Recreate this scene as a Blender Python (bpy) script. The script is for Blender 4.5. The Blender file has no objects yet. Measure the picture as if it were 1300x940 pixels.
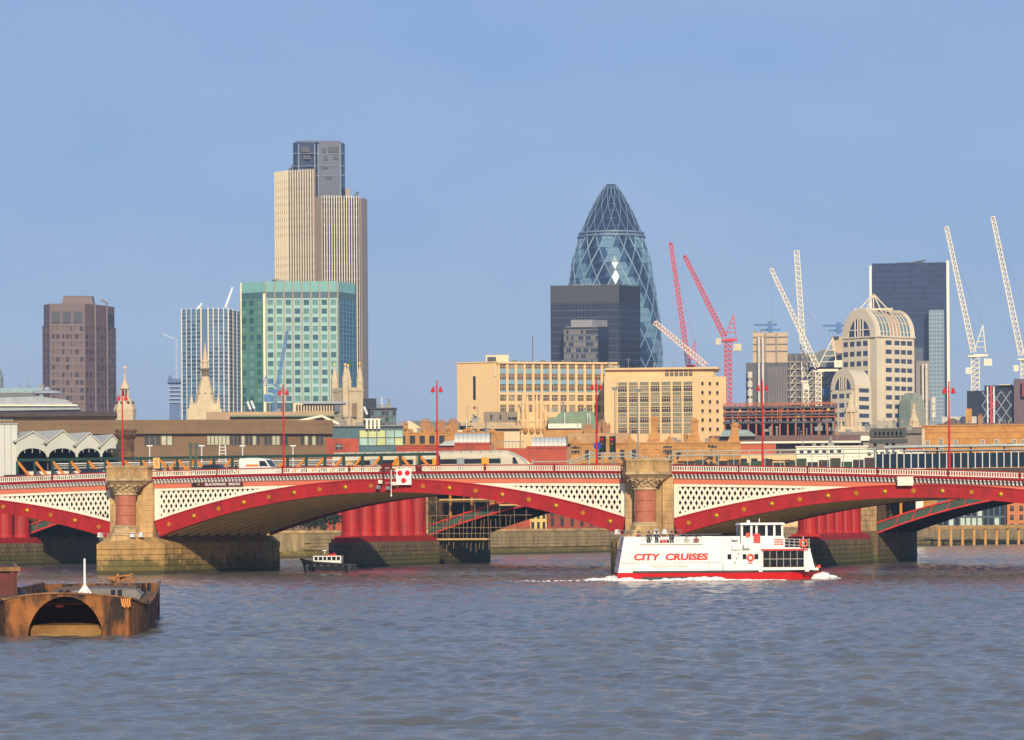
import bpy, math, random
import numpy as np
from mathutils import Vector, Matrix
random.seed(11)
rng = np.random.default_rng(5)
SC = bpy.context.scene
COL = SC.collection
R = math.radians
# ---------------------------------------------------------------- camera
F, CX, CY, ROLL, H = 4000.0, 650.0, 668.0, 0.0066, 5.3
cd = bpy.data.cameras.new('camera'); cam = bpy.data.objects.new('camera', cd); COL.objects.link(cam)
cd.sensor_width = 36; cd.lens = 36 * F / 1300; cd.shift_y = (CY - 470) / 1300; cd.clip_start = 1; cd.clip_end = 20000
cam.matrix_world = Matrix.Translation((0, 0, H)) @ Matrix.Rotation(R(90), 4, 'X') @ Matrix.Rotation(-ROLL, 4, 'Z')
SC.camera = cam
# ---------------------------------------------------------------- light
SUN_EL, SUN_AZ = 22.0, 6.0            # the sun stands behind the camera, low, a little to the right
wd = bpy.data.worlds.new('World'); SC.world = wd; wd.use_nodes = True
nt = wd.node_tree; bg = nt.nodes['Background']
sky = nt.nodes.new('ShaderNodeTexSky'); sky.sky_type = 'NISHITA'; sky.sun_disc = False
sky.sun_elevation = R(SUN_EL); sky.sun_rotation = R(180 - SUN_AZ)
sky.air_density = 1.0; sky.dust_density = 0.7; sky.ozone_density = 5.0; sky.altitude = 0
tint = nt.nodes.new('ShaderNodeMix'); tint.data_type = 'RGBA'; tint.blend_type = 'MULTIPLY'; tint.inputs[0].default_value = 1.0; tint.inputs[7].default_value = (1.12, 0.985, 1.05, 1)
nt.links.new(sky.outputs[0], tint.inputs[6]); 
# a thin even veil of high haze flattens the clear sky, with very faint soft cloud in it
veil = nt.nodes.new('ShaderNodeMix'); veil.data_type = 'RGBA'; veil.inputs[0].default_value = 0.62
tc = nt.nodes.new('ShaderNodeTexCoord'); vm_ = nt.nodes.new('ShaderNodeMapping'); vm_.inputs['Scale'].default_value = (1, 1, 2.6)
vn = nt.nodes.new('ShaderNodeTexNoise'); vn.inputs['Scale'].default_value = 9.0; vn.inputs['Detail'].default_value = 5; vn.inputs['Roughness'].default_value = 0.55
nt.links.new(tc.outputs['Generated'], vm_.inputs[0]); nt.links.new(vm_.outputs[0], vn.inputs['Vector'])
vr = nt.nodes.new('ShaderNodeValToRGB'); vr.color_ramp.elements[0].position = 0.3; vr.color_ramp.elements[1].position = 0.75
vr.color_ramp.elements[0].color = (2.3, 3.65, 6.3, 1); vr.color_ramp.elements[1].color = (3.5, 4.6, 6.8, 1)
nt.links.new(vn.outputs[0], vr.inputs[0]); nt.links.new(vr.outputs[0], veil.inputs[7])
nt.links.new(tint.outputs[2], veil.inputs[6]); nt.links.new(veil.outputs[2], bg.inputs[0]); bg.inputs[1].default_value = 0.105
sl = bpy.data.lights.new('sun', 'SUN'); sl.energy = 4.8; sl.angle = R(0.6); sl.color = (1.0, 0.86, 0.62)
so = bpy.data.objects.new('sun', sl); COL.objects.link(so)
sd = Vector((math.sin(R(SUN_AZ)) * math.cos(R(SUN_EL)), -math.cos(R(SUN_AZ)) * math.cos(R(SUN_EL)), math.sin(R(SUN_EL))))
so.rotation_euler = sd.to_track_quat('Z', 'Y').to_euler()
SC.view_settings.view_transform = 'Standard'; SC.view_settings.look = 'None'
SC.view_settings.exposure = 0.0; SC.view_settings.gamma = 1.0
SC.cycles.max_bounces = 6; SC.cycles.volume_bounces = 0
# ---------------------------------------------------------------- helpers
def srgb(r, g, b):
    f = lambda c: (c / 255 / 12.92) if c <= 10 else ((c / 255 + 0.055) / 1.055) ** 2.4
    return (f(r), f(g), f(b))
MATS = {}
def mat(name, col, rough=0.6, metal=0.0, var=0.18, scale=0.6, bump=0.0, stretch=1.0, spec=0.5, col2=None, mix=(0.45, 0.62), fine=0.0):
    """paint / stone / glass with noise variation in object space; col2 = second colour in patches"""
    m = bpy.data.materials.new(name); m.use_nodes = True; t = m.node_tree; p = t.nodes['Principled BSDF']
    p.inputs['Roughness'].default_value = rough; p.inputs['Metallic'].default_value = metal
    p.inputs['Specular IOR Level'].default_value = spec
    g = t.nodes.new('ShaderNodeNewGeometry'); mp = t.nodes.new('ShaderNodeMapping')
    mp.inputs['Scale'].default_value = (1, 1, 1 / stretch); t.links.new(g.outputs['Position'], mp.inputs[0])
    n = t.nodes.new('ShaderNodeTexNoise'); n.inputs['Scale'].default_value = scale; n.inputs['Detail'].default_value = 6
    n.inputs['Roughness'].default_value = 0.65
    t.links.new(mp.outputs[0], n.inputs['Vector'])
    rp = t.nodes.new('ShaderNodeValToRGB'); t.links.new(n.outputs[0], rp.inputs[0])
    a = tuple(c * (1 - var) for c in col) + (1,); b = tuple(min(1, c * (1 + var)) for c in col) + (1,)
    rp.color_ramp.elements[0].position = 0.3; rp.color_ramp.elements[1].position = 0.7
    rp.color_ramp.elements[0].color = a; rp.color_ramp.elements[1].color = b
    out = rp.outputs[0]
    if col2:
        n2 = t.nodes.new('ShaderNodeTexNoise'); n2.inputs['Scale'].default_value = scale * 0.7; n2.inputs['Detail'].default_value = 8
        n2.inputs['Roughness'].default_value = 0.7
        m2 = t.nodes.new('ShaderNodeMapping'); m2.inputs['Location'].default_value = (37, 11, 5); m2.inputs['Scale'].default_value = (1, 1, 1 / stretch)
        t.links.new(g.outputs['Position'], m2.inputs[0]); t.links.new(m2.outputs[0], n2.inputs['Vector'])
        r2 = t.nodes.new('ShaderNodeValToRGB'); r2.color_ramp.elements[0].position = mix[0]; r2.color_ramp.elements[1].position = mix[1]
        t.links.new(n2.outputs[0], r2.inputs[0])
        mx = t.nodes.new('ShaderNodeMix'); mx.data_type = 'RGBA'; t.links.new(r2.outputs[0], mx.inputs[0])
        t.links.new(out, mx.inputs[6]); mx.inputs[7].default_value = tuple(col2) + (1,); out = mx.outputs[2]
    t.links.new(out, p.inputs['Base Color'])
    if bump:
        bn = t.nodes.new('ShaderNodeBump'); bn.inputs['Strength'].default_value = bump; bn.inputs['Distance'].default_value = 0.1
        n3 = t.nodes.new('ShaderNodeTexNoise'); n3.inputs['Scale'].default_value = scale * 6; n3.inputs['Detail'].default_value = 5
        t.links.new(g.outputs['Position'], n3.inputs['Vector'])
        t.links.new(n3.outputs[0], bn.inputs['Height']); t.links.new(bn.outputs[0], p.inputs['Normal'])
    MATS[name] = m
    return m

class MB:
    """collects faces for one mesh"""
    def __init__(s): s.v = []; s.f = []; s.mi = []; s.cur = 0
    def add(s, vs, fs):
        k = len(s.v); s.v.extend([tuple(p) for p in vs])
        for f in fs: s.f.append(tuple(i + k for i in f)); s.mi.append(s.cur)
        return s
    def hexa(s, P):   # 8 points: bottom 0-3, top 4-7
        return s.add(P, [(3, 2, 1, 0), (4, 5, 6, 7), (0, 1, 5, 4), (1, 2, 6, 5), (2, 3, 7, 6), (3, 0, 4, 7)])
    def box(s, x0, x1, y0, y1, z0, z1):
        return s.hexa([(x0, y0, z0), (x1, y0, z0), (x1, y1, z0), (x0, y1, z0), (x0, y0, z1), (x1, y0, z1), (x1, y1, z1), (x0, y1, z1)])
    def obox(s, o, d, n, a0, a1, b0, b1, z0, z1):  # d along, n outward (plan vectors)
        q = lambda a, b, z: (o[0] + d[0] * a + n[0] * b, o[1] + d[1] * a + n[1] * b, z)
        return s.hexa([q(a0, b1, z0), q(a1, b1, z0), q(a1, b0, z0), q(a0, b0, z0), q(a0, b1, z1), q(a1, b1, z1), q(a1, b0, z1), q(a0, b0, z1)])
    def prism(s, poly, z0, z1, top=None):   # CCW plan polygon; top = other polygon for a taper
        n = len(poly); top = top or poly
        vs = [(x, y, z0) for x, y in poly] + [(x, y, z1) for x, y in top]
        fs = [tuple(range(n - 1, -1, -1)), tuple(range(n, 2 * n))] + [(i, (i + 1) % n, n + (i + 1) % n, n + i) for i in range(n)]
        return s.add(vs, fs)
    def slab(s, poly, fn, d0, d1):          # polygon (a,b) extruded from d0 to d1; fn(a,b,d)->xyz
        n = len(poly); vs = [fn(a, b, d0) for a, b in poly] + [fn(a, b, d1) for a, b in poly]
        fs = [tuple(range(n)), tuple(range(2 * n - 1, n - 1, -1))] + [(i, n + i, n + (i + 1) % n, (i + 1) % n) for i in range(n)]
        return s.add(vs, fs)
    def bar(s, p, q, w, h=None):
        h = h or w; p = Vector(p); q = Vector(q); d = (q - p)
        if d.length < 1e-6: return s
        d.normalize(); up = Vector((0, 0, 1)) if abs(d.z) < 0.95 else Vector((0, 1, 0))
        a = d.cross(up).normalized() * (w / 2); b = a.cross(d).normalized() * (h / 2)
        return s.hexa([p - a - b, p + a - b, q + a - b, q - a - b, p - a + b, p + a + b, q + a + b, q - a + b])
    def cyl(s, p, q, r0, r1=None, n=10):
        r1 = r0 if r1 is None else r1; p = Vector(p); q = Vector(q); d = (q - p).normalized()
        up = Vector((0, 0, 1)) if abs(d.z) < 0.95 else Vector((1, 0, 0))
        a = d.cross(up).normalized(); b = d.cross(a).normalized()
        vs = []
        for c, r in ((p, r0), (q, r1)):
            for i in range(n):
                t = 2 * math.pi * i / n; vs.append(c + a * (r * math.cos(t)) + b * (r * math.sin(t)))
        fs = [tuple(range(n)), tuple(range(2 * n - 1, n - 1, -1))] + [(i, n + i, n + (i + 1) % n, (i + 1) % n) for i in range(n)]
        return s.add(vs, fs)
    def lathe(s, prof, n=20, cx=0, cy=0, mod=None, ph=0.0):
        vs = []
        for k, (r, z) in enumerate(prof):
            for i in range(n):
                t = 2 * math.pi * i / n + ph; rr = max(r, 1e-4) * (mod(t, k) if mod else 1)
                vs.append((cx + rr * math.cos(t), cy + rr * math.sin(t), z))
        fs = []
        for k in range(len(prof) - 1):
            for i in range(n):
                j = (i + 1) % n; fs.append((k * n + i, k * n + j, (k + 1) * n + j, (k + 1) * n + i))
        fs.append(tuple(range(n - 1, -1, -1))); m = (len(prof) - 1) * n; fs.append(tuple(range(m, m + n)))
        return s.add(vs, fs)
    def ball(s, c, r, n=10, m=6, sc=(1, 1, 1)):
        prof = [(math.sin(math.pi * k / m), -math.cos(math.pi * k / m)) for k in range(m + 1)]
        b = MB(); b.lathe(prof, n)
        return s.add([(c[0] + x * r * sc[0], c[1] + y * r * sc[1], c[2] + z * r * sc[2]) for x, y, z in b.v], b.f)
    def mesh(s, name, mats, smooth=False):
        me = bpy.data.meshes.new(name); me.from_pydata(s.v, [], s.f); me.update()
        if not isinstance(mats, (list, tuple)): mats = [mats]
        for m in mats: me.materials.append(m)
        if len(mats) > 1: me.polygons.foreach_set('material_index', s.mi)
        if smooth: me.polygons.foreach_set('use_smooth', [True] * len(me.polygons))
        return me

def link(name, me, parent=None, loc=None, rot=None, sc=None):
    o = bpy.data.objects.new(name, me); COL.objects.link(o)
    if parent: o.parent = parent
    if loc is not None: o.location = loc
    if rot is not None: o.rotation_euler = rot
    if sc is not None: o.scale = sc
    return o
def part(name, mb, m, parent, stuff=False, smooth=False, label=None):
    o = link(name, mb.mesh(name, m, smooth), parent)
    if stuff: o['kind'] = 'stuff'
    if label: o['label'] = label
    return o
def tag(o, label, cat, group=None):
    o['label'] = label; o['category'] = cat
    if group: o['group'] = group
    return o
def thing(name, label, cat, loc=(0, 0, 0), rz=0.0, group=None):
    o = bpy.data.objects.new(name, None); COL.objects.link(o); o.empty_display_size = 0.5
    o.location = loc; o.rotation_euler = (0, 0, rz)
    return tag(o, label, cat, group)
def kids(o): return [c for c in KID.get(o.name, [])]
def dup(root, loc, rz, label, group=None):
    r = root.copy(); COL.objects.link(r); r.location = loc; r.rotation_euler = (0, 0, rz); r['label'] = label
    if group: r['group'] = group
    for ch in list(root.children):
        c = ch.copy(); COL.objects.link(c); c.parent = r
        for g in list(ch.children):
            d = g.copy(); COL.objects.link(d); d.parent = c
    return r
def text_mesh(s, m, size, extrude=0.02, offset=0.0, shear=0.0):
    cu = bpy.data.curves.new('lettering', 'FONT'); cu.body = s; cu.size = size; cu.extrude = extrude; cu.offset = offset; cu.shear = shear
    cu.align_x = 'LEFT'; cu.resolution_u = 3
    ob = bpy.data.objects.new('lettering', cu); COL.objects.link(ob)
    dg = bpy.context.evaluated_depsgraph_get(); me = bpy.data.meshes.new_from_object(ob.evaluated_get(dg))
    bpy.data.objects.remove(ob); me.materials.clear(); me.materials.append(m)
    xs = [v.co.x for v in me.vertices]; ys = [v.co.y for v in me.vertices]
    return me, min(xs), max(xs), min(ys), max(ys)
def put_text(parent, s, m, x0, x1, y, z0, z1, extrude=0.02, offset=0.0, shear=0.0, name='lettering'):
    """text standing in the local xz-plane facing -y, fitted to x0..x1, z0..z1"""
    me, a, b, c, d = text_mesh(s, m, 1.0, extrude, offset, shear)
    sx = (x1 - x0) / (b - a); sz = (z1 - z0) / (d - c)
    me.transform(Matrix(((sx, 0, 0, x0 - a * sx), (0, 0, -1, y), (0, sz, 0, z0 - c * sz), (0, 0, 0, 1))))
    return link(name, me, parent)

G = 4.0                                    # street level of the far bank above the water
class Site:
    """a place on the far bank seen at column px, at distance Y; turns picture measures into metres"""
    def __init__(s, name, label, cat, px, Y, ref=560, group=None, base=G, rz=None):
        if rz is None: rz = -math.atan((px - CX) / F)          # fronts turned square to the river view
        s.px = px; s.Y = Y; s.s = Y / F; s.base = base
        s.o = thing(name, label, cat, ((px - CX - ROLL * (ref - CY)) * s.s, Y, base), rz, group)
    def x(s, px): return (px - s.px) * s.s
    def z(s, py): return H - ((py - CY) + ROLL * (s.px - CX)) * s.s - s.base
    def plan(s, pts): return [(s.x(p), d) for p, d in pts]

def facade(T, p0, p1, z0, z1, cols, rows, wallm, glassm, fx=0.6, fz=0.55, d=0.35, single=True, name='window', grid='wall_grid', mull=0, framem=None, lift=0.5, glass2=None, seedv=1, skip=None):
    """piers and spandrels standing proud of the core wall, with a pane set back in every opening"""
    par = T.o if hasattr(T, 'o') else T
    p0 = Vector(p0); p1 = Vector(p1); L = (p1 - p0).length; dv = (p1 - p0) / L; n = Vector((dv.y, -dv.x))
    cw = L / cols; rh = (z1 - z0) / rows; ww = cw * fx; wh = rh * fz
    g = MB()
    e = (cw - ww) / 2
    for c in range(cols + 1):
        a0 = max(0, c * cw - e); a1 = min(L, c * cw + e)
        g.obox(p0, dv, n, a0, a1, 0.0, d, z0, z1)
    ev = (rh - wh)
    for r in range(rows + 1):
        b0 = max(z0, z0 + r * rh - ev * (1 - lift)); b1 = min(z1, z0 + r * rh + ev * lift)
        if b1 - b0 < 0.01: continue
        for c in range(cols):
            g.obox(p0, dv, n, c * cw + e, (c + 1) * cw - e, 0.0, d - 0.05, b0, b1)
    part(grid, g, wallm, par)
    rz = math.atan2(dv.y, dv.x)
    def pane_mesh(gm):
        w = MB(); w.cur = 0; w.box(-ww / 2, ww / 2, -0.06, 0.0, 0, wh)
        if mull:
            w.cur = 1
            for k in range(mull):
                xx = -ww / 2 + ww * (k + 1) / (mull + 1); w.box(xx - ww * 0.016, xx + ww * 0.016, -0.12, -0.06, 0, wh)
            w.box(-ww / 2, ww / 2, -0.12, -0.06, wh * 0.62, wh * 0.62 + wh * 0.07)
        return w
    ms = [m for m in (glassm, glass2) if m]
    fm = framem or wallm
    rr = random.Random(seedv)
    if single:
        mes = [pane_mesh(m).mesh(name, [m, fm] if mull else m) for m in ms]
        for r in range(rows):
            for c in range(cols):
                if skip and skip(c, r): continue
                q = p0 + dv * (c + 0.5) * cw + n * (d * 0.25)
                link(name, rr.choice(mes), par, (q.x, q.y, z0 + r * rh + ev * lift), (0, 0, rz))
    else:
        w = MB()
        for r in range(rows):
            for c in range(cols):
                w.cur = rr.randrange(len(ms)); b = z0 + r * rh + ev * lift
                w.obox(p0, dv, n, c * cw + e, (c + 1) * cw - e, 0.02, d * 0.4, b, b + wh)
        part(name + '_panes', w, ms, par, stuff=True)
# ---------------------------------------------------------------- materials
red = mat('red_paint', srgb(164, 27, 27), 0.6, spec=0.3, var=0.16, scale=0.9, stretch=2.5, col2=srgb(118, 26, 26), mix=(0.5, 0.75))
dred = mat('dark_red_paint', srgb(104, 14, 18), 0.5, var=0.15)
salmon = mat('salmon_paint', srgb(208, 112, 80), 0.5, var=0.08, scale=0.7)
white = mat('cream_paint', srgb(234, 224, 204), 0.5, var=0.06, scale=1.5, stretch=3, col2=srgb(196, 160, 118), mix=(0.56, 0.76))
gold = mat('gold_leaf', srgb(225, 165, 40), 0.35, metal=0.6, var=0.1)
iron = mat('tan_ironwork', srgb(244, 202, 122), 0.55, var=0.12, scale=0.8, col2=srgb(180, 142, 88), mix=(0.55, 0.85))
irond = mat('shade_dark_ironwork', srgb(46, 36, 26), 0.85, var=0.2)  # near-black colour stands in for shade in the gaps between the ribs
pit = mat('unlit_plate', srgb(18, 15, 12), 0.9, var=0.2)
stone = mat('pier_sandstone', srgb(196, 160, 108), 0.85, var=0.22, scale=0.7, bump=0.3, col2=srgb(128, 104, 74), mix=(0.45, 0.7), stretch=2.5)
capst = mat('carved_limestone', srgb(190, 164, 122), 0.85, var=0.25, scale=1.6, bump=0.3, col2=srgb(110, 92, 66), mix=(0.5, 0.72))
granite = mat('polished_granite', srgb(176, 104, 76), 0.18, var=0.2, scale=2.5)
asphalt = mat('asphalt', (0.05, 0.05, 0.052), 0.9, var=0.2)
paving = mat('paving', (0.22, 0.21, 0.19), 0.85)
black = mat('black_paint', (0.012, 0.012, 0.014), 0.4, var=0.2)
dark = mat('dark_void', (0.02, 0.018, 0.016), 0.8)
grey = mat('grey_metal', (0.22, 0.23, 0.24), 0.45)
steelw = mat('white_metal', (0.72, 0.72, 0.70), 0.45, var=0.07)
signw = mat('sign_white', (0.8, 0.8, 0.78), 0.5, var=0.03)
signr = mat('sign_red', srgb(235, 20, 22), 0.45, var=0.04)
brightred = mat('bright_red', srgb(190, 18, 22), 0.4, var=0.08)
green = mat('dark_green_paint', srgb(32, 62, 48), 0.5)
orange = mat('orange_paint', srgb(214, 130, 22), 0.5, var=0.15)
glassd = mat('dark_glass', (0.018, 0.022, 0.028), 0.08, var=0.4, scale=0.6, spec=0.8)
def tide_stone(name, col, moss_top, dk=0.5):
    m = mat(name, col, 0.88, var=0.25, scale=0.8, bump=0.35, col2=tuple(c * dk for c in col), mix=(0.42, 0.68), stretch=5)
    t = m.node_tree; p = t.nodes['Principled BSDF']; src = p.inputs['Base Color'].links[0].from_socket
    g = t.nodes.new('ShaderNodeNewGeometry'); sx = t.nodes.new('ShaderNodeSeparateXYZ'); t.links.new(g.outputs['Position'], sx.inputs[0])
    n = t.nodes.new('ShaderNodeTexNoise'); n.inputs['Scale'].default_value = 0.55; n.inputs['Detail'].default_value = 7; n.inputs['Roughness'].default_value = 0.7
    t.links.new(g.outputs['Position'], n.inputs['Vector'])
    ad = t.nodes.new('ShaderNodeMath'); ad.operation = 'MULTIPLY_ADD'; t.links.new(n.outputs[0], ad.inputs[0]); ad.inputs[1].default_value = -7.5
    t.links.new(sx.outputs[2], ad.inputs[2])
    rp = t.nodes.new('ShaderNodeMapRange'); t.links.new(ad.outputs[0], rp.inputs[0])
    rp.inputs[1].default_value = moss_top - 5.2; rp.inputs[2].default_value = moss_top - 4.2; rp.inputs[3].default_value = 0.8; rp.inputs[4].default_value = 0.0
    mx = t.nodes.new('ShaderNodeMix'); mx.data_type = 'RGBA'; t.links.new(rp.outputs[0], mx.inputs[0]); t.links.new(src, mx.inputs[6])
    mx.inputs[7].default_value = srgb(78, 80, 30) + (1,)
    rp2 = t.nodes.new('ShaderNodeMapRange'); t.links.new(sx.outputs[2], rp2.inputs[0]); rp2.inputs[1].default_value = 0.15; rp2.inputs[2].default_value = 0.55
    rp2.inputs[3].default_value = 0.8; rp2.inputs[4].default_value = 0.0
    m2 = t.nodes.new('ShaderNodeMix'); m2.data_type = 'RGBA'; t.links.new(rp2.outputs[0], m2.inputs[0]); t.links.new(mx.outputs[2], m2.inputs[6]); m2.inputs[7].default_value = srgb(52, 46, 28) + (1,)
    t.links.new(m2.outputs[2], p.inputs['Base Color'])
    return m
tide = tide_stone('tidal_stone', srgb(190, 150, 90), 2.6)
tide2 = tide_stone('dark_tidal_stone', srgb(120, 100, 70), 2.7)
tide3 = tide_stone('river_wall_stone', srgb(160, 138, 98), 1.9)
# ================================================================ the setting: river, far ground
def make_water():
    ys = [20.0]
    while ys[-1] < 900: ys.append(ys[-1] + 0.22 + max(0, ys[-1] - 60) * 0.0022)
    ys = np.array(ys); nx = 840; hw = 0.30
    xs = np.linspace(-1, 1, nx)
    Y, U = np.meshgrid(ys, xs, indexing='ij'); X = U * (14 + Y * hw)
    Z = np.zeros_like(X)
    r = np.random.default_rng(3)
    for k in range(46):
        lam = 0.9 * (1.085 ** k); a = 0.0105 * lam ** 0.6 if lam < 3 else 0.0105 * 3 ** 0.6 * (3 / lam) ** 1.15
        th = r.normal(0.15, 0.75 if lam > 4 else 1.2); ph = r.uniform(0, 6.28)
        kk = 2 * math.pi / lam
        fz = kk * (X * math.sin(th) + Y * math.cos(th)) + ph + 0.8 * np.sin(X * 0.11 + k) + 0.6 * np.sin(Y * 0.07 + 2 * k)
        wv = np.sin(fz)
        if 1.6 < lam < 7: wv = wv + 0.5 * np.sin(2 * fz) + 0.3 * np.sin(3 * fz) * (lam > 2.5)
        fade = np.clip((lam * 1.4 - (0.22 + np.maximum(0, Y - 60) * 0.0022)) / lam, 0, 1)
        Z += 0.85 * a * wv * fade * (0.25 + 0.75 * (0.5 + 0.5 * np.sin(X * (0.05 + 0.011 * (k % 7)) + Y * (0.013 + 0.009 * (k % 5)) + k)) ** 1.6) * 1.5
    Z *= np.clip((880 - Y) / 60, 0, 1)
    V = np.stack([X, Y, Z], -1).reshape(-1, 3); ny = len(ys)
    i = (np.arange(ny - 1)[:, None] * nx + np.arange(nx - 1)[None, :]).reshape(-1)
    Fq = np.stack([i, i + 1, i + nx + 1, i + nx], -1)
    # the calm sheet that carries the river on, outside the waves
    ext = []; efs = []
    def q(pts):
        k = len(V) + len(ext); ext.extend(pts); efs.append([k, k + 1, k + 2, k + 3])
    w0 = 14 + 20 * hw; w1 = 14 + ys[-1] * hw; ye = float(ys[-1])
    q([(w0, 20, 0), (1500, 20, 0), (1500, ye, 0), (w1, ye, 0)]); q([(-1500, 20, 0), (-w0, 20, 0), (-w1, ye, 0), (-1500, ye, 0)])
    q([(-1500, -400, 0), (1500, -400, 0), (1500, 20, 0), (-1500, 20, 0)]); q([(-1500, ye, 0), (1500, ye, 0), (1500, 2600, 0), (-1500, 2600, 0)])
    V = np.concatenate([V, np.array(ext)]); Fq = np.concatenate([Fq, np.array(efs)])
    me = bpy.data.meshes.new('water'); me.vertices.add(len(V)); me.vertices.foreach_set('co', V.astype(np.float32).ravel())
    me.loops.add(Fq.size); me.loops.foreach_set('vertex_index', Fq.astype(np.int32).ravel())
    me.polygons.add(len(Fq)); me.polygons.foreach_set('loop_start', np.arange(0, Fq.size, 4, dtype=np.int32))
    me.polygons.foreach_set('use_smooth', np.ones(len(Fq), dtype=bool)); me.update(calc_edges=True)
    m = bpy.data.materials.new('river_water'); m.use_nodes = True; t = m.node_tree; p = t.nodes['Principled BSDF']
    p.inputs['Roughness'].default_value = 0.12; p.inputs['IOR'].default_value = 1.33
    g = t.nodes.new('ShaderNodeNewGeometry')
    nc = t.nodes.new('ShaderNodeTexNoise'); nc.inputs['Scale'].default_value = 0.05; nc.inputs['Detail'].default_value = 5
    t.links.new(g.outputs['Position'], nc.inputs['Vector'])
    rp = t.nodes.new('ShaderNodeValToRGB'); t.links.new(nc.outputs[0], rp.inputs[0])
    rp.color_ramp.elements[0].position = 0.35; rp.color_ramp.elements[0].color = (0.105, 0.10, 0.085, 1)
    rp.color_ramp.elements[1].position = 0.65; rp.color_ramp.elements[1].color = (0.155, 0.15, 0.135, 1)
    t.links.new(rp.outputs[0], p.inputs['Base Color'])
    prev = None
    for sc, st, ds in ((4.0, 0.8, 0.07), (1.4, 0.6, 0.12)):
        mp = t.nodes.new('ShaderNodeMapping'); mp.inputs['Scale'].default_value = (0.7, 1, 1); t.links.new(g.outputs['Position'], mp.inputs[0])
        n = t.nodes.new('ShaderNodeTexNoise'); n.inputs['Scale'].default_value = sc; n.inputs['Detail'].default_value = 4; n.inputs['Distortion'].default_value = 0.6
        t.links.new(mp.outputs[0], n.inputs['Vector'])
        b = t.nodes.new('ShaderNodeBump'); b.inputs['Strength'].default_value = st; b.inputs['Distance'].default_value = ds
        t.links.new(n.outputs[0], b.inputs['Height'])
        if prev: t.links.new(prev.outputs[0], b.inputs['Normal'])
        prev = b
    t.links.new(prev.outputs[0], p.inputs['Normal'])
    me.materials.append(m)
    o = link('water', me); o['kind'] = 'structure'
make_water()
# far bank line (the river bends away to the right)
BANK = [(-420, 300), (-180, 470), (-36, 545), (10, 608), (60, 690), (118, 775), (330, 1080), (700, 1500)]
def bank_y(x):
    for (x0, y0), (x1, y1) in zip(BANK, BANK[1:]):
        if x0 <= x <= x1: return y0 + (y1 - y0) * (x - x0) / (x1 - x0)
    return 1500
ground_m = mat('city_ground', (0.14, 0.13, 0.115), 0.9, scale=0.05)
gm = MB()
for (x0, y0), (x1, y1) in zip(BANK, BANK[1:]):
    gm.add([(x0, y0 + 0.6, G), (x1, y1 + 0.6, G), (x1, 9000, G), (x0, 9000, G)], [(0, 1, 2, 3)])
gm.add([(-6000, 300, G), (-420, 300, G), (-420, 9000, G), (-6000, 9000, G)], [(0, 1, 2, 3)])
gm.add([(700, 1500, G), (6000, 1500, G), (6000, 9000, G), (700, 9000, G)], [(0, 1, 2, 3)])
o = part('ground', gm, ground_m, None); o['kind'] = 'structure'
rb = MB(); rb.box(-6000, 6000, -600, 9000, -6.2, -6.0); o = part('river_bed', rb, mat('river_bed', (0.06, 0.05, 0.04), 0.9), None); o['kind'] = 'structure'
# embankment wall: stone courses with a projecting lower step
T = thing('river_wall', 'long stone embankment wall with a weed-darkened lower step along the far bank', 'wall')
wl = MB(); st = MB(); cp = MB()
for (x0, y0), (x1, y1) in zip(BANK, BANK[1:]):
    p = Vector((x0, y0)); q = Vector((x1, y1)); L = (q - p).length; d = (q - p) / L; n = Vector((d.y, -d.x))
    wl.obox(p, d, n, 0, L, -0.8, 0.0, -6, 4.3); st.obox(p, d, n, 0, L, 0.0, 1.6, -6, 1.15); cp.obox(p, d, n, 0, L, -0.9, 0.15, 4.3, 4.75)
part('wall_face', wl, tide3, T); part('lower_step', st, tide, T); part('coping', cp, stone, T)
bm_ = MB(); bm_.box(-0.62, 0.62, -0.22, 0.0, -0.27, 0.27); blk = bm_.mesh('stone_block', tide3)
cnt = 0
for (x0, y0), (x1, y1) in zip(BANK[2:6], BANK[3:6]):
    p = Vector((x0, y0)); q = Vector((x1, y1)); L = (q - p).length; d = (q - p) / L; n = Vector((d.y, -d.x))
    for r in range(4):
        for c in range(int(L / 3.0)):
            if cnt >= 290: break
            a = (c + 0.5 + 0.5 * (r % 2)) * 3.0; z = 1.6 + 0.62 * r
            b = p + d * a + n * 0.06; cnt += 1
            link('stone_block', blk, T, (b.x, b.y, z), (0, 0, math.atan2(d.y, d.x)), (2.3, 1, 1 + 0.05 * random.random()))
# ================================================================ the road bridge (local x along it, y across, z up)
TH = R(18.9); AX, AY = -36.3, 363.0
cT, sT = math.cos(TH), math.sin(TH)
def upx(px, v, dz=0):
    """place along the bridge line seen at column px, v metres behind the near face"""
    k = (px - CX - ROLL * dz) / F
    return (k * (AY + v * cT) - AX - v * sT) / (cT + k * sT)
def bw(u, v, z): return (AX + u * cT + v * sT, AY - u * sT + v * cT, z)
B = thing('arch_bridge', 'red and cream iron arch bridge on stone piers crossing the whole river', 'bridge', (AX, AY, 0), -TH)
ZP = lambda u: 12.2 - 0.0003 * (u - 23.25) ** 2
def arcf(c, half, z0, z1):
    rise = z1 - z0; rr = (half * half + rise * rise) / (2 * rise)
    return lambda u: z1 - rr + math.sqrt(max(0, rr * rr - (u - c) ** 2))
ARCH = [(-37.2, 26.7, 5.96, 9.42, 4.22, 8.08), (23.25, 28.5, 6.1, 10.66, 4.33, 9.23), (83.7, 26.7, 5.96, 9.42, 4.22, 8.08)]
boss_me = MB(); boss_me.ball((0, -0.02, 0), 0.2, 12, 6, (1, 0.6, 1)); boss_me.cyl((0, 0.03, 0), (0, -0.06, 0), 0.27, n=14); boss_me = boss_me.mesh('boss', gold, True)
rs = MB(); rs.cyl((0, 0.03, 0), (0, -0.04, 0), 0.24, n=14)
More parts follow.
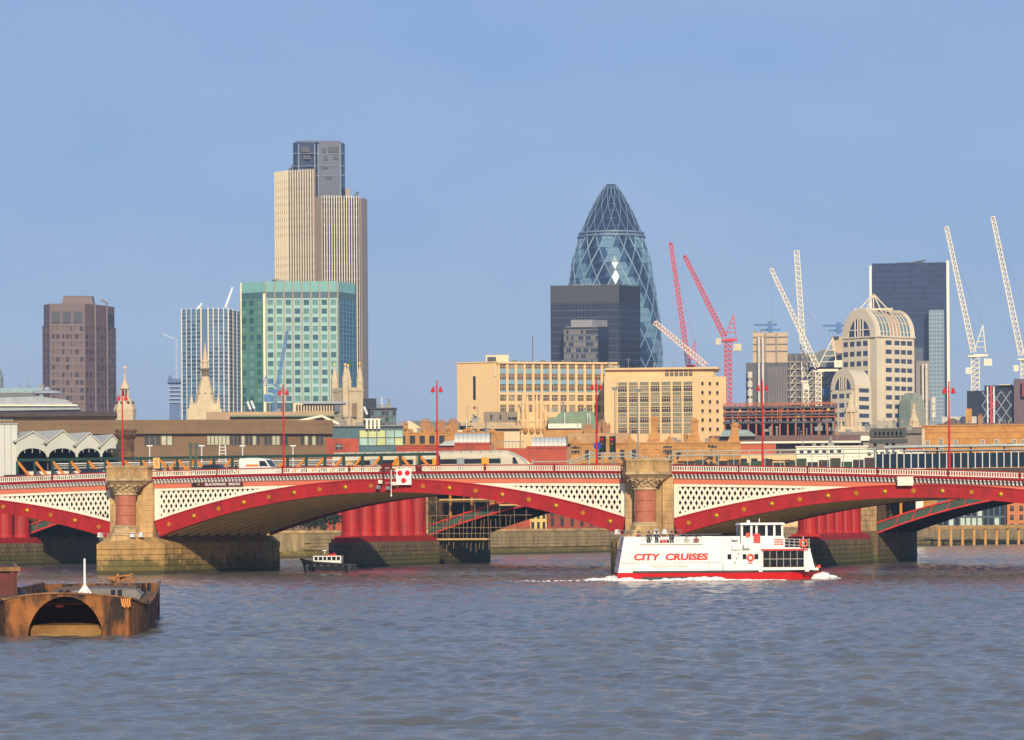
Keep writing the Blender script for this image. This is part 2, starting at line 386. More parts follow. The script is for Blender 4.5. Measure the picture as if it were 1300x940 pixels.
for k in range(8):
    t = k * math.pi / 4; rs.ball((0.15 * math.cos(t), -0.05, 0.15 * math.sin(t)), 0.085, 6, 4, (1, 0.7, 1))
rs.ball((0, -0.07, 0), 0.07, 6, 4); rose_me = rs.mesh('rosette', gold)
for ai, (c, half, ze0, ze1, zi0, zi1) in enumerate(ARCH):
    ext = arcf(c, half, ze0, ze1); hi = half - 0.6; inn = arcf(c, hi, zi0, zi1)
    N = 60
    e = [(c + half * (2 * i / N - 1)) for i in range(N + 1)]; n_ = [(c + hi * (2 * i / N - 1)) for i in range(N + 1)]
    def strip(mb, A, Bv, y0, y1):      # A upper, B lower lists of (u,z)
        for i in range(len(A) - 1):
            a, b, cc, d = Bv[i], Bv[i + 1], A[i + 1], A[i]
            mb.hexa([(a[0], y0, a[1]), (b[0], y0, b[1]), (b[0], y1, b[1]), (a[0], y1, a[1]), (d[0], y0, d[1]), (cc[0], y0, cc[1]), (cc[0], y1, cc[1]), (d[0], y1, d[1])])
    E = [(u, ext(u)) for u in e]; I = [(u, inn(u)) for u in n_]
    ring = MB(); strip(ring, E, I, -0.32, 0.45); ring_o = part('arch_ring', ring, red, B)
    up = lambda P, dz: [(u, z + dz) for u, z in P]
    fl = MB(); strip(fl, up(E, 0.04), up(E, -0.09), -0.42, 0.3); part('ring_flange', fl, red, ring_o)
    fl = MB(); strip(fl, up(I, 0.13), up(I, -0.03), -0.46, 0.55)
    # joint cover plates across the ring, on the line of every second boss
    nb = 18 if ai == 1 else 17
    part('ring_flange', fl, red, ring_o)
    pl = MB()
    for k in range(nb):
        t = -1 + 2 * (k + 1.0) / nb
        if k == nb - 1: continue
        a = (c + half * t, ext(c + half * t)); b = (c + hi * t, inn(c + hi * t))
        pl.hexa([(b[0] - .035, -0.335, b[1] + .15), (b[0] + .035, -0.335, b[1] + .15), (b[0] + .035, -0.3, b[1] + .15), (b[0] - .035, -0.3, b[1] + .15),
                 (a[0] - .035, -0.335, a[1] - .12), (a[0] + .035, -0.335, a[1] - .12), (a[0] + .035, -0.3, a[1] - .12), (a[0] - .035, -0.3, a[1] - .12)])
    part('joint_strips', pl, red, ring_o, stuff=True)
    for k in range(nb):
        t = -1 + 2 * (k + 0.5) / nb; uu = c + (half - 0.3) * t; zz = 0.5 * (ext(c + half * t) + inn(c + hi * t))
        link('rosette', boss_me if k % 2 else rose_me, B, (uu, -0.33, zz))
    # far face ring and spandrel, so that the bridge is whole from behind too
    fr = MB(); strip(fr, E, I, 32.0, 32.6); part('arch_ring', fr, red, B)
    u0, u1 = c - half, c + half
    US = [u0 + (u1 - u0) * i / N for i in range(N + 1)]
    bk = MB(); strip(bk, [(u, ZP(u) - 1.0) for u in US], [(u, min(ext(u), ZP(u) - 1.1)) for u in US], 32.2, 32.45); part('spandrel_plate', bk, dred, B)
    # cream frame and lattice in the spandrels
    fr = MB()
    strip(fr, [(u, min(ext(u) + 0.33, ZP(u) - 2.02)) for u in US if ext(u) < ZP(u) - 2.0], [(u, ext(u) - 0.05) for u in US if ext(u) < ZP(u) - 2.0], -0.22, 0.1) if False else None
    for side in (0, 1):
        seg = [u for u in US if ext(u) + 0.05 < ZP(u) - 2.03 and ((u < c) == (side == 0))]
        if len(seg) < 2: continue
        fr = MB()
        strip(fr, [(u, min(ext(u) + 0.36, ZP(u) - 2.03)) for u in seg], [(u, ext(u) - 0.08) for u in seg], -0.2, 0.1)
        strip(fr, [(u, ZP(u) - 2.03) for u in seg], [(u, ZP(u) - 2.36) for u in seg if True] if False else [(u, max(ZP(u) - 2.36, ext(u) + 0.0)) for u in seg], -0.18, 0.1)
        a, b = (u0, u0 + 0.62) if side == 0 else (u1 - 0.62, u1)
        fr.box(a, b, -0.21, 0.12, ext(a if side == 0 else b) - 0.1, ZP((a + b) / 2) - 2.04)
        part('spandrel_frame', fr, white, B)
        la = MB(); pw, ph = 0.31, 0.56; hw, hh = 0.172, 0.325
        zt = ZP(u0) - 2.1; j = 0
        while zt - j * ph > ext(u0 if side == 0 else u1) - 0.6:
            k = 0
            while True:
                du = 0.5 + (k * 2 + (j % 2)) * pw; k += 1
                if du > half: break
                uu = u0 + du if side == 0 else u1 - du; zz = ZP(uu) - 2.45 - j * ph
                if zz + ph < ext(uu) + 0.1: 
                    if du > half - 1: break
                    break
                O = [(uu - pw, zz), (uu, zz - ph), (uu + pw, zz), (uu, zz + ph)]; Hh = [(uu - hw, zz), (uu, zz - hh), (uu + hw, zz), (uu, zz + hh)]
                if zz + hh > ZP(uu) - 2.36 and j == 0: pass
                vs = [(x, -0.06, z) for x, z in O] + [(x, -0.06, z) for x, z in Hh] + [(x, 0.0, z) for x, z in Hh] + [(x, 0.0, z) for x, z in O]
                fs = []
                for q in range(4):
                    q2 = (q + 1) % 4; fs += [(q, q2, 4 + q2, 4 + q), (4 + q, 4 + q2, 8 + q2, 8 + q), (8 + q, 8 + q2, 12 + q2, 12 + q)]
                la.add(vs, fs)
            j += 1
        part('spandrel_lattice', la, white, B, stuff=True)
    ip = MB(); strip(ip, [(u, ZP(u) - 1.6) for u in US], [(u, min(ext(u), ZP(u) - 1.7)) for u in US], 2.6, 2.75); part('lattice_shade_plate', ip, pit, B)  # added black plate, painted as shade so the lattice holes look dark
    # fascia, brackets, cornice, balustrade
    def band(z0, z1, y0, y1, m, nm, a=u0, b=u1, n=24):
        us = [a + (b - a) * i / n for i in range(n + 1)]; mb = MB()
        strip(mb, [(u, ZP(u) + z1) for u in us], [(u, ZP(u) + z0) for u in us], y0, y1); return part(nm, mb, m, B)
    band(-2.06, -1.53, -0.24, 0.2, salmon, 'fascia_band')
    band(-1.53, -1.0, -0.26, 0.2, dred, 'bracket_backing')
    co = MB()
    us = [u0 + (u1 - u0) * i / 24 for i in range(25)]
    strip(co, [(u, ZP(u) - 0.76) for u in us], [(u, ZP(u) - 0.88) for u in us], -0.95, 0.3)
    strip(co, [(u, ZP(u) - 0.882) for u in us], [(u, ZP(u) - 1.0) for u in us], -0.84, 0.3)
    part('cornice', co, red, B)
    br = MB(); k = 0; sp = 0.425; cnt = int((u1 - u0) / sp)
    prof = [(-0.25, -1.0), (-0.80, -1.0), (-0.80, -1.10), (-0.66, -1.16), (-0.56, -1.28), (-0.5, -1.42), (-0.44, -1.5), (-0.25, -1.53)]
    for k in range(cnt):
        uu = u0 + (k + 0.5) * (u1 - u0) / cnt; zz = ZP(uu)
        br.slab([(y, z) for y, z in prof], lambda a, b, d, uu=uu, zz=zz: (uu + d, a, zz + b), -0.095, 0.095)
    part('brackets', br, steelw, B, stuff=True)
    band(-0.758, -0.68, -0.78, -0.42, dred, 'bottom_rail'); band(-0.1, 0.0, -0.76, -0.44, red, 'top_rail')
    bl = MB(); cnt = int((u1 - u0) / 0.27)
    for k in range(cnt):
        uu = u0 + (k + 0.5) * (u1 - u0) / cnt; zz = ZP(uu)
        bl.box(uu - 0.05, uu + 0.05, -0.66, -0.54, zz - 0.68, zz - 0.1)
    us2 = [u0 + (u1 - u0) * i / 24 for i in range(25)]
    strip(bl, [(u, ZP(u) - 0.1) for u in us2], [(u, ZP(u) - 0.19) for u in us2], -0.69, -0.51); strip(bl, [(u, ZP(u) - 0.6) for u in us2], [(u, ZP(u) - 0.68) for u in us2], -0.69, -0.51)
    part('balusters', bl, white, B, stuff=True)
    for k in range(1, 7):
        po = MB(); uu = u0 + k * (u1 - u0) / 7; po.box(uu - 0.07, uu + 0.07, -0.8, -0.4, ZP(uu) - 0.757, ZP(uu) + 0.06); part('rail_post', po, dred, B)
    band(-1.0, 0.0, 32.0, 32.3, red, 'far_parapet')
    # deck, pavements
    band(-1.6, -1.12, 0.3, 32.0, asphalt, 'road_deck')
    band(-1.118, -0.98, 0.31, 4.2, paving, 'pavement'); band(-1.118, -0.98, 28.0, 31.9, paving, 'pavement')
    # ribs under the deck
    NN = 40
    for k in range(10):
        y = 2.2 + k * 3.0; rbm = MB()
        un = [c + hi * (2 * i / NN - 1) for i in range(NN + 1)]
        strip(rbm, [(u, inn(u) + 0.95) for u in un], [(u, inn(u) + 0.06) for u in un], y - 0.16, y + 0.16)
        strip(rbm, [(u, inn(u) + 0.16) for u in un], [(u, inn(u) - 0.0) for u in un], y - 0.42, y + 0.42)
        part('arch_rib', rbm, iron, B)
    so_ = MB(); un = [c + hi * (2 * i / NN - 1) for i in range(NN + 1)]
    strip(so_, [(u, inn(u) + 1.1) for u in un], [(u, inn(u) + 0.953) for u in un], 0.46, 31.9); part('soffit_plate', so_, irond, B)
    cb = MB()
    for k in range(1, 18):
        uu = c + hi * (2 * k / 18 - 1); zz = inn(uu)
        for q in range(11):
            ya = 0.5 if q == 0 else 2.2 + (q - 1) * 3.0 + 0.17; yb = 31.9 if q == 10 else 2.2 + q * 3.0 - 0.17
            cb.box(uu - 0.1, uu + 0.1, ya, yb, zz + 0.42, zz + 0.94)
    part('cross_girders', cb, iron, B, stuff=True)
# ---------------------------------------------------------------- the stone piers
bb = MB()
bb.add([(-.5, 0, 0), (.5, 0, 0), (.5, 0, 1), (-.5, 0, 1), (-.47, -.5, .05), (.47, -.5, .05), (.47, -.5, .95), (-.47, -.5, .95)],
       [(4, 5, 6, 7), (0, 1, 5, 4), (1, 2, 6, 5), (2, 3, 7, 6), (3, 0, 4, 7)])
def stone_blocks(par, p0, p1, z0, z1, ch, bwid, m, deep=0.12, name='stone_block'):
    p0 = Vector(p0); p1 = Vector(p1); L = (p1 - p0).length; d = (p1 - p0) / L; n = Vector((d.y, -d.x)); rz = math.atan2(d.y, d.x)
    key = 'blk_' + m.name
    if key not in MATS: MATS[key] = bb.mesh('stone_block', m)
    me = MATS[key]; rows = max(1, round((z1 - z0) / ch)); ch = (z1 - z0) / rows
    for r in range(rows):
        nb = max(1, round(L / bwid)); w = L / nb; off = 0.5 * w if r % 2 else 0.0; a = -off
        while a < L - 0.05:
            a0 = max(0, a); a1 = min(L, a + w); a += w
            if a1 - a0 < 0.15: continue
            q = p0 + d * (a0 + a1) / 2
            link(name, me, par, (q.x, q.y, z0 + r * ch + 0.012), (0, 0, rz), ((a1 - a0) - 0.03, 2 * deep * random.uniform(0.75, 1.2), ch - 0.025))
def pier(uc, full=True):
    zt = ZP(uc)
    base = MB(); w = 4.2
    plan = [(-w, 33), (-w, -1), (-2.2, -5.0), (2.2, -5.0), (w, -1), (w, 33), (2.2, 37), (-2.2, 37)]
    pl = lambda k: [(uc + x * k, y * (1 if 0 < y < 35 else k) if y < 0 else y) for x, y in plan]
    base.prism(pl(1.03), -6, 3.6, pl(0.985)); base.prism(pl(0.985), 3.6, 4.3, [(uc + x * 0.72, y if y > 0 else y * 0.72) for x, y in plan])
    P = part('pier', base, tide, B)
    body = MB(); body.box(uc - 2.62, uc + 2.62, -0.35, 32.6, 3.8, zt - 1.1); part('pier_wall', body, stone, P)
    pil = MB()
    for x0, x1 in ((uc - 2.7, uc - 1.7), (uc + 1.55, uc + 2.7)):
        pil = MB(); pil.box(x0, x1, -0.75, -0.34, 4.0, zt - 1.4); part('pilaster', pil, stone, P)
    vcol = -2.15
    pd = MB()
    oct_ = lambda r, k=8: [(uc + r * math.cos(2 * math.pi * (i + .5) / k), vcol + r * math.sin(2 * math.pi * (i + .5) / k)) for i in range(k)]
    pd.prism(oct_(2.35), 3.9, 4.75, oct_(2.05)); pd.prism(oct_(1.75), 4.75, 5.2, oct_(1.65)); part('pedestal', pd, stone, P)
    pb = MB(); pb.lathe([(1.55, 5.2), (1.55, 5.34), (1.42, 5.42), (1.45, 5.5), (1.28, 5.6), (1.24, 5.66)], 32, uc, vcol); part('column_base', pb, capst, P, smooth=False)
    cs = MB()
    for k in range(3):
        z0 = 5.66 + k * 1.15; z1 = z0 + 1.13; cs.lathe([(1.15, z0), (1.18, z0 + 0.02), (1.17, z1 - 0.02), (1.14, z1)], 40, uc, vcol)
    part('column_shaft', cs, granite, P, smooth=False)
    ca = MB(); ca.lathe([(1.2, 9.1), (1.32, 9.16), (1.32, 9.3), (1.22, 9.36)], 32, uc, vcol)
    md = lambda t, k: 1 + 0.07 * math.cos(10 * t + (k % 3) * 1.57) * (1 if 0 < k < 6 else 0)
    ca.lathe([(1.16, 9.36), (1.25, 9.6), (1.42, 9.82), (1.6, 10.0), (1.78, 10.14), (1.96, 10.24), (2.0, 10.32)], 60, uc, vcol, md)
    rr = random.Random(3)
    for tier, (rad, z) in enumerate(((1.3, 9.68), (1.56, 9.95), (1.86, 10.2))):
        for k in range(12):
            t = (k + 0.5 * tier) * math.pi / 6
            ca.ball((uc + rad * math.cos(t), vcol + rad * math.sin(t), z), 0.2, 6, 4, (0.9, 0.9, 0.75 + rr.random() * .3))
    part('capital', ca, capst, P)
    # projecting bay with panelled parapet
    bay = lambda k, f=-4.15: [(uc - 2.78 * k, -0.2), (uc - 2.78 * k, -1.9 * k), (uc - 1.65 * k, f * k + (k - 1) * .6), (uc + 1.65 * k, f * k + (k - 1) * .6), (uc + 2.78 * k, -1.9 * k), (uc + 2.78 * k, -0.2)]
    en = MB(); en.prism(bay(0.76), 10.3, 10.55, bay(0.85)); en.prism(bay(0.86), 10.55, 10.8, bay(0.95)); en.prism(bay(0.98), 10.8, 11.05)
    part('entablature', en, capst, P)
    pp = MB(); pp.prism(bay(0.90), 11.05, zt + 0.36); part('pier_parapet', pp, stone, P)
    cp_ = MB(); cp_.prism(bay(0.97), zt + 0.36, zt + 0.6); cp_.prism(bay(0.95), 11.05, 11.25); part('parapet_coping', cp_, stone, P)
    pf = MB(); pts = bay(0.90)
    for (a, b), n in zip(zip(pts[1:], pts[2:5]), (2, 5, 2)):
        a = Vector(a); b = Vector(b); L = (b - a).length; d = (b - a) / L; nn = Vector((d.y, -d.x)); cw = L / n
        for k in range(n + 1): pf.obox(a, d, nn, max(0, k * cw - 0.12), min(L, k * cw + 0.12), 0, 0.12, 11.25, zt + 0.35)
        pf.obox(a, d, nn, 0, L, 0, 0.11, zt + 0.16, zt + 0.355); pf.obox(a, d, nn, 0, L, 0, 0.11, 11.252, 11.45)
        for k in range(n):
            ctr = a + d * (k + .5) * cw
            for q in range(4):
                t = q * math.pi / 2 + math.pi / 4; pf.obox(ctr, d, nn, math.cos(t) * .2 - .05, math.cos(t) * .2 + .05, 0, 0.09, (11.25 + zt + 0.35) / 2 + math.sin(t) * .24 - .06, (11.25 + zt + .35) / 2 + math.sin(t) * .24 + .06)
    part('parapet_panel_frame', pf, stone, P)
    if full:
        for x0, x1 in ((uc - 2.7, uc - 1.7), (uc + 1.55, uc + 2.7)): stone_blocks(P, (x0, -0.75), (x1, -0.75), 4.2, zt - 1.45, 0.62, 0.8, stone, 0.05)
        stone_blocks(P, (uc + 2.7, -0.75), (uc + 2.7, -0.3), 4.2, zt - 1.45, 0.62, 0.8, stone, 0.05)
        b = [(uc + x * 1.0, y) for x, y in ((-w, -1), (-2.2, -5.0), (2.2, -5.0), (w, -1))]
        for (p, q) in zip(b, b[1:]): stone_blocks(P, p, q, -0.3, 3.55, 0.64, 1.5, tide, 0.1)
        stone_blocks(P, b[3], (uc + w, 33), -0.3, 3.55, 0.64, 4.4, tide, 0.1)
        fl_ = MB(); fl_.box(-0.3, 0.3, -0.25, 0.25, 0, 0.14); fl_.box(-0.22, 0.22, -0.3, 0.1, 0.16, 0.52); flm = fl_.mesh('floodlight', steelw)
        for x, y in ((-3.0, -2.6), (1.9, -4.2), (2.6, -3.4)): link('floodlight', flm, P, (uc + x, y, 4.32))
        rl = MB()
        for (p, q) in zip(b, b[1:]):
            rl.bar((uc + (p[0] - uc) * .93, p[1] * .93, 4.75), (uc + (q[0] - uc) * .93, q[1] * .93, 4.75), 0.05)
            for t in (0.1, 0.5, 0.9): 
                X = uc + (p[0] + (q[0] - p[0]) * t - uc) * .93; Yv = (p[1] + (q[1] - p[1]) * t) * .93; rl.bar((X, Yv, 3.9), (X, Yv, 4.75), 0.05)
        part('ledge_rail', rl, grey, P)
pier(-8.0); pier(54.45); pier(-66.8, False); pier(113.1, False)
# pavement and road over the piers
dk = MB()
for uc in (-8.0, 54.45): dk.box(uc - 2.69, uc + 2.69, 0.2, 32.3, ZP(uc) - 1.6, ZP(uc) - 1.13)
part('pier_deck', dk, asphalt, B)
# ---------------------------------------------------------------- boards and lights hung on the bridge
def hang(name, label, cat, u, z, y=-0.5): return thing(name, label, cat, bw(u, y, z), -TH)
u = upx(513.5, -0.9); T = hang('navigation_sign', 'white board with three red discs hanging at the crown of the middle arch', 'sign', u, 10.0, -1.0)
b = MB(); b.box(-0.9, 0.9, -0.05, 0.05, 0, 1.82); part('board', b, signw, T)
d = MB(); d.cyl((0, -0.05, 0), (0, -0.09, 0), 0.3, n=20); dm = d.mesh('disc', signr)
for x, z in ((-0.45, 1.32), (0.45, 1.32), (0, 0.48)): link('disc', dm, T, (x, 0, z))
b = MB(); b.box(-0.6, -0.5, 0.05, 0.3, 0.3, 1.6); b.box(0.5, 0.6, 0.05, 0.3, 0.3, 1.6); part('mounting', b, dred, T)
u = upx(1150, -0.9); T = hang('blank_board', 'blank cream board fixed over the brackets of the right hand arch', 'sign', u, ZP(u) - 1.75, -1.0)
b = MB(); b.box(-0.84, 0.84, -0.06, 0.06, 0, 0.84); part('board', b, white, T)
b = MB(); b.box(-0.88, 0.88, -0.09, -0.06, 0.84, 0.9); b.box(-0.88, 0.88, -0.09, -0.06, -0.06, 0.0); part('edge_strip', b, white, T)
u = upx(276, -0.4); zb = ZP(u) - 1.98
T = hang('name_board', 'dark red name board with cream letters above the lattice of the middle arch', 'sign', u, zb, -0.4)
b = MB(); b.box(-3.2, 3.2, -0.05, 0.12, -0.02, 0.44); part('board', b, mat('name_board_brown', srgb(96, 34, 24), 0.5), T)
put_text(T, 'BLACKFRIARS   BRIDGE', steelw, -1.45, 2.9, -0.06, 0.08, 0.37, 0.015, 0.02)
b = MB(); b.box(-3.0, -1.95, -0.07, -0.05, 0.04, 0.4); part('emblem_plate', b, black, T)
b = MB(); b.ball((-2.3, -0.09, 0.22), 0.15, 8, 5, (1.2, .3, .7)); part('emblem', b, gold, T)
# navigation light rig left of the board
u = upx(492, -0.9); T = hang('navigation_light_rig', 'red bracket frame with lamp boxes and a drop pole beside the three disc board', 'light rig', u, 9.1, -1.0)
b = MB(); b.box(-0.55, -0.4, 0, 0.3, 1.2, 3.3); b.box(0.35, 0.5, 0, 0.3, 1.2, 3.1); b.box(-0.9, 0.9, -0.02, 0.1, 2.55, 2.75); b.box(-0.6, 0.6, -0.02, 0.12, 2.95, 3.3); part('frame', b, dred, T)
b = MB(); b.cyl((0.55, -0.1, -0.25), (0.55, -0.1, 2.6), 0.05, n=8); b.ball((0.55, -0.1, -0.3), 0.13, 8, 6); part('drop_pole', b, steelw, T)
b = MB(); b.box(-0.2, 1.0, -0.12, -0.02, 1.1, 1.18); part('arm', b, grey, T)
lb = MB(); lb.box(-0.2, 0.2, -0.35, 0.05, 0, 0.4); lb.cyl((0, -0.35, 0.2), (0, -0.45, 0.2), 0.14, n=10); lm = lb.mesh('lamp_box', white); lm2 = lb.mesh('lamp_box', grey)
for x, z, m_ in ((-0.72, 1.05, lm), (0.9, 0.85, lm), (-0.95, 0.45, lm2), (0.2, 0.35, lm2)): link('lamp_box', m_, T, (x, 0, z))
u = upx(532, -0.9); T = hang('junction_box', 'small red box on the parapet right of the three disc board', 'box', u, 11.4, -0.85)
b = MB(); b.box(-0.3, 0.3, -0.15, 0.1, 0, 0.55); b.box(-0.4, 0.4, -0.18, 0.1, 0.55, 0.65); part('casing', b, dred, T)
b = MB(); b.bar((0.3, -0.05, 0.3), (0.8, -0.05, -0.5), 0.06); part('conduit', b, black, T)
# ---------------------------------------------------------------- lamps on the parapet line
def red_lamp(label, px, top, v=3.2):
    u = upx(px, v, (top - CY) * .6); z0 = ZP(u) - 0.98; loc = bw(u, v, z0); ht = H - ((top - CY) + ROLL * (px - CX)) * loc[1] / F - z0
    return u, loc, ht
lamps = [(155.5, 497, 'red twin lantern lamp post above the left stone pier'), (360, 490, 'red twin lantern lamp post beside the white van'),
         (555, 486, 'red twin lantern lamp post just right of the middle arch crown'), (757.5, 483, 'red twin lantern lamp post by the traffic lights near the right pier'),
         (968, 484, 'red twin lantern lamp post in front of the construction deck'), (1205, 487, 'red twin lantern lamp post in front of the ochre brick building')]
proto = None
for px, top, lab in lamps:
    u, loc, ht = red_lamp(lab, px, top)
    if proto is None:
        HT = 10.2
        proto = thing('street_lamp', lab, 'street lamp', loc, -TH, 'red lamp posts along the bridge')
        b = MB(); b.lathe([(0.28, 0), (0.28, 0.5), (0.2, 0.6), (0.17, 1.2), (0.13, 1.3), (0.1, 5), (0.075, HT - 0.1), (0.03, HT + 0.15)], 10); part('post', b, brightred, proto)
        b = MB(); b.bar((-0.5, 0, HT - 0.5), (0.5, 0, HT - 0.5), 0.06); b.bar((-0.5, 0, HT - 0.5), (0, 0, HT - 0.95), 0.04); b.bar((0.5, 0, HT - 0.5), (0, 0, HT - 0.95), 0.04); b.ball((0, 0, HT + 0.1), 0.1, 6, 5); part('cross_arm', b, brightred, proto)
        for x in (-0.48, 0.48):
            l = MB(); l.lathe([(0.03, HT - 0.45), (0.1, HT - 0.6), (0.24, HT - 0.95), (0.26, HT - 1.05), (0.06, HT - 1.06)], 10, x, 0); lo = part('lantern', l, brightred, proto)
            l = MB(); l.ball((x, 0, HT - 1.05), 0.13, 8, 5); part('lamp_glass', l, steelw, lo)
        proto.scale = (1, 1, ht / HT)
    else:
        r = dup(proto, loc, -TH, lab); r.scale = (1, 1, ht / HT)
def slim_post(px, top, lab, v):
    u, loc, ht = red_lamp(lab, px, top, v); T = thing('lamp_column', lab, 'street lamp', loc, -TH, 'slim grey lamp columns')
    b = MB(); b.cyl((0, 0, 0), (0, 0, ht), 0.1, 0.06, 8); part('post', b, grey, T)
    b = MB(); b.box(-0.3, 0.25, -0.2, 0.2, ht - 0.05, ht + 0.3); part('lamp_head', b, grey, T)
slim_post(781, 495, 'slim grey lamp column left of the right stone pier', 20); slim_post(810, 497, 'slim grey lamp column behind the right stone pier parapet', 24)
for px, lab in ((765, 'black traffic light on its pole, left one by the red lamp post'), (777.5, 'black traffic light on its pole, right one by the slim lamp column')):
    u = upx(px, 8, -80); loc = bw(u, 8, ZP(u) - 0.98); T = thing('traffic_light', lab, 'traffic light', loc, -TH, 'traffic lights on the bridge')
    b = MB(); b.cyl((0, 0, 0), (0, 0, 4.0), 0.07, n=8); part('pole', b, grey, T)
    b = MB(); b.box(-0.28, 0.28, -0.16, 0.12, 2.6, 4.2); b.box(-0.36, 0.36, 0.12, 0.15, 2.5, 4.3); hd = part('head', b, black, T)
    for k, cc in enumerate((brightred, mat('amber_lens' + str(px), srgb(120, 80, 20), .3), mat('green_lens' + str(px), srgb(20, 80, 50), .3))):
        b = MB(); b.cyl((0, -0.16, 3.95 - k * .5), (0, -0.2, 3.95 - k * .5), 0.17, n=12); part('lens', b, cc, hd)
u = upx(759, 7, -90); T = thing('blue_sign', 'round blue road sign on a pole beside the red lamp post', 'sign', bw(u, 7, ZP(u) - 0.98), -TH)
b = MB(); b.cyl((0, 0, 0), (0, 0, 3.6), 0.05, n=8); part('pole', b, grey, T)
b = MB(); b.cyl((0, -0.06, 3.2), (0, -0.1, 3.2), 0.45, n=18); part('disc', b, mat('sign_blue', srgb(30, 60, 160), .5), T)
u = upx(199, 5, -80); T = thing('roadworks_sign', 'pale orange board with dark marks on a post right of the left pier', 'sign', bw(u, 5, ZP(u) - 0.98), -TH)
b = MB(); b.bar((0, 0, 0), (0, 0, 1.5), 0.12); part('post', b, black, T)
b = MB(); b.box(-0.42, 0.42, -0.1, -0.03, 1.4, 2.65); bo = part('board', b, mat('sign_peach', srgb(245, 180, 110), .5), T)
b = MB()
for p, q in (((-.2, 1.6), (.2, 1.75)), ((.2, 1.75), (-.1, 1.95)), ((-.1, 1.95), (.15, 2.1)), ((.15, 2.1), (-.2, 2.3)), ((-.2, 2.3), (.2, 2.45))): b.bar((p[0], -0.115, p[1]), (q[0], -0.115, q[1]), 0.06, 0.04)
part('marks', b, red, bo)
# ================================================================ old bridge piers with red columns
oldred = mat('old_red_paint', srgb(176, 28, 20), 0.55, var=0.2, scale=0.7, stretch=4, col2=srgb(124, 26, 20), mix=(0.46, 0.72))
def old_pier(u0, label, ncol=6):
    T = thing('old_bridge_pier', label, 'bridge pier', bw(u0, 50, 0), -TH, 'disused piers carrying red columns')
    b = MB(); b.prism([(-2.3, 0), (-1.0, -1.2), (1.0, -1.2), (2.3, 0), (2.3, 29), (-2.3, 29)], -6, 3.3); part('stone_base', b, tide2, T)
    b = MB(); b.prism([(-2.1, 0.2), (-.9, -.9), (.9, -.9), (2.1, 0.2), (2.1, 28.8), (-2.1, 28.8)], 3.3, 3.75); b.prism([(-1.8, 0.6), (1.8, 0.6), (1.8, 28.4), (-1.8, 28.4)], 3.75, 4.1); part('iron_plinth', b, oldred, T)
    for k in range(ncol):
        y = 2.0 + k * 4.9; b = MB()
        fl = lambda t, kk: 1.0 - 0.03 * (0.5 + 0.5 * math.cos(16 * t))
        b.lathe([(1.36, 4.1), (1.36, 4.3), (1.3, 4.4), (1.27, 4.5), (1.24, 9.6), (1.3, 9.8), (1.4, 10.1), (1.4, 10.4)], 48, 0, y, fl); part('red_column', b, oldred, T)
    for (p, q) in (((-2.3, 0), (-1.0, -1.2)), ((-1.0, -1.2), (1.0, -1.2)), ((1.0, -1.2), (2.3, 0)), ((2.3, 0), (2.3, 29))):
        stone_blocks(T, p, q, -0.3, 3.2, 0.6, 1.35, tide2, 0.1)
    return T
uL = upx(437, 50, 40) + 0.2; uR = upx(1021, 50, 40)
old_pier(uL, 'six red iron columns on a mossy stone pier seen through the middle arch')
old_pier(uR, 'six red iron columns on a mossy stone pier behind the white boat bow')
old_pier(uL - (uR - uL), 'six red iron columns on a mossy stone pier seen through the left hand arch')
# ================================================================ the railway bridge behind
V0 = 83.0
RB = thing('railway_bridge', 'green and red iron arch railway bridge behind the road bridge', 'bridge', bw(0, V0, 0), -TH)
pu = [upx(531, V0, 20), upx(1099, V0, 20)]; span = pu[1] - pu[0]; pu = [pu[0] - span] + pu + [pu[1] + span]
grn = mat('web_green', srgb(58, 78, 62), 0.55)
rflange = mat('red_flange', srgb(205, 44, 40), 0.45)
RD = 26.0
for i, uc in enumerate(pu):
    b = MB(); b.prism([(uc - 1.6, 0), (uc + 1.6, 0), (uc + 1.6, RD), (uc - 1.6, RD)], -6, 4.2); P = part('pier_base', b, tide2, RB)
    b = MB(); b.box(uc - 1.5, uc + 1.5, 0.1, RD, 4.2, 11.3); part('pier_shaft', b, mat('old_stone%d' % i, srgb(120, 96, 66), .85, scale=.8, col2=srgb(70, 54, 38)), P)
    if 0 < i < 3: 
        stone_blocks(P, (uc - 1.6, 0), (uc + 1.6, 0), -.2, 4.1, 0.62, 1.1, tide2, 0.08); stone_blocks(P, (uc - 1.5, 0.1), (uc + 1.5, 0.1), 4.3, 11.2, 0.7, 1.0, stone, 0.06)
        stone_blocks(P, (uc + 1.6, 0), (uc + 1.6, RD), -.2, 4.1, 0.62, 3.0, tide2, 0.08)
scaff = mat('scaffold_tube', srgb(140, 120, 90), .5); plank = mat('scaffold_plank', srgb(200, 165, 105), .7)
ochre = mat('ochre_iron', srgb(196, 128, 36), .55, var=.2)
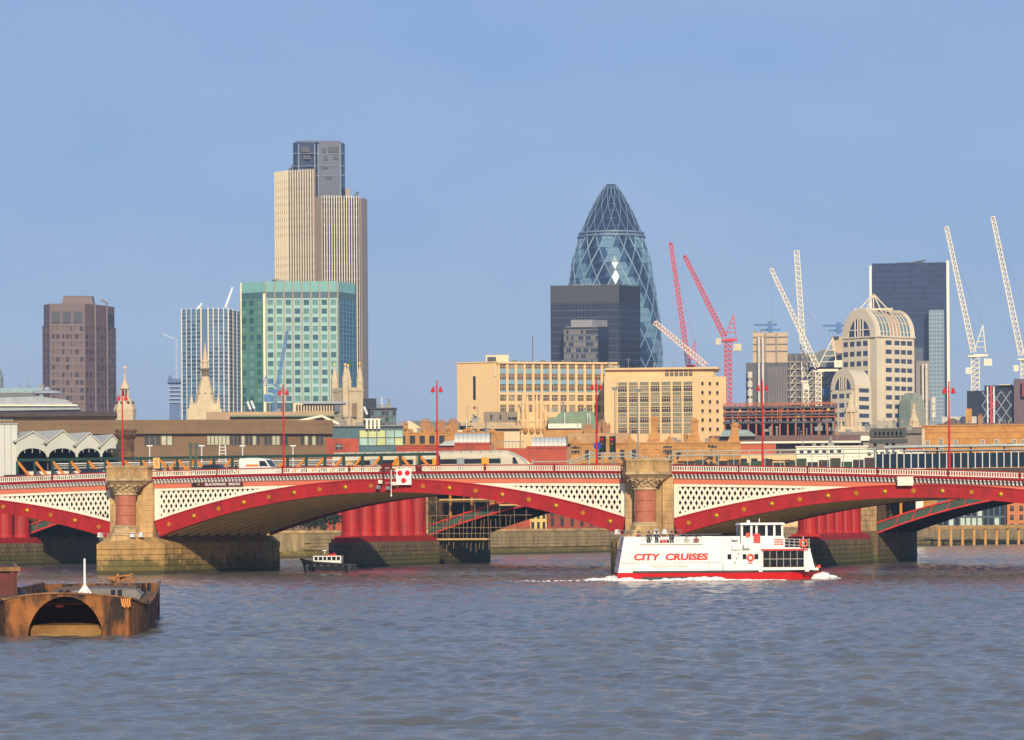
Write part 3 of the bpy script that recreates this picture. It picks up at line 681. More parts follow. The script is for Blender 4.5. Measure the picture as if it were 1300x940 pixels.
for i in range(3):
    a, bq = pu[i] + 1.6, pu[i + 1] - 1.6; c = (a + bq) / 2; half = (bq - a) / 2
    lo = arcf(c, half, 4.0, 9.6); hi = arcf(c, half, 5.4, 10.7); N = 44
    us = [a + (bq - a) * k / N for k in range(N + 1)]
    def strip(mb, top, bot, y0, y1):
        for k in range(N):
            p, q = us[k], us[k + 1]; mb.hexa([(p, y0, bot(p)), (q, y0, bot(q)), (q, y1, bot(q)), (p, y1, bot(p)), (p, y0, top(p)), (q, y0, top(q)), (q, y1, top(q)), (p, y1, top(p))])
    w = MB(); strip(w, hi, lo, 0.0, 0.25); part('arch_web', w, grn, RB)
    fl = MB(); strip(fl, lambda u: lo(u) + 0.14, lambda u: lo(u) - 0.06, -0.22, 0.35); strip(fl, lambda u: hi(u) + 0.08, lambda u: hi(u) - 0.12, -0.2, 0.35); part('arch_flange', fl, rflange, RB)
    for k in range(1, 26):
        u = a + (bq - a) * k / 26; s = MB(); s.bar((u, -0.06, lo(u) + .1), (u - (u - c) * .02, -0.06, hi(u)), 0.14, 0.1); part('web_stiffener', s, rflange, RB)
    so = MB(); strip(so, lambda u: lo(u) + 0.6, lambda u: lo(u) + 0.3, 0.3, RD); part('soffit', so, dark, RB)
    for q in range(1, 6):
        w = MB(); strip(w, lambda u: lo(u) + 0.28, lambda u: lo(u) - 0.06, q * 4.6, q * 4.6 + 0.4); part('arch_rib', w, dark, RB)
    for k in range(1, 19):            # ochre posts and arches above the rib
        u = a + (bq - a) * k / 19
        if hi(u) > 10.3: continue
        s = MB(); s.box(u - .16, u + .16, 0.02, .3, hi(u) + .02, 11.2); s.box(u - .5, u + .5, 0.03, .28, 10.6, 10.9); s.bar((u - .16, .15, 9.9), (u - .75, .15, 10.7), .16); s.bar((u + .16, .15, 9.9), (u + .75, .15, 10.7), .16); part('spandrel_post', s, ochre, RB)
    s = MB(); s.box(a, bq, 0.05, 0.25, 8.9, 9.05); part('spandrel_rail', s, ochre, RB) if False else None
    dk = MB(); dk.box(a - 1.6, bq + 1.6, -0.4, RD + .4, 11.3, 12.55); part('deck', dk, mat('rail_deck%d' % i, srgb(70, 66, 60), .8), RB)
# scaffolding under the middle span
T = thing('scaffolding', 'scaffold tubes and planks hung round the railway bridge pier under the middle arch', 'scaffolding', bw(0, V0 - 3, 0), -TH)
rr = random.Random(4); a = pu[1] + 1.9
tb = MB()
for k in range(26):
    u = a + k * 0.62; z0 = 3.0 + rr.random() * 1.2 - (1.4 if k < 18 else 0); tb.cyl((u, rr.random() * 1.5, z0), (u, rr.random() * 1.5, 9.0 + rr.random() * 1.5 if k % 3 == 0 else 6.0 + rr.random()), 0.045, n=5)
for z in (5.1, 4.3, 8.7, 10.0, 6.8): tb.cyl((a, 0, z), (a + 16, 0, z), 0.045, n=5)
part('tubes', tb, scaff, T)
for z, u0, u1 in ((8.9, a + 2.5, a + 13.5), (8.1, a + 11.3, a + 16.2), (3.4, a + 0.2, a + 9.5)):
    b = MB(); b.box(u0, u1, -0.3, 1.2, z, z + .22); part('plank_deck', b, plank, T)
# lattice girder with green chords and orange diagonals along the railway
T = thing('lattice_girder', 'dark green parapet girder with orange diagonal braces along the railway', 'girder', bw(0, V0, 12.56), -TH)
g0, g1 = upx(22, V0, -80), upx(557, V0, -80); nb = 23; st_ = (g1 - g0) / nb
b = MB(); b.box(g0, g1, -0.15, 0.2, 2.7, 3.1); part('top_chord', b, green, T)
b = MB(); b.box(g0, g1, -0.1, 0.2, 0.0, 0.35); part('bottom_chord', b, green, T)
vm = MB(); vm.box(-0.17, 0.17, -0.12, 0.15, 0.36, 2.69); vm = vm.mesh('upright', green)
for k in range(nb + 1): link('upright', vm, T, (g0 + k * st_, 0, 0))
dm1 = MB(); dm1.bar((0.1, 0.0, 2.65), (st_ - 0.75, 0.0, 0.4), 0.2, 0.34); dm1 = dm1.mesh('diagonal', orange)
dm2 = MB(); dm2.bar((0.75, 0.03, 0.4), (st_ - 0.1, 0.03, 2.65), 0.2, 0.34); dm2 = dm2.mesh('diagonal', orange)
for k in range(nb):
    if k < 11 or k > 20: link('diagonal', dm1, T, (g0 + k * st_, 0, 0))
    if k >= 8 and k <= 20: link('diagonal', dm2, T, (g0 + k * st_, 0.25 if k < 11 else 0, 0))
# platform wall and canopy edges behind the girder
T = thing('platform_wall', 'low cream platform wall behind the orange braced girder', 'wall', bw(0, V0 + 3, 12.56), -TH)
b = MB(); b.box(g0, g1 - 14, 0, .3, 0, 1.25); part('wall_panel', b, white, T)
b = MB(); b.box(g0, g1 - 14, .02, .28, 1.25, 1.42); part('coping', b, grey, T)
for z, h_, m_ in ((1.6, .16, steelw), (1.95, .22, mat('platform_grey', srgb(150, 150, 140), .6)), (2.3, .14, steelw)):
    b = MB(); b.box(g0 + 4, g1 - 14, .4, .5, z, z + h_); part('rail', b, m_, T)
b = MB()
for k in range(26): b.box(g0 + 4 + k * 1.9, g0 + 4.12 + k * 1.9, .5, .6, 1.3, 2.44)
part('rail_posts', b, grey, T, stuff=True)
# the train
tcream = mat('train_cream', srgb(205, 194, 168), .4, var=.06); tgrey = mat('train_grey', srgb(150, 156, 160), .4)
T = thing('train', 'cream train with a sloping cab standing on the railway bridge', 'train', bw(0, V0 + 7, 12.6), -TH)
t0, t1 = upx(425, V0 + 7, -85), upx(672, V0 + 7, -85); nc = 2; cl = (t1 - 3.2 - t0) / nc
sec = lambda k: [(1.4 * k - 1.4, 0.3), (1.4 * k - 1.4, 0.3)]
cs = [(-1.35, .4), (1.35, .4), (1.4, 1.2), (1.38, 2.5), (1.15, 3.1), (.6, 3.4), (-.6, 3.4), (-1.15, 3.1), (-1.38, 2.5), (-1.4, 1.2)]
tw = mat('train_window', (.02, .024, .03), .1); tyel = mat('train_yellow', srgb(226, 160, 30), .5)
for k in range(nc):
    x0 = t0 + k * cl; b = MB(); b.slab(cs, lambda a, z, d: (d, a, z), x0 + .2, x0 + cl - .2); C = part('carriage', b, tcream, T)
    b = MB(); b.box(x0 + .6, x0 + cl - .6, -1.43, -1.41, 1.55, 2.25); part('window_band', b, tw, C)
    for q in (0.22, 0.5, 0.78):
        b = MB(); b.box(x0 + cl * q - .55, x0 + cl * q + .55, -1.46, -1.43, .6, 2.4); part('door', b, tyel if q != .5 else tgrey, C)
    b = MB()
    for q in range(9): b.box(x0 + cl * (q + .5) / 9 - .04, x0 + cl * (q + .5) / 9 + .04, -1.2, 1.2, 3.0, 3.46)
    part('roof_ribs', b, tgrey, C, stuff=True)
    b = MB(); b.box(x0 + .3, x0 + cl - .3, -1.2, 1.2, 0, .39); part('underframe', b, black, C)
b = MB(); x0 = t1 - 3.2
b.add([(x0 - .2, y, z) for y, z in cs] + [(t1 + (0.2 if z < 1.5 else -1.2 if z < 2.8 else -2.6), y * .9, z * (1 if z < 2 else .93)) for y, z in cs], [tuple(range(9, -1, -1)), tuple(range(10, 20))] + [(i, (i + 1) % 10, 10 + (i + 1) % 10, 10 + i) for i in range(10)])
C = part('cab', b, tcream, T)
b = MB(); b.hexa([(t1 - 2.0, -1.44, 1.5), (t1 - 1.2, -1.42, 1.5), (t1 - 1.2, -1.3, 1.5), (t1 - 2.0, -1.3, 1.5), (t1 - 2.0, -1.43, 2.4), (t1 - 1.7, -1.41, 2.4), (t1 - 1.7, -1.3, 2.4), (t1 - 2.0, -1.3, 2.4)]); part('cab_window', b, tw, C)
b = MB(); b.box(t1 - .4, t1 + .25, -1.0, 1.0, .5, 1.4); part('cab_front', b, tyel, C)
# glass screen and long canopy at the right, with fence
T = thing('platform_screen', 'dark blue glazed platform screen with pale mullions on the right of the railway', 'screen', bw(0, V0 + 1, 12.56), -TH)
s0, s1 = upx(1112, V0 + 1, -80), upx(1330, V0 + 1, -80); n = 24; w = (s1 - s0) / n
b = MB(); b.box(-w / 2 + .08, w / 2 - .08, 0, .06, .1, 2.05); pm = b.mesh('pane', mat('screen_glass', srgb(24, 42, 56), .12, var=.35, scale=.9))
b = MB(); b.box(-.05, .05, -.1, .1, 0, 2.2); mm = b.mesh('mullion', steelw)
for k in range(n + 1):
    link('mullion', mm, T, (s0 + k * w, 0, 0))
    if k < n: link('pane', pm, T, (s0 + (k + .5) * w, 0, 0))
T = thing('platform_canopy', 'long pale flat platform canopy above the blue glazed screen', 'canopy', bw(0, V0 + 1, 12.56), -TH)
c0 = upx(1050, V0 + 1, -85)
b = MB(); b.box(c0 + 8, s1, -.8, 6, 2.9, 3.1); b.box(c0 + 8, s1, -.9, -.8, 2.85, 3.15); part('roof', b, mat('canopy_grey', srgb(176, 184, 180), .5), T)
b = MB(); b.box(c0 + 10, s1, -.5, 5, 2.35, 2.5); part('gutter_beam', b, tgrey, T)
b = MB()
for k in range(9): b.box(c0 + 10 + k * 4.5, c0 + 10.2 + k * 4.5, 2, 2.2, 0, 2.9)
part('posts', b, grey, T)
T = thing('railway_fence', 'pale handrails over dark fence panels along the railway behind the right hand arch', 'fence', bw(0, V0 + .5, 12.56), -TH)
f0, f1 = upx(852, V0, -80), upx(1110, V0, -80)
b = MB()
for z in (2.2, 2.75): b.cyl((f0, 0, z), (f1, 0, z), .1, n=6)
for k in range(14): b.cyl((f0 + (f1 - f0) * k / 13, .05, 0), (f0 + (f1 - f0) * k / 13, .05, 2.8), .06, n=6)
part('rails', b, mat('pale_rail', srgb(170, 178, 165), .5), T)
n = 18
for k in range(n):
    b = MB(); a = f0 + (f1 - f0) * k / n; b.box(a + .06, a + (f1 - f0) / n - .06, .2, .28, 0, 1.1 + .25 * ((k * 7) % 3)); part('panel', b, mat('fence_panel%d' % k, srgb(40 + 12 * (k % 3), 46 + 10 * (k % 4), 52), .5), T)
T = thing('low_handrail', 'pale stepped handrails beside the traffic lights behind the bridge', 'fence', bw(0, V0 - 20, 11.3), -TH)
h0, h1 = upx(676, V0 - 20, -80), upx(850, V0 - 20, -80); L = h1 - h0
b = MB()
P = [(0, 2.0), (L * .28, 2.0), (L * .42, 3.0), (L * .72, 3.0), (L * .84, 2.2), (L, 2.2)]
for dz in (0, .45):
    for p, q in zip(P, P[1:]): b.cyl((h0 + p[0], 0, p[1] + dz), (h0 + q[0], 0, q[1] + dz), .09, n=6)
for p in P: b.cyl((h0 + p[0], 0, 0), (h0 + p[0], 0, p[1] + .8), .1, n=6)
part('rails', b, mat('pale_rail_b', srgb(170, 178, 165), .5), T)
# gantry of cable drums on legs
T = Site('signal_gantry', 'dark gantry carrying a row of round housings on tall steel legs', 'gantry', 1131, 452, base=12.0)
s = T.s; dgm = mat('gantry_dark', srgb(48, 52, 50), .5)
b = MB()
for px in (1111, 1126, 1134): b.box(T.x(px) - .22, T.x(px) + .22, -.2, .2, 0, T.z(562))
part('legs', b, mat('gantry_steel', srgb(90, 100, 110), .5), T.o)
b = MB(); b.box(T.x(1104), T.x(1152), -1.2, 1.2, T.z(563), T.z(558)); part('platform', b, dgm, T.o)
b = MB(); b.cyl((0, 1.1, 0), (0, -1.1, 0), .62, n=12); b.cyl((0, -1.1, 0), (0, -1.2, 0), .45, n=12); dmn = b.mesh('drum', dgm)
for k in range(8): link('drum', dmn, T.o, (T.x(1109 + k * 5.3), 0, T.z(551)))
b = MB(); b.box(T.x(1105), T.x(1150), -.4, .4, T.z(546), T.z(544)); part('top_bar', b, dgm, T.o)
# ================================================================ vehicles and people on the bridge
def wheel_mesh():
    b = MB(); b.cyl((0, -.11, 0), (0, .11, 0), .33, n=16); return b.mesh('wheel', black)
def rim_mesh():
    b = MB(); b.cyl((0, -.125, 0), (0, -.11, 0), .2, n=12); return b.mesh('rim', grey)
WM, RM = wheel_mesh(), rim_mesh()
def car(label, px, v, col, taxi=False, face=1):
    u = upx(px, v, -75); T = thing('taxi' if taxi else 'car', label, 'car', bw(u, v, ZP(u) - 1.11), -TH + (0 if face > 0 else math.pi), 'vehicles crossing the bridge')
    hz = 1.0 if taxi else .9; top = 1.78 if taxi else 1.48; L = 2.25; W_ = .88; b = MB()
    prof = [(-L, .35), (L, .35), (L + .03, .7), (L - .15, hz - .08), (L - .95, hz), (-L + .6, hz + .02), (-L + .05, hz - .05), (-L - .03, .6)]
    b.slab(prof, lambda a, z, d: (a, d, z), -W_, W_); cm = mat('car_paint' + str(px), col, .25, var=.05); part('body', b, cm, T)
    cab = [(L - 1.0, hz), (L - 1.75, top), (-L + .85, top), (-L + .35, hz)]
    b = MB(); n = len(cab)
    b.add([(a, -W_ + .03, z) if z <= hz else (a, -W_ + .2, z) for a, z in cab] + [(a, W_ - .03, z) if z <= hz else (a, W_ - .2, z) for a, z in cab], [(0, 1, 2, 3), (7, 6, 5, 4), (0, 4, 5, 1), (1, 5, 6, 2), (2, 6, 7, 3)]); part('cabin', b, tw, T)
    b = MB(); b.hexa([(L - 1.72, -W_ + .19, top - .02), (L - 1.72, W_ - .19, top - .02), (-L + .83, W_ - .19, top - .02), (-L + .83, -W_ + .19, top - .02), (L - 1.78, -W_ + .24, top + .05), (L - 1.78, W_ - .24, top + .05), (-L + .9, W_ - .24, top + .05), (-L + .9, -W_ + .24, top + .05)])
    part('roof', b, cm, T)
    b = MB()
    for a0, a1 in ((.55, .6), (-.45, -.4)): b.bar((a0, -W_ + .03, hz), (a0 - .05, -W_ + .18, top), .07)
    part('pillars', b, cm, T)
    for x in (L - .75, -L + .75):
        for y in (-W_ + .08, W_ - .08):
            wo = link('wheel', WM, T, (x, y, .33)); link('rim', RM, wo, (0, 0, 0), (0, 0, 0 if y < 0 else math.pi))
    b = MB(); b.box(L - .05, L + .05, -.75, -.45, .62, .78); part('headlight', b, steelw, T)
    b = MB(); b.box(L - .05, L + .05, .45, .75, .62, .78); part('headlight', b, steelw, T)
    b = MB(); b.box(-L - .06, -L + .05, -.8, -.6, .62, .85); b.box(-L - .06, -L + .05, .6, .8, .62, .85); part('tail_lights', b, brightred, T)
    if taxi:
        b = MB(); b.box(.1, .35, -.3, .3, top + .05, top + .17); part('roof_sign', b, orange, T)
car('black taxi just left of the white van', 275, 7, (.015, .015, .02), True)
car('dark blue car on the bridge near the left edge of the picture', 22, 8, (.03, .04, .07))
car('black car on the bridge left of the stone pier', 121, 8, (.012, .012, .014), True)
u = upx(331, 7, -80); T = thing('van', 'white delivery van with an orange stripe crossing the bridge', 'van', bw(u, 7, ZP(u) - 1.11), -TH, 'vehicles crossing the bridge')
vw = mat('van_white', (.78, .77, .72), .3, var=.04); vs = 2.35
b = MB(); prof = [(-2.3, .45), (2.25, .45), (2.3, .9), (2.2, 1.15), (1.55, 1.42), (1.0, 2.2), (.75, 2.38), (-2.2, 2.42), (-2.33, 2.2)]
b.slab(prof, lambda a, z, d: (a, d, z), -.95, .95); part('body', b, vw, T)
b = MB(); b.box(-1.5, .1, -.975, -.952, 1.45, 1.68); part('stripe', b, orange, T)
b = MB(); b.slab([(.25, 1.45), (1.35, 1.45), (.95, 2.05), (.25, 2.1)], lambda a, z, d: (a, d, z), -.965, -.952); part('side_window', b, tw, T)
b = MB(); b.hexa([(1.58, -.8, 1.45), (1.58, .8, 1.45), (1.5, .8, 1.45), (1.5, -.8, 1.45), (1.05, -.75, 2.18), (1.05, .75, 2.18), (.98, .75, 2.18), (.98, -.75, 2.18)]); part('windscreen', b, tw, T)
b = MB(); b.box(-1.6, -.2, -.5, .5, 2.42, 2.5); part('roof_rack', b, grey, T)
for x in (1.5, -1.5):
    for y in (-.88, .88):
        wo = link('wheel', WM, T, (x, y, .33)); link('rim', RM, wo, (0, 0, 0), (0, 0, 0 if y < 0 else math.pi))
b = MB(); b.box(2.2, 2.33, -.8, -.5, .9, 1.1); part('headlight', b, steelw, T)
b = MB(); b.box(2.2, 2.33, .5, .8, .9, 1.1); part('headlight', b, steelw, T)
# people: one skinned body, hair as a child
SKIN = mat('skin', (.45, .26, .18), .6, var=.05); HAIR = mat('hair', (.03, .02, .015), .7)
def body_mesh(pose):
    J = {'pel': (0, 0, .95, .15), 'wai': (0, .01, 1.12, .14), 'che': (0, 0, 1.33, .165), 'nec': (0, 0, 1.5, .06), 'hea': (0, -.02, 1.6, .095), 'cro': (0, 0, 1.7, .085)}
    E = [('pel', 'wai'), ('wai', 'che'), ('che', 'nec'), ('nec', 'hea'), ('hea', 'cro')]
    for s, n in ((-1, 'l'), (1, 'r')):
        st = {'stand': 0.0, 'walk': .28 * s, 'lean': 0.05}[pose]
        J.update({n + 'hip': (.1 * s, 0, .9, .1), n + 'kne': (.11 * s, -st * .5 - .02, .5, .068), n + 'ank': (.11 * s, -st + .03, .09, .045), n + 'toe': (.13 * s, -st - .14, .04, .035)})
        E += [('pel', n + 'hip'), (n + 'hip', n + 'kne'), (n + 'kne', n + 'ank'), (n + 'ank', n + 'toe')]
        if pose == 'lean': el, wr, hd = (.26 * s, -.12, 1.15, .048), (.2 * s, -.38, 1.12, .036), (.17 * s, -.47, 1.11, .034)
        elif pose == 'walk': el, wr, hd = (.25 * s, .1 * s, 1.12, .048), (.25 * s, .1 * s - .18, .92, .036), (.24 * s, .1 * s - .24, .84, .034)
        else: el, wr, hd = (.26 * s, .04, 1.12, .048), (.23 * s, -.1, .93, .036), (.22 * s, -.14, .84, .034)
        J.update({n + 'sho': (.19 * s, 0, 1.41, .07), n + 'elb': el, n + 'wri': wr, n + 'han': hd})
        E += [('che', n + 'sho'), (n + 'sho', n + 'elb'), (n + 'elb', n + 'wri'), (n + 'wri', n + 'han')]
        hx = Vector(hd[:3]); dr = (hx - Vector(wr[:3])).normalized()
        for f in range(4):
            q = hx + dr * (.075 + .01 * (f in (1, 2))) + Vector((0, .025 * (f - 1.5), 0)) + Vector((-.012 * s, -.02, 0)); J[n + 'f%d' % f] = (*q, .009); E.append((n + 'han', n + 'f%d' % f))
        q = hx + dr * .03 + Vector((-.03 * s, -.045, 0)); J[n + 'th'] = (*q, .01); E.append((n + 'han', n + 'th'))
    J['nos'] = (0, -.115, 1.61, .018); E.append(('hea', 'nos'))
    ks = list(J); me = bpy.data.meshes.new('body'); me.from_pydata([J[k][:3] for k in ks], [(ks.index(a), ks.index(b)) for a, b in E], [])
    ob = bpy.data.objects.new('body', me); COL.objects.link(ob)
    ob.modifiers.new('skin', 'SKIN'); ob.modifiers.new('sub', 'SUBSURF').levels = 1
    for k, v in zip(ks, me.skin_vertices[0].data): v.radius = (J[k][3], J[k][3]); v.use_root = (k == 'pel')
    dg = bpy.context.evaluated_depsgraph_get(); out = bpy.data.meshes.new_from_object(ob.evaluated_get(dg)); bpy.data.objects.remove(ob)
    return out
BODY = {p: body_mesh(p) for p in ('stand', 'walk', 'lean')}
hm = MB(); hm.ball((0, .02, 1.68), .125, 10, 6, (.95, 1.05, .85)); HAIRM = hm.mesh('hair', HAIR, True)
def person(label, loc, rz, pose, top, legs, group=None, parent=None):
    T = thing('person', label, 'person', loc, rz, group)
    me = BODY[pose].copy(); me.materials.clear()
    key = tuple(top) + tuple(legs)
    for m in (mat('clothes_top', top, .8), mat('clothes_legs', legs, .8), SKIN, black): me.materials.append(m)
    for p in me.polygons:
        c = p.center; hand = abs(c.x) > .12 and ((pose == 'lean' and c.y < -.4) or (pose != 'lean' and c.z < .9 and c.z > .7 and abs(c.x) > .19))
        p.material_index = 2 if (c.z > 1.5 or hand) else 3 if c.z < .1 else 1 if c.z < .98 else 0
        p.use_smooth = True
    link('body', me, T); link('hair', HAIRM, T)
    return T
pd = [(213, 3.6, 'walk', (.03, .03, .04), 'pedestrian in black seen over the parapet right of the orange sign'), (222, 2.2, 'walk', (.05, .035, .03), 'pedestrian in dark brown seen over the parapet left of the taxi'),
      (300, 2.4, 'walk', (.02, .02, .025), 'pedestrian in black between the taxi and the white van'), (896, 2.0, 'walk', (.02, .02, .02), 'pedestrian in black seen over the parapet right of the stone pier'),
      (903, 2.6, 'walk', (.03, .03, .05), 'pedestrian in navy walking just behind the one in black'), (1043, 2.4, 'walk', (.25, .04, .03), 'pedestrian in dull red seen over the parapet near the dark fence'), (1000, 2.5, 'walk', (.02, .02, .03), 'pedestrian in dark coat left of the one in dull red')]
for px, v, po, cc, lab in pd:
    u = upx(px, v, -75); person(lab, bw(u, v, ZP(u) - .98), -TH + R(90 if px < 500 else -90), po, cc, (.02, .02, .025), 'pedestrians on the bridge')
# ================================================================ far-bank things seen under the arches
brickr = mat('red_brick', srgb(150, 70, 48), .85, var=.2, scale=.4, col2=srgb(120, 58, 42)); brickw = mat('window_dark', (.03, .035, .04), .15, var=.5, scale=.3)
T = Site('riverside_house', 'dark red brick riverside house seen beneath the right end of the middle arch', 'building', 742, 640, 660)
P = T.plan([(695, 0), (795, 0), (795, 14), (695, 14)]); b = MB(); b.prism(P, 0, T.z(630)); part('wall', b, brickr, T.o)
facade(T, P[0], P[1], T.z(674), T.z(645), 8, 1, brickr, brickw, fx=.34, fz=.62, d=.3, mull=1)
T = Site('riverside_pavilion', 'yellow riverside building with tall windows left of the red brick house', 'building', 684, 632, 660)
P = T.plan([(673, 0), (694, 0), (694, 14), (673, 14)]); yl = mat('yellow_render', srgb(214, 180, 100), .8); b = MB(); b.prism(P, 0, T.z(640)); part('wall', b, yl, T.o)
facade(T, P[0], P[1], T.z(674), T.z(648), 3, 2, yl, brickw, fx=.5, fz=.7, d=.3)
T = Site('glass_office', 'dark glass riverside office with pale panels under the right hand arch', 'building', 1232, 815, 655)
P = T.plan([(1190, 0), (1276, 0), (1276, 16), (1190, 16)]); gp = mat('office_panel', srgb(70, 84, 92), .4); b = MB(); b.prism(P, 0, T.z(634)); part('wall', b, gp, T.o)
facade(T, P[0], P[1], T.z(673), T.z(640), 12, 2, gp, mat('office_glass', (.02, .03, .04), .1), fx=.75, fz=.85, d=.3, glass2=mat('office_pale', srgb(190, 205, 190), .4))
T = Site('brick_warehouse', 'orange brick riverside warehouse at the right edge under the bridge', 'building', 1312, 830, 655)
P = T.plan([(1279, 0), (1350, 0), (1350, 18), (1279, 18)]); ob = mat('orange_brick', srgb(196, 122, 66), .85, scale=.4); b = MB(); b.prism(P, 0, T.z(630)); part('wall', b, ob, T.o)
facade(T, P[0], P[1], T.z(674), T.z(640), 6, 3, ob, brickw, fx=.4, fz=.6, d=.3, mull=1)
T = thing('timber_jetty', 'row of pale timber piles with a walkway against the far river wall', 'jetty', (112, 758, 0)); tim = mat('timber', srgb(190, 140, 66), .8)
for k in range(9):
    b = MB(); x = -12 + k * 3.4; b.box(x - .3, x + .3, -.3 + k * 4.6 - 20, .3 + k * 4.6 - 20, -2, 3.9); part('pile', b, tim, T)
b = MB(); b.hexa([(-13, -21.5, 3.9), (17, 17.5, 3.9), (16, 19, 3.9), (-14, -20, 3.9), (-13, -21.5, 4.3), (17, 17.5, 4.3), (16, 19, 4.3), (-14, -20, 4.3)]); part('walkway', b, tim, T)
# trees on the embankment under the middle arch
leafm = mat('foliage', (.045, .06, .02), .7, var=.5, scale=.5); bark = mat('bark', (.09, .065, .045), .9)
def tree(x, y, h, w, label, seed):
    T = thing('tree', label, 'tree', (x, y, G), 0, 'trees on the far embankment'); r = random.Random(seed); b = MB()
    b.cyl((0, 0, 0), (0, 0, h * .5), .3, .18, 8)
    for k in range(6):
        t = k * 1.05; b.cyl((0, 0, h * (.3 + .04 * k)), (w * .5 * math.cos(t), w * .5 * math.sin(t), h * (.6 + .05 * k)), .12, .03, 6)
    part('trunk', b, bark, T)
    c = MB(); cl = [(r.gauss(0, w * .3), r.gauss(0, w * .3), h * r.uniform(.4, .95), r.uniform(.5, 1.0)) for _ in range(26)]
    for (cx, cy, cz, cr) in cl:
        for _ in range(60):
            p = Vector((cx + r.gauss(0, cr * .6), cy + r.gauss(0, cr * .6), cz + r.gauss(0, cr * .5))); a = Vector((r.gauss(0, 1), r.gauss(0, 1), r.gauss(0, 1))).normalized() * .22; q = a.orthogonal().normalized() * .16
            c.add([p - a, p + q, p + a, p - q], [(0, 1, 2, 3)])
    part('crown', c, leafm, T)
for k, (px, Y, h, w) in enumerate(((372, 575, 5.5, 4), (392, 580, 4.5, 4), (408, 578, 5, 3.5), (424, 585, 5.8, 4))):
    tree((px - CX) / F * Y, Y, h, w, ['bushy tree behind the far river wall, leftmost by the stone pier', 'lowest bushy tree behind the far river wall', 'bushy tree behind the far river wall, second from the red columns', 'tallest bushy tree behind the far river wall, next to the red columns'][k], 20 + k)
# ================================================================ boats
foam_m = mat('foam', (.75, .76, .74), .9, var=.08, scale=2)
def foam(name, label, pts, seed, wid=1.0, hgt=.35, dens=26):
    """churned white water: a heap of small crests along a line"""
    r = random.Random(seed); b = MB()
    for (p, q) in zip(pts, pts[1:]):
        L = math.hypot(q[0] - p[0], q[1] - p[1]); n = int(L * dens)
        for k in range(n):
            t = r.random(); w = p[2] * (1 - t) + q[2] * t; x = p[0] + (q[0] - p[0]) * t + r.gauss(0, .25); y = p[1] + (q[1] - p[1]) * t + r.gauss(0, wid * .5)
            s = r.uniform(.06, .26) * (.5 + w); b.ball((x, y, r.uniform(-.02, .5) * w * hgt * 2 * (1 - min(1, abs(y - p[1]) / (wid * 1.6)))), s, 6, 4, (1.7, 1, .5 + .5 * w))
    o = part(name, b, foam_m, None); o['kind'] = 'stuff'; return o
# ---- passenger boat
BY = 303.0; Bt = thing('passenger_boat', 'white and red passenger cruise boat passing in front of the right stone pier', 'boat', ((911 - CX) * BY / F, BY, 0), R(1.5))
bs = BY / F
X = lambda px: (px - 911) * bs
Zb = lambda py, px=911: H - ((py - CY) + ROLL * (px - CX)) * bs
bwh = mat('boat_white', (.80, .78, .72), .35, var=.05, scale=1.2, col2=(.62, .55, .42), mix=(.54, .8), stretch=3); bred = mat('boat_red', srgb(206, 22, 22), .4, var=.1); bgl = mat('boat_glass', (.004, .005, .007), .2, spec=.12)
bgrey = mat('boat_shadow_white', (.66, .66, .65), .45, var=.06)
W0 = 3.3
hull = MB(); zt = Zb(726)
st = [(X(781), 1.0), (X(800), 1.0), (X(950), 1.0), (X(1000), .86), (X(1025), .5), (X(1041), .08)]
for (xa, ka), (xb, kb) in zip(st, st[1:]):
    lo = lambda x: x - (.5 if x > X(1020) else 0)
    hull.hexa([(lo(xa), -W0 * ka * .85, -1), (lo(xb), -W0 * kb * .85, -1), (lo(xb), W0 * kb * .85, -1), (lo(xa), W0 * ka * .85, -1), (xa, -W0 * ka, zt), (xb, -W0 * kb, zt), (xb, W0 * kb, zt), (xa, W0 * ka, zt)])
part('hull', hull, bred, Bt)
fb = MB()
for (xa, ka), (xb, kb) in zip(st[1:], st[2:]): fb.hexa([(xa, -W0 * ka - .1, zt - .02), (xb, -W0 * kb - .1, zt - .02), (xb, W0 * kb + .1, zt - .02), (xa, W0 * ka + .1, zt - .02), (xa, -W0 * ka - .1, zt + .16), (xb, -W0 * kb - .1, zt + .16), (xb, W0 * kb + .1, zt + .16), (xa, W0 * ka + .1, zt + .16)])
part('rubbing_strake', fb, black, Bt)
b = MB(); b.box(X(812), X(905), -W0 * .95, W0 * .95, -1, Zb(731)); 
b = MB(); b.box(X(811), X(906), -W0 - .03, -W0 + .01, -.2, Zb(731.5)); part('stern_shade_panel', b, black, Bt)  # flat black panel painted as the shadowed gap under the stern
# after house with cut-down rail
zT, zN = Zb(681), Zb(689)
b = MB()
b.slab([(X(781.5), zt), (X(912), zt), (X(912), zT), (X(887), zT), (X(887), zN), (X(811), zN), (X(811), zT), (X(789.5), zT)], lambda a, z, d: (a, d, z), -W0 - .02, -W0 + .14)
b.slab([(X(781.5), zt), (X(912), zt), (X(912), zT), (X(789.5), zT)], lambda a, z, d: (a, d, z), W0 - .14, W0 + .02)
b.slab([(X(781.8), zt), (X(785), zt), (X(792), zT), (X(789.8), zT)], lambda a, z, d: (a, d, z), -W0 + .14, W0 - .14)
b.box(X(908), X(911.8), -W0 + .14, W0 - .14, zt, zT)
H_ = part('after_house', b, bwh, Bt)
b = MB(); b.box(X(786), X(908), -W0 + .14, W0 - .14, zN - .75, zN - .62); part('upper_deck', b, grey, Bt)
b = MB(); b.box(X(809), X(889), -W0 - .2, -W0 + .16, zN - .12, zN); part('rail_ledge', b, bwh, H_)
b = MB(); b.box(X(784), X(911.5), -W0 - .05, -W0 - .02, Zb(714.2), Zb(713.6)); b.box(X(895.5), X(896.2), -W0 - .05, -W0 - .02, zt, Zb(713.6)); part('panel_seam', b, grey, H_)
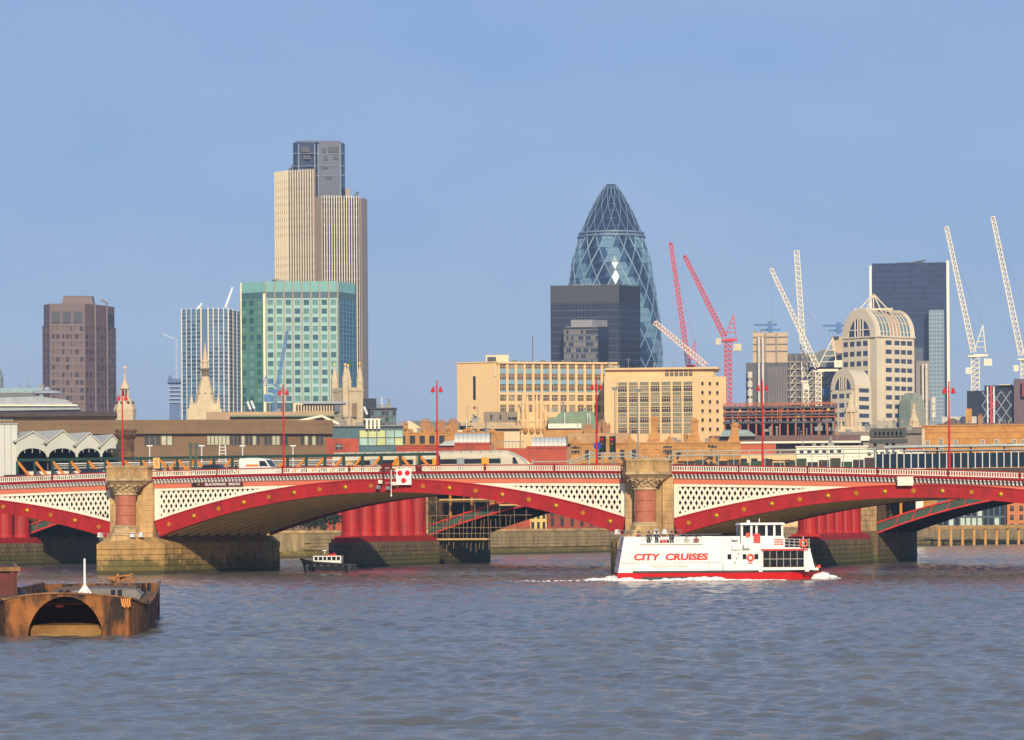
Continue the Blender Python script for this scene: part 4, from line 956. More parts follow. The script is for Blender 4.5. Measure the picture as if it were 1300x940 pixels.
b = MB(); b.box(X(896), X(910), -W0 - .055, -W0 - .021, Zb(723), Zb(716)); part('access_panel', b, bwh, H_)
b = MB()
for z in (zN + .28, zN + .6): b.cyl((X(811), -W0 + .05, z), (X(887), -W0 + .05, z), .025, n=6)
b.cyl((X(785), -W0 + .05, zT + .2), (X(912), -W0 + .05, zT + .22), .025, n=6)
for k in range(9): b.cyl((X(811 + 9.5 * k), -W0 + .05, zN), (X(811 + 9.5 * k), -W0 + .05, zT + .2), .02, n=5)
part('rail', b, grey, H_)
put_text(H_, 'CITY  CRUISES', mat('lettering_red', srgb(206, 18, 24), .5), X(801.5), X(895), -W0 - .03, Zb(710.8), Zb(702), .02, .05, .12)
put_text(H_, 'MILLENNIUM OF PEACE', mat('lettering_grey', srgb(140, 130, 118), .5), X(824), X(869), -W0 - .03, Zb(720), Zb(716.6), .012, .0)
# amidships: block with doors, steps, lockers
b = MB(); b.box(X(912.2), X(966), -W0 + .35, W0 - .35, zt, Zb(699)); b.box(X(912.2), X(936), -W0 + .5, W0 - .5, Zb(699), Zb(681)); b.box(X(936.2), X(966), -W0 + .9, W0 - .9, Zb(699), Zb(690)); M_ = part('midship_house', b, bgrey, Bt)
b = MB(); b.box(X(914), X(963), -W0 - .02, -W0 + .1, zt, zt + .75); part('bulwark', b, bwh, Bt)
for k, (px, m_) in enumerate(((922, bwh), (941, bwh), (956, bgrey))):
    b = MB(); b.box(X(px) - .35, X(px) + .35, -W0 + .3, -W0 + .34, zt + .2, zt + 1.9); d = part('door', b, m_, M_)
    b = MB(); b.box(X(px) - .18, X(px) + .18, -W0 + .27, -W0 + .3, zt + 1.2, zt + 1.7); part('door_window', b, bgl, d)
b = MB()
for k in range(5): b.box(X(926 + k * 2.2), X(928.2 + k * 2.2), -W0 + .1, -W0 + .34, zt + .5 + k * .42, zt + .58 + k * .42)
b.bar((X(925), -W0 + .2, zt + 1.2), (X(938), -W0 + .2, Zb(692)), .05); part('stair', b, steelw, M_)
def ring(par, x, y, z, r, m, rt=.07):
    b = MB(); n = 16; q = 6; vs = []; fs = []
    for i in range(n):
        t = 2 * math.pi * i / n
        for j in range(q):
            s = 2 * math.pi * j / q; rr = r + rt * math.cos(s); vs.append((x + rr * math.cos(t), y + rt * math.sin(s), z + rr * math.sin(t)))
    for i in range(n):
        for j in range(q): fs.append((i * q + j, ((i + 1) % n) * q + j, ((i + 1) % n) * q + (j + 1) % q, i * q + (j + 1) % q))
    b.add(vs, fs); return part('lifebuoy', b, m, par)
lor = mat('lifebuoy_orange', srgb(232, 70, 24), .5)
ring(M_, X(948.5), -W0 + .22, Zb(708), .28, lor, .09); 
b = MB(); b.box(X(945.5), X(950.5), -W0 + .2, -W0 + .33, Zb(720), Zb(714.5)); part('lifejacket_locker', b, lor, M_)
b = MB(); b.cyl((X(929), -W0 + .3, Zb(686)), (X(929), -W0 + .3, Zb(684)), .3, n=10); b.box(X(925), X(933), -W0 + .15, -W0 + .5, Zb(698), Zb(693)); b.cyl((X(940), -W0 + .45, Zb(694)), (X(948), -W0 + .45, Zb(694)), .3, n=12); part('liferaft', b, steelw, M_)
# wheelhouse
wy = W0 - 1.1; b = MB(); b.box(X(938), X(992), -wy, wy, Zb(690), Zb(681)); b.box(X(939), X(946), -wy, wy, Zb(699), Zb(690)); b.box(X(946), X(993), -wy - .05, wy, Zb(697.5), Zb(683.5)); WH = part('wheelhouse', b, bwh, Bt)
b = MB(); b.hexa([(X(936), -wy - .25, Zb(667)), (X(994), -wy - .25, Zb(667)), (X(994), wy + .25, Zb(667)), (X(936), wy + .25, Zb(667)), (X(938), -wy - .1, Zb(664.2)), (X(992), -wy - .1, Zb(664.2)), (X(992), wy + .1, Zb(664.2)), (X(938), wy + .1, Zb(664.2))]); part('roof', b, bwh, WH)
b = MB(); b.box(X(939.5), X(990.5), -wy + .08, wy - .08, Zb(681), Zb(667)); part('glazing', b, bgl, WH)
for px in (939, 951, 957.5, 970, 980, 990):
    b = MB(); b.box(X(px) - .1, X(px) + .1, -wy, -wy + .1, Zb(681), Zb(667)); b.box(X(px) - .1, X(px) + .1, wy - .1, wy, Zb(681), Zb(667)); part('window_post', b, bwh, WH)
b = MB(); b.box(X(953.5), X(962), -wy - .12, -wy - .051, Zb(697), Zb(678)); part('red_door_panel', b, bred, WH)
b = MB()
for k in range(4): b.box(X(979), X(991), -wy - .09, -wy - .051, Zb(692.5 - k * 2.2), Zb(691.4 - k * 2.2))
part('red_stripes', b, bred, WH)
b = MB(); b.cyl((X(964), 0, Zb(664)), (X(964), 0, Zb(659)), .04, n=6); b.ball((X(950), 0, Zb(663)), .2, 8, 5); part('mast', b, steelw, WH)
b = MB(); b.box(X(944), X(948.5), -wy - .1, -wy - .001, Zb(682.5), Zb(677)); part('orange_light', b, lor, WH)
# forward saloon
b = MB()
zs0, zs1 = Zb(721), Zb(699.5)
b.slab([(X(963.5), zt + .16), (X(1030), zt + .16), (X(1024), zs1 - .02), (X(963.5), zs1 - .02)], lambda a, z, d: (a, d, z), -W0 + .2, W0 - .2); S_ = part('saloon', b, bwh, Bt)
for k in range(6):
    for r in range(2):
        xa = X(964.5 + k * 8.6); xb = X(964.5 + k * 8.6 + 8.1)
        if k == 5 and r == 1: pass
        z0 = zs0 + (zs1 - zs0) * (.04 + .49 * r); z1 = z0 + (zs1 - zs0) * .46
        b = MB(); b.box(xa, xb, -W0 + .14, -W0 + .21, z0, z1); part('window', b, bgl, S_)
b = MB(); b.slab([(X(1021), Zb(699)), (X(1024), Zb(698)), (X(1035), Zb(719)), (X(1027), Zb(719))], lambda a, z, d: (a, d, z), -W0 * .72, W0 * .72); part('bow_window', b, bgl, Bt)
b = MB(); b.box(X(963), X(1021), -W0 + .05, W0 - .05, Zb(699.4), Zb(697.6)); part('saloon_roof', b, bred, Bt)
b = MB(); b.slab([(X(1017), zt), (X(1022), zt), (X(1024), Zb(697)), (X(1017), Zb(697))], lambda a, z, d: (a, d, z), -W0 + .1, -W0 + .3); part('bow_pillar', b, bwh, Bt)
b = MB(); b.slab([(X(1026), Zb(722)), (X(1040.5), Zb(722)), (X(1040), Zb(718)), (X(1034), Zb(718))], lambda a, z, d: (a, d, z), -W0 * .3, W0 * .3); part('bow_bulwark', b, bred, Bt)
b = MB(); b.box(X(1016), X(1036), -W0 * .6, W0 * .6, zt + .1, Zb(721.5)); b.ball((X(1020), -W0 * .62, Zb(716)), .3, 8, 5); b.ball((X(1029), -W0 * .5, Zb(718)), .35, 8, 5); part('foredeck_gear', b, bwh, Bt)
b = MB()
for z in (697 - 5, 697 - 9, 697 - 12.5): b.cyl((X(990), -W0 + .2, Zb(z)), (X(1023), -W0 + .2, Zb(z + 1.5)), .022, n=5)
for k in range(6): b.cyl((X(991 + 6.3 * k), -W0 + .2, Zb(697)), (X(991 + 6.3 * k), -W0 + .2, Zb(684.5)), .022, n=5)
part('fore_rail', b, steelw, Bt)
b = MB(); b.cyl((X(1018), -.5, Zb(697.6)), (X(1019), -.5, Zb(682)), .05, n=6); part('bow_pole', b, steelw, Bt)
ring(Bt, X(1015.5), -W0 + .1, Zb(690.5), .34, lor, .1)
b = MB(); b.box(X(963), X(1012), -W0 + .3, W0 - .3, Zb(697.4), Zb(695.6)); b.box(X(968), X(992), -wy + .3, wy - .3, Zb(697), Zb(693)); part('bench_row', b, bwh, Bt)
# passengers
dz = zN - .62
def onboat(px, y, rz, pose, top, lab):
    v = Bt.matrix_basis @ Vector((X(px), y, dz)); person(lab, v, rz, pose, top, (.015, .015, .02), 'passengers on the upper deck')
onboat(808.5, -1.9, R(30), 'stand', (.30, .05, .04), 'passenger in a red top standing at the left end of the upper deck')
onboat(821, -2.6, R(180), 'stand', (.012, .012, .016), 'passenger in black with back to the camera, leftmost of the dark figures')
onboat(831, -2.6, R(150), 'lean', (.015, .013, .013), 'passenger in black leaning, middle of the three dark figures')
onboat(850, -2.6, R(200), 'walk', (.012, .012, .014), 'passenger in black standing alone, right of the red seat backs')
for px, y, cc, lab in ((873, 1.4, (.5, .45, .4), 'seated passenger in pale coat at the rear of the upper deck'), (885, 1.2, (.25, .04, .03), 'passenger in dark red beside the right end of the rail')):
    v = Bt.matrix_basis @ Vector((X(px), y, dz - .45)); person(lab, v, R(170), 'stand', cc, (.02, .02, .02), 'passengers on the upper deck')
b = MB()
for k in range(3): b.box(X(836 + 4 * k), X(839.5 + 4 * k), -1.6, -1.5, dz + .4, dz + .95); b.box(X(836 + 4 * k), X(839.5 + 4 * k), -1.6, -1.1, dz + .35, dz + .42)
b.box(X(836), X(848), -1.5, -1.3, dz, dz + .36); o = part('seat_row', b, bred, Bt)
w0 = Bt.location.x
foam('wake_foam', '', [(w0 + X(742), BY + 1, .12), (w0 + X(770), BY - .5, .75), (w0 + X(786), BY - 2.5, .9), (w0 + X(812), BY - 4.6, .35)], 1, 1.6)
foam('trailing_foam', '', [(w0 + X(640), BY - 3, .02), (w0 + X(690), BY - 2.5, .06), (w0 + X(742), BY - 1.5, .12)], 6, 3.4, dens=5)
foam('hull_foam', '', [(w0 + X(820), BY - 4.6, .15), (w0 + X(868), BY - 4.6, .55), (w0 + X(905), BY - 4.8, .7), (w0 + X(915), BY - 4.8, .25), (w0 + X(990), BY - 4.8, .05)], 2, .9)
foam('bow_foam', '', [(w0 + X(1034), BY - 1.2, .55), (w0 + X(1042), BY - .6, 1.2), (w0 + X(1052), BY + .2, .6), (w0 + X(1064), BY + 1, .1)], 3, .8)
# ---- patrol launch beyond the bridge
PY = 371.0; ps = PY / F; Pt = thing('patrol_launch', 'small dark blue launch with a white cabin passing under the middle arch', 'boat', ((415 - CX) * PY / F, PY, 0), R(-4))
X2 = lambda px: (px - 415) * ps; Z2 = lambda py: H - ((py - CY) + ROLL * (415 - CX)) * ps
navy = mat('launch_navy', (.012, .014, .022), .4)
st = [(X2(382), .15, 709), (X2(388), .6, 711), (X2(398), .95, 713), (X2(440), 1, 716), (X2(451), .85, 717)]
b = MB(); c = MB(); rbt = MB()
for (xa, ka, ya), (xb, kb, yb) in zip(st, st[1:]):
    b.hexa([(xa + .4, -1.3 * ka, .1), (xb, -1.3 * kb, .1), (xb, 1.3 * kb, .1), (xa + .4, 1.3 * ka, .1), (xa, -1.5 * ka, Z2(ya)), (xb, -1.5 * kb, Z2(yb)), (xb, 1.5 * kb, Z2(yb)), (xa, 1.5 * ka, Z2(ya))])
    c.hexa([(xa + .5, -1.2 * ka, -.6), (xb, -1.2 * kb, -.6), (xb, 1.2 * kb, -.6), (xa + .5, 1.2 * ka, -.6), (xa + .38, -1.31 * ka, .15), (xb + .02, -1.31 * kb, .15), (xb + .02, 1.31 * kb, .15), (xa + .38, 1.31 * ka, .15)])
    rbt.cyl((xa, -1.52 * ka, Z2(ya) - .1), (xb, -1.52 * kb, Z2(yb) - .1), .16, n=8)
part('hull', b, navy, Pt); part('boot_stripe', c, mat('boot_red', srgb(110, 30, 28), .5), Pt); part('fender', rbt, black, Pt)
for k in range(7):
    b = MB(); b.cyl((X2(392 + 9 * k), -1.62, Z2(718)), (X2(392 + 9 * k), -1.45, Z2(718)), .2, n=10); part('tyre_fender', b, black, Pt)
b = MB(); b.box(X2(399), X2(434), -1.0, 1.0, Z2(716), Z2(711.5)); b.box(X2(398.5), X2(434.5), -1.1, 1.1, Z2(707), Z2(705.8)); cb = part('cabin', b, steelw, Pt)
b = MB(); b.box(X2(400), X2(433.5), -.94, .94, Z2(711.5), Z2(707)); part('glazing', b, bgl, cb)
for px in (399.5, 405, 411, 416, 422, 428, 433.5):
    b = MB(); b.box(X2(px) - .07, X2(px) + .07, -1, 1, Z2(712), Z2(706.9)); part('window_post', b, steelw, cb)
b = MB(); b.box(X2(415), X2(427), -.5, .5, Z2(705.8), Z2(704)); b.ball((X2(424), 0, Z2(703.4)), .16, 8, 5); part('roof_raft', b, bred, cb)
b = MB(); b.cyl((X2(412), 0, Z2(704)), (X2(412), 0, Z2(698.5)), .05, n=6); b.box(X2(409), X2(415), -.1, .1, Z2(699.6), Z2(698.6)); part('mast', b, steelw, cb)
# ---- rusty barge in the foreground
GY = 156.0; gs = GY / F; Gt = thing('rusty_barge', 'rusty steel barge with an arched opening in its square bow, moored in the foreground', 'barge', ((86 - CX) * gs, GY, 0), R(4.8))
XG = lambda px: (px - 86) * gs; ZG = lambda py: H - ((py - CY) + ROLL * (90 - CX)) * gs
rust = mat('rust_steel', srgb(132, 80, 34), .8, var=.55, scale=1.5, bump=.5, stretch=3, col2=srgb(38, 22, 14), mix=(.42, .58)); rust2 = mat('rust_deck', srgb(136, 96, 58), .8, var=.4, scale=1.5, bump=.3, col2=srgb(90, 60, 40)); rust3 = mat('rust_wet', srgb(140, 104, 50), .6, var=.25, scale=.7, stretch=.3, col2=srgb(110, 68, 30))
xl, xr = XG(4), XG(165); zt_ = ZG(753)
# bow plate with the arched opening
N = 24; outer = []; ax0, ax1, az0, az1 = XG(33), XG(131), -.5, ZG(757.5)
arc = [(ax0 + (ax1 - ax0) * k / N, az0 + (az1 - az0) * math.sin(math.acos(max(-1, min(1, 1 - 2 * k / N)))) ** .95) for k in range(N + 1)]
topz = lambda x: zt_ + (-.28 * ((x - XG(70)) / (xr - XG(70))) ** 2 if x > XG(70) else -.3 * ((XG(70) - x) / (XG(70) - xl)) ** 2)
b = MB()
def quadcol(xa, za, xb, zb):
    b.hexa([(xa, 0, za), (xb, 0, zb), (xb, .12, zb), (xa, .12, za), (xa, 0, topz(xa)), (xb, 0, topz(xb)), (xb, .12, topz(xb)), (xa, .12, topz(xa))])
for k in range(N): quadcol(arc[k][0], max(az0, arc[k][1]), arc[k + 1][0], max(az0, arc[k + 1][1]))
for k in range(6):
    quadcol(xl + (ax0 - xl) * k / 6, -1, xl + (ax0 - xl) * (k + 1) / 6, -1); quadcol(ax1 + (xr - ax1) * k / 6, -1, ax1 + (xr - ax1) * (k + 1) / 6, -1)
part('bow_plate', b, rust, Gt)
b = MB(); b.hexa([(ax0 - .2, 2.0, -.8), (ax1 + .2, 2.0, -.8), (ax1 + .2, 2.2, -.8), (ax0 - .2, 2.2, -.8), (ax0 - .2, 3.6, 1.9), (ax1 + .2, 3.6, 1.9), (ax1 + .2, 3.8, 1.9), (ax0 - .2, 3.8, 1.9)]); part('inner_bulkhead', b, mat('rust_dark', srgb(60, 30, 18), .8, var=.3), Gt)
b = MB(); b.hexa([(ax0 + .2, .25, -.4), (ax1 - .2, .25, -.4), (ax1 - .1, 2.1, -.4), (ax0 + .1, 2.1, -.4), (ax0 + .15, .9, .5), (ax1 - .15, .9, .5), (ax1 - .1, 2.2, .54), (ax0 + .1, 2.2, .54)]); part('lower_plate', b, rust3, Gt)
b = MB(); n = len(arc)
for k in range(N):
    p, q = arc[k], arc[k + 1]; b.add([(p[0], .12, p[1]), (q[0], .12, q[1]), (q[0], 3.4, q[1]), (p[0], 3.4, p[1])], [(0, 1, 2, 3)]); b.add([(p[0], .12, p[1] + .05), (q[0], .12, q[1] + .05), (q[0], 3.4, q[1] + .05), (p[0], 3.4, p[1] + .05)], [(3, 2, 1, 0)])
part('tunnel_lining', b, rust, Gt)
b = MB(); b.box(XG(66), XG(76), 2.6, 2.8, 1.35, 1.6); part('red_mark', b, bred, Gt)
# sides, with the sheer dipping aft of the bow corner
LB = 37.0
side = [(0, xr, topz(xr), xr - .0), (2.5, xr + .5, topz(xr) - .3, xr + .3), (5, xr + .75, topz(xr) - .38, xr + .5), (9, xr + .9, topz(xr) - .1, xr + .65), (14, xr + .9, topz(xr) + .1, xr + .65), (LB, xr + .4, topz(xr) + .15, xr + .2)]
for sgn, nm in ((1, 'side_plate'), (-1, 'side_plate')):
    b = MB()
    for (ya, xa, za, ba), (yb, xb, zb, bb_) in zip(side, side[1:]):
        fx_ = lambda x: x if sgn > 0 else xl + xr - x
        P_ = [(fx_(ba), ya, -1), (fx_(bb_), yb, -1), (fx_(bb_ - .12), yb, -1), (fx_(ba - .12), ya, -1), (fx_(xa), ya, za), (fx_(xb), yb, zb), (fx_(xb - .12), yb, zb), (fx_(xa - .12), ya, za)]
        if sgn < 0: P_ = [P_[i] for i in (1, 0, 3, 2, 5, 4, 7, 6)]
        b.hexa(P_)
    part(nm, b, rust, Gt)
b = MB(); b.box(xl - .4, xr + .4, LB - .15, LB, -1, topz(xr) + .1); part('stern_plate', b, rust, Gt)
b = MB(); dkz = topz(xr) - .45
b.add([(xl + .1, .12, dkz + .35), (xr - .1, .12, dkz + .35), (xr + .5, 5, dkz), (xl - .5, 5, dkz)], [(0, 1, 2, 3)]); b.add([(xl + .1, .12, dkz + .25), (xr - .1, .12, dkz + .25), (xr + .5, 5, dkz - .1), (xl - .5, 5, dkz - .1)], [(3, 2, 1, 0)]); b.box(xl - .4, xr + .4, 5, LB - .2, dkz - .1, dkz); part('deck', b, rust2, Gt)
b = MB()
for (ya, xa, za, ba), (yb, xb, zb, bb_) in zip(side, side[1:]):
    b.bar((xa, ya, za), (xb, yb, zb), .14, .1); b.bar((xl + xr - xa, ya, za), (xl + xr - xb, yb, zb), .14, .1)
for k in range(12):
    xa = xl + (xr - xl) * k / 12; xb = xl + (xr - xl) * (k + 1) / 12; b.bar((xa, .03, topz(xa)), (xb, .03, topz(xb)), .2, .08)
part('gunwale', b, rust2, Gt)
b = MB(); b.slab([(XG(86), .0), (XG(172), .0), (XG(176), .28), (XG(168), .55), (XG(110), .62), (XG(86), .5)], lambda a, z, d: (a, d, dkz + .25 + z), 3.5, 8); part('hatch_cover', b, mat('tarpaulin_grey', srgb(120, 112, 108), .8, var=.3, scale=1.3), Gt)
b = MB(); b.box(XG(40), XG(150), 9, 30, dkz, dkz + .55); part('hold_coaming', b, rust2, Gt)
bm2 = MB(); bm2.cyl((-.14, 0, 0), (-.14, 0, .55), .11, n=10); bm2.cyl((.2, 0, 0), (.2, 0, .55), .11, n=10); bm2.box(-.35, .4, -.16, .16, 0, .08); bme = bm2.mesh('bollard', black)
for px, y, z in ((79, .9, .3), (145, 1.0, .3), (160, 20, .1), (30, 14, .1), (45, 27, .1), (158, 31, .1)): link('bollard', bme, Gt, (XG(px), y, dkz + z))
mb = MB(); mb.cyl((XG(104), 2.2, dkz + .3), (XG(104), 2.2, ZG(710)), .075, .055, 10); mb.lathe([(.6, dkz + .3), (.4, dkz + .42), (.14, dkz + .8), (.1, dkz + 1.0)], 8, XG(104), 2.2)
for t in (-1, 1): mb.bar((XG(104) + .55 * t, 2.2, dkz + .3), (XG(104), 2.2, dkz + 1.1), .08)
part('mast', mb, steelw, Gt)
rr = random.Random(9); dbm = [mat('debris_a', srgb(190, 120, 50), .8), mat('debris_b', srgb(120, 90, 60), .8), mat('debris_c', srgb(96, 104, 50), .9)]
for k in range(16):
    b = MB(); x = XG(rr.uniform(112, 142)); y = rr.uniform(20, 27); z = dkz + rr.uniform(.55, .75) + .5 * math.exp(-((x - XG(126)) / .7) ** 2)
    a = Vector((x, y, z)); d = Vector((rr.gauss(0, .5), rr.gauss(0, .6), rr.gauss(0, .12))); b.bar(a - d, a + d, rr.uniform(.08, .2), .06); part('timber_scrap', b, dbm[k % 2], Gt)
b = MB()
for k in range(5): ang = k * .5; b.bar((XG(153) + .1 * k, -.08, topz(xr) - .02), (XG(155) + .09 * k, -.1, topz(xr) - .42 - .05 * (k % 2)), .06)
part('orange_rope', b, orange, Gt)
# fenders / strakes and weld lines on the bow
b = MB()
for px in (14, 29, 140, 153):
    b.box(XG(px) - .03, XG(px) + .03, -.035, .0, -.6, topz(XG(px)) - .12)
b.box(xl + .05, XG(31), -.03, 0, 1.1, 1.16); b.box(XG(134), xr - .05, -.03, 0, 1.1, 1.16); b.box(xl + .05, xr - .05, -.05, 0, topz(xr) - .28, topz(xr) - .2) if False else None
for k in range(22):
    px = 6 + k * 7.2
    b.box(XG(px) - .035, XG(px) + .035, -.04, 0, topz(XG(px)) - .2, topz(XG(px)) - .13)
part('weld_seams', b, rust, Gt, stuff=True)
# ---- second barge at the left edge
T = thing('ribbed_barge', 'dark red steel barge with upright ribs at the left edge of the picture', 'barge', ((-22 - CX) * 164 / F, 164, 0), R(9.5)); k_ = 164 / F
dr = mat('barge_red', srgb(96, 26, 20), .7, var=.3, scale=1.5, col2=srgb(70, 34, 20)); xe = (21 + 22) * k_
z1 = H - (723 - CY - 4.2) * k_; z0 = H - (756 - CY - 4.2) * k_
b = MB(); b.box(-6, xe, 0, 22, z0, z1); part('hold_wall', b, dr, T)
b = MB(); b.box(-6.5, xe + .6, -.8, 23, -1, z0); part('hull', b, mat('barge_hull', srgb(60, 44, 36), .7), T)
for j in range(6):
    b = MB(); x = xe - .25 - j * .85; b.box(x - .1, x + .1, -.18, 0, z0, z1 - .02); part('rib', b, dr, T)
b = MB(); b.hexa([(-6.1, -.25, z1 - .1), (xe + .15, -.25, z1 - .1), (xe + .15, .3, z1 - .1), (-6.1, .3, z1 - .1), (-6.1, -.25, z1 + .05), (xe + .15, -.25, z1 + .12), (xe + .15, .3, z1 + .12), (-6.1, .3, z1 + .05)]); b.box(xe - .1, xe + .12, .3, 22, z1 - .1, z1 + .1); part('rim', b, rust2, T)
# ================================================================ the City behind
cream = mat('portland_cream', srgb(222, 186, 134), .8, var=.06, scale=.15); cream2 = mat('pale_stone', srgb(222, 200, 162), .8, var=.1, scale=.2)
sand = mat('orange_sandstone', srgb(186, 134, 70), .85, var=.25, scale=.5, col2=srgb(156, 106, 54), mix=(.5, .75)); conc = mat('brown_concrete', srgb(124, 98, 68), .85, var=.16, scale=.25)
win = mat('office_window', (.018, .024, .034), .15, var=.5, scale=.25); winb = mat('office_window_blind', srgb(112, 108, 98), .5, var=.3, scale=.4)
roofg = mat('slate_roof', srgb(130, 126, 118), .7, var=.15); lead = mat('lead_roof', srgb(150, 156, 160), .5); copper = mat('green_copper', srgb(118, 134, 108), .7, var=.15)
whitew = mat('white_render', srgb(232, 222, 200), .7, var=.05)
def block(T, l, r, top, dep, bot=None, m=None, nm='wall', y0=0):
    b = MB(); P = T.plan([(l, y0), (r, y0), (r, y0 + dep), (l, y0 + dep)]); b.prism(P, 0 if bot is None else T.z(bot), T.z(top)); part(nm, b, m, T.o); return P
# ---- brown octagonal tower
T = Site('brown_tower', 'brown faceted office tower with dark louvres near the top at the far left', 'tower', 100, 1450, 450)
bz = mat('bronze_cladding', srgb(104, 80, 74), .5, var=.1, scale=.05); bw1 = mat('bronze_glass', srgb(60, 48, 50), .2, var=.4, scale=.1); bw2 = mat('bronze_glass_pale', srgb(96, 74, 68), .3, var=.3, scale=.1)
P = T.plan([(56, 8), (65, 0), (107, -1), (121, 4), (136, 12), (146, 22), (146, 40), (56, 40)]); b = MB(); b.prism(P, 0, T.z(386)); part('wall', b, bz, T.o)
for i, n in zip(range(5), (2, 7, 3, 3, 2)): facade(T, P[i], P[i + 1], T.z(530), T.z(413), n, 12, bz, bw1, fx=.78, fz=.62, d=.7, single=False, glass2=bw2, seedv=i)
b = MB()
for px, y in ((65, 0), (78, -.3), (92.5, -.6), (107, -1), (121, 4), (136, 12)): b.box(T.x(px) - .35, T.x(px) + .35, y - 1.3, y, 0, T.z(385))
part('fins', b, bz, T.o)
lv = mat('louvre_dark', srgb(40, 42, 50), .5)
for l, r, y in ((66.5, 77, -.5), (80, 90.5, -.8), (93.5, 105, -1.0)):
    b = MB(); b.box(T.x(l), T.x(r), y - .5, y + .4, T.z(410), T.z(396)); part('louvre', b, lv, T.o)
b = MB(); b.prism(T.plan([(137, 12.0), (145, 21), (145.3, 21), (137, 13)]), T.z(411), T.z(396)); part('louvre', b, lv, T.o)
b = MB(); b.prism(T.plan([(79, 3), (119, 3), (121, 12), (121, 30), (79, 30)]), T.z(386), T.z(377), T.plan([(81, 4), (117, 4), (120, 12), (120, 28), (81, 28)])); b.prism(T.plan([(81, 4), (117, 4), (120, 12), (120, 28), (81, 28)]), T.z(377), T.z(375)); part('crown', b, bz, T.o)
b = MB(); b.bar((T.x(136), 15, T.z(386)), (T.x(136), 15, T.z(381)), .7); b.bar((T.x(129), 15, T.z(378)), (T.x(138), 15, T.z(383)), .8); part('roof_crane', b, bz, T.o)
# ---- low glassy roofs at the far left
T = Site('curved_roof_hall', 'low grey curved roofed hall at the left below the brown tower', 'building', 45, 900, 510)
for l, r, t, m, y in ((0, 55, 489, mat('far_glass', srgb(130, 155, 158), .3), 20), (-20, 50, 497, mat('far_grey', srgb(104, 104, 104), .7), 10)): block(T, l, r, t, 18, m=m, nm='storey', y0=y)
b = MB(); pr = [(T.x(-20), T.z(509)), (T.x(0), T.z(505)), (T.x(50), T.z(503.5)), (T.x(85), T.z(508)), (T.x(102), T.z(520)), (T.x(-20), T.z(522))]
b.slab(pr, lambda a, z, d: (a, d, z), 0, 18); part('roof', b, lead, T.o)
b = MB(); b.box(T.x(-20), T.x(98), -1, 0.5, T.z(516), T.z(514)); part('parapet', b, whitew, T.o)
b = MB(); b.lathe([(4.5, T.z(498)), (4.2, T.z(495)), (1, T.z(493)), (.5, T.z(489))], 12, T.x(60), 12); part('dish_mount', b, lead, T.o)
T = Site('edge_dome', 'sliver of a grey dome at the very left edge', 'dome', -12, 1000, 490); b = MB(); b.lathe([(4, 0), (4, T.z(480)), (3.4, T.z(470)), (2, T.z(462)), (.3, T.z(455))], 20); part('drum', b, lead, T.o)
# ---- domed lantern cupola
def lathe_px(T, pts, m, nm, n=20, cx=None, y=4, smooth=False):
    b = MB(); b.lathe([(r * T.s, T.z(py)) for r, py in pts], n, 0 if cx is None else T.x(cx), y); return part(nm, b, m, T.o, smooth=smooth)
T = Site('cupola_tower', 'stone cupola with a lantern and gilt vane above the left lamp post', 'tower', 158.5, 720, 500)
cup = mat('cupola_stone', srgb(206, 184, 150), .8, var=.15, scale=.5)
lathe_px(T, [(14, 560), (14, 522), (14.5, 521), (14.5, 518), (13.5, 517), (12, 512), (9, 507), (7, 504.5), (6.6, 503), (5.6, 502.5)], cup, 'dome', 8)
b = MB()
for k in range(8): t = k * math.pi / 4; b.cyl((4.6 * T.s * math.cos(t), 4 + 4.6 * T.s * math.sin(t), T.z(503)), (4.6 * T.s * math.cos(t), 4 + 4.6 * T.s * math.sin(t), T.z(493)), .13, n=6)
part('lantern_columns', b, cup, T.o)
lathe_px(T, [(3, 503), (3, 493)], dark, 'lantern_core', 8)
lathe_px(T, [(6.4, 493), (6.4, 491.5), (5.6, 490.5), (4, 487), (2.2, 483), (1.2, 479), (1.3, 476), (.7, 474), (.6, 467), (.3, 465)], cup, 'spire', 16)
b = MB(); b.ball((0, 4, T.z(470)), .2, 8, 5); b.bar((-.35, 4, T.z(465)), (.4, 4, T.z(465)), .16); part('vane', b, gold, T.o)
for k in range(8):
    t = k * math.pi / 4 + .39; b = MB(); b.ball((10.5 * T.s * math.cos(t), 4 + 10.5 * T.s * math.sin(t), T.z(511)), .36, 8, 5); part('oval_window', b, dark, T.o)
# ---- stone obelisk steeple
T = Site('stone_steeple', 'tall pale stone steeple with a flared skirt in front of the fin clad glass tower', 'steeple', 260.5, 780, 480)
st_m = mat('steeple_stone', srgb(206, 186, 150), .85, var=.15, scale=.5)
b = MB(); b.box(T.x(238), T.x(281), 0, 7, 0, T.z(519)); b.box(T.x(240), T.x(279), .3, 6.7, T.z(519), T.z(513)); part('tower_stage', b, st_m, T.o)
lathe_px(T, [(17, 520), (16, 513), (13, 508), (11, 500), (9.4, 493), (7.5, 487), (5.8, 480), (5.2, 477.5)], st_m, 'skirt', 8, y=3.5)
lathe_px(T, [(4.9, 478), (4.7, 470), (6.4, 469.8), (6.4, 467.8), (4.4, 467)], mat('steeple_gallery', srgb(120, 104, 84), .8), 'gallery', 8, y=3.5)
lathe_px(T, [(4.2, 467), (3.8, 460), (5, 459.5), (5, 457.5), (3.2, 456), (3.4, 453), (2.4, 452), (2.2, 447), (1.2, 441), (.3, 434)], st_m, 'spirelet', 10, y=3.5)
for px in (243, 277):
    lathe_px(T, [(2.6, 514), (2.4, 509), (1.2, 505), (.8, 501), (.2, 497)], st_m, 'urn', 8, cx=px, y=.8)
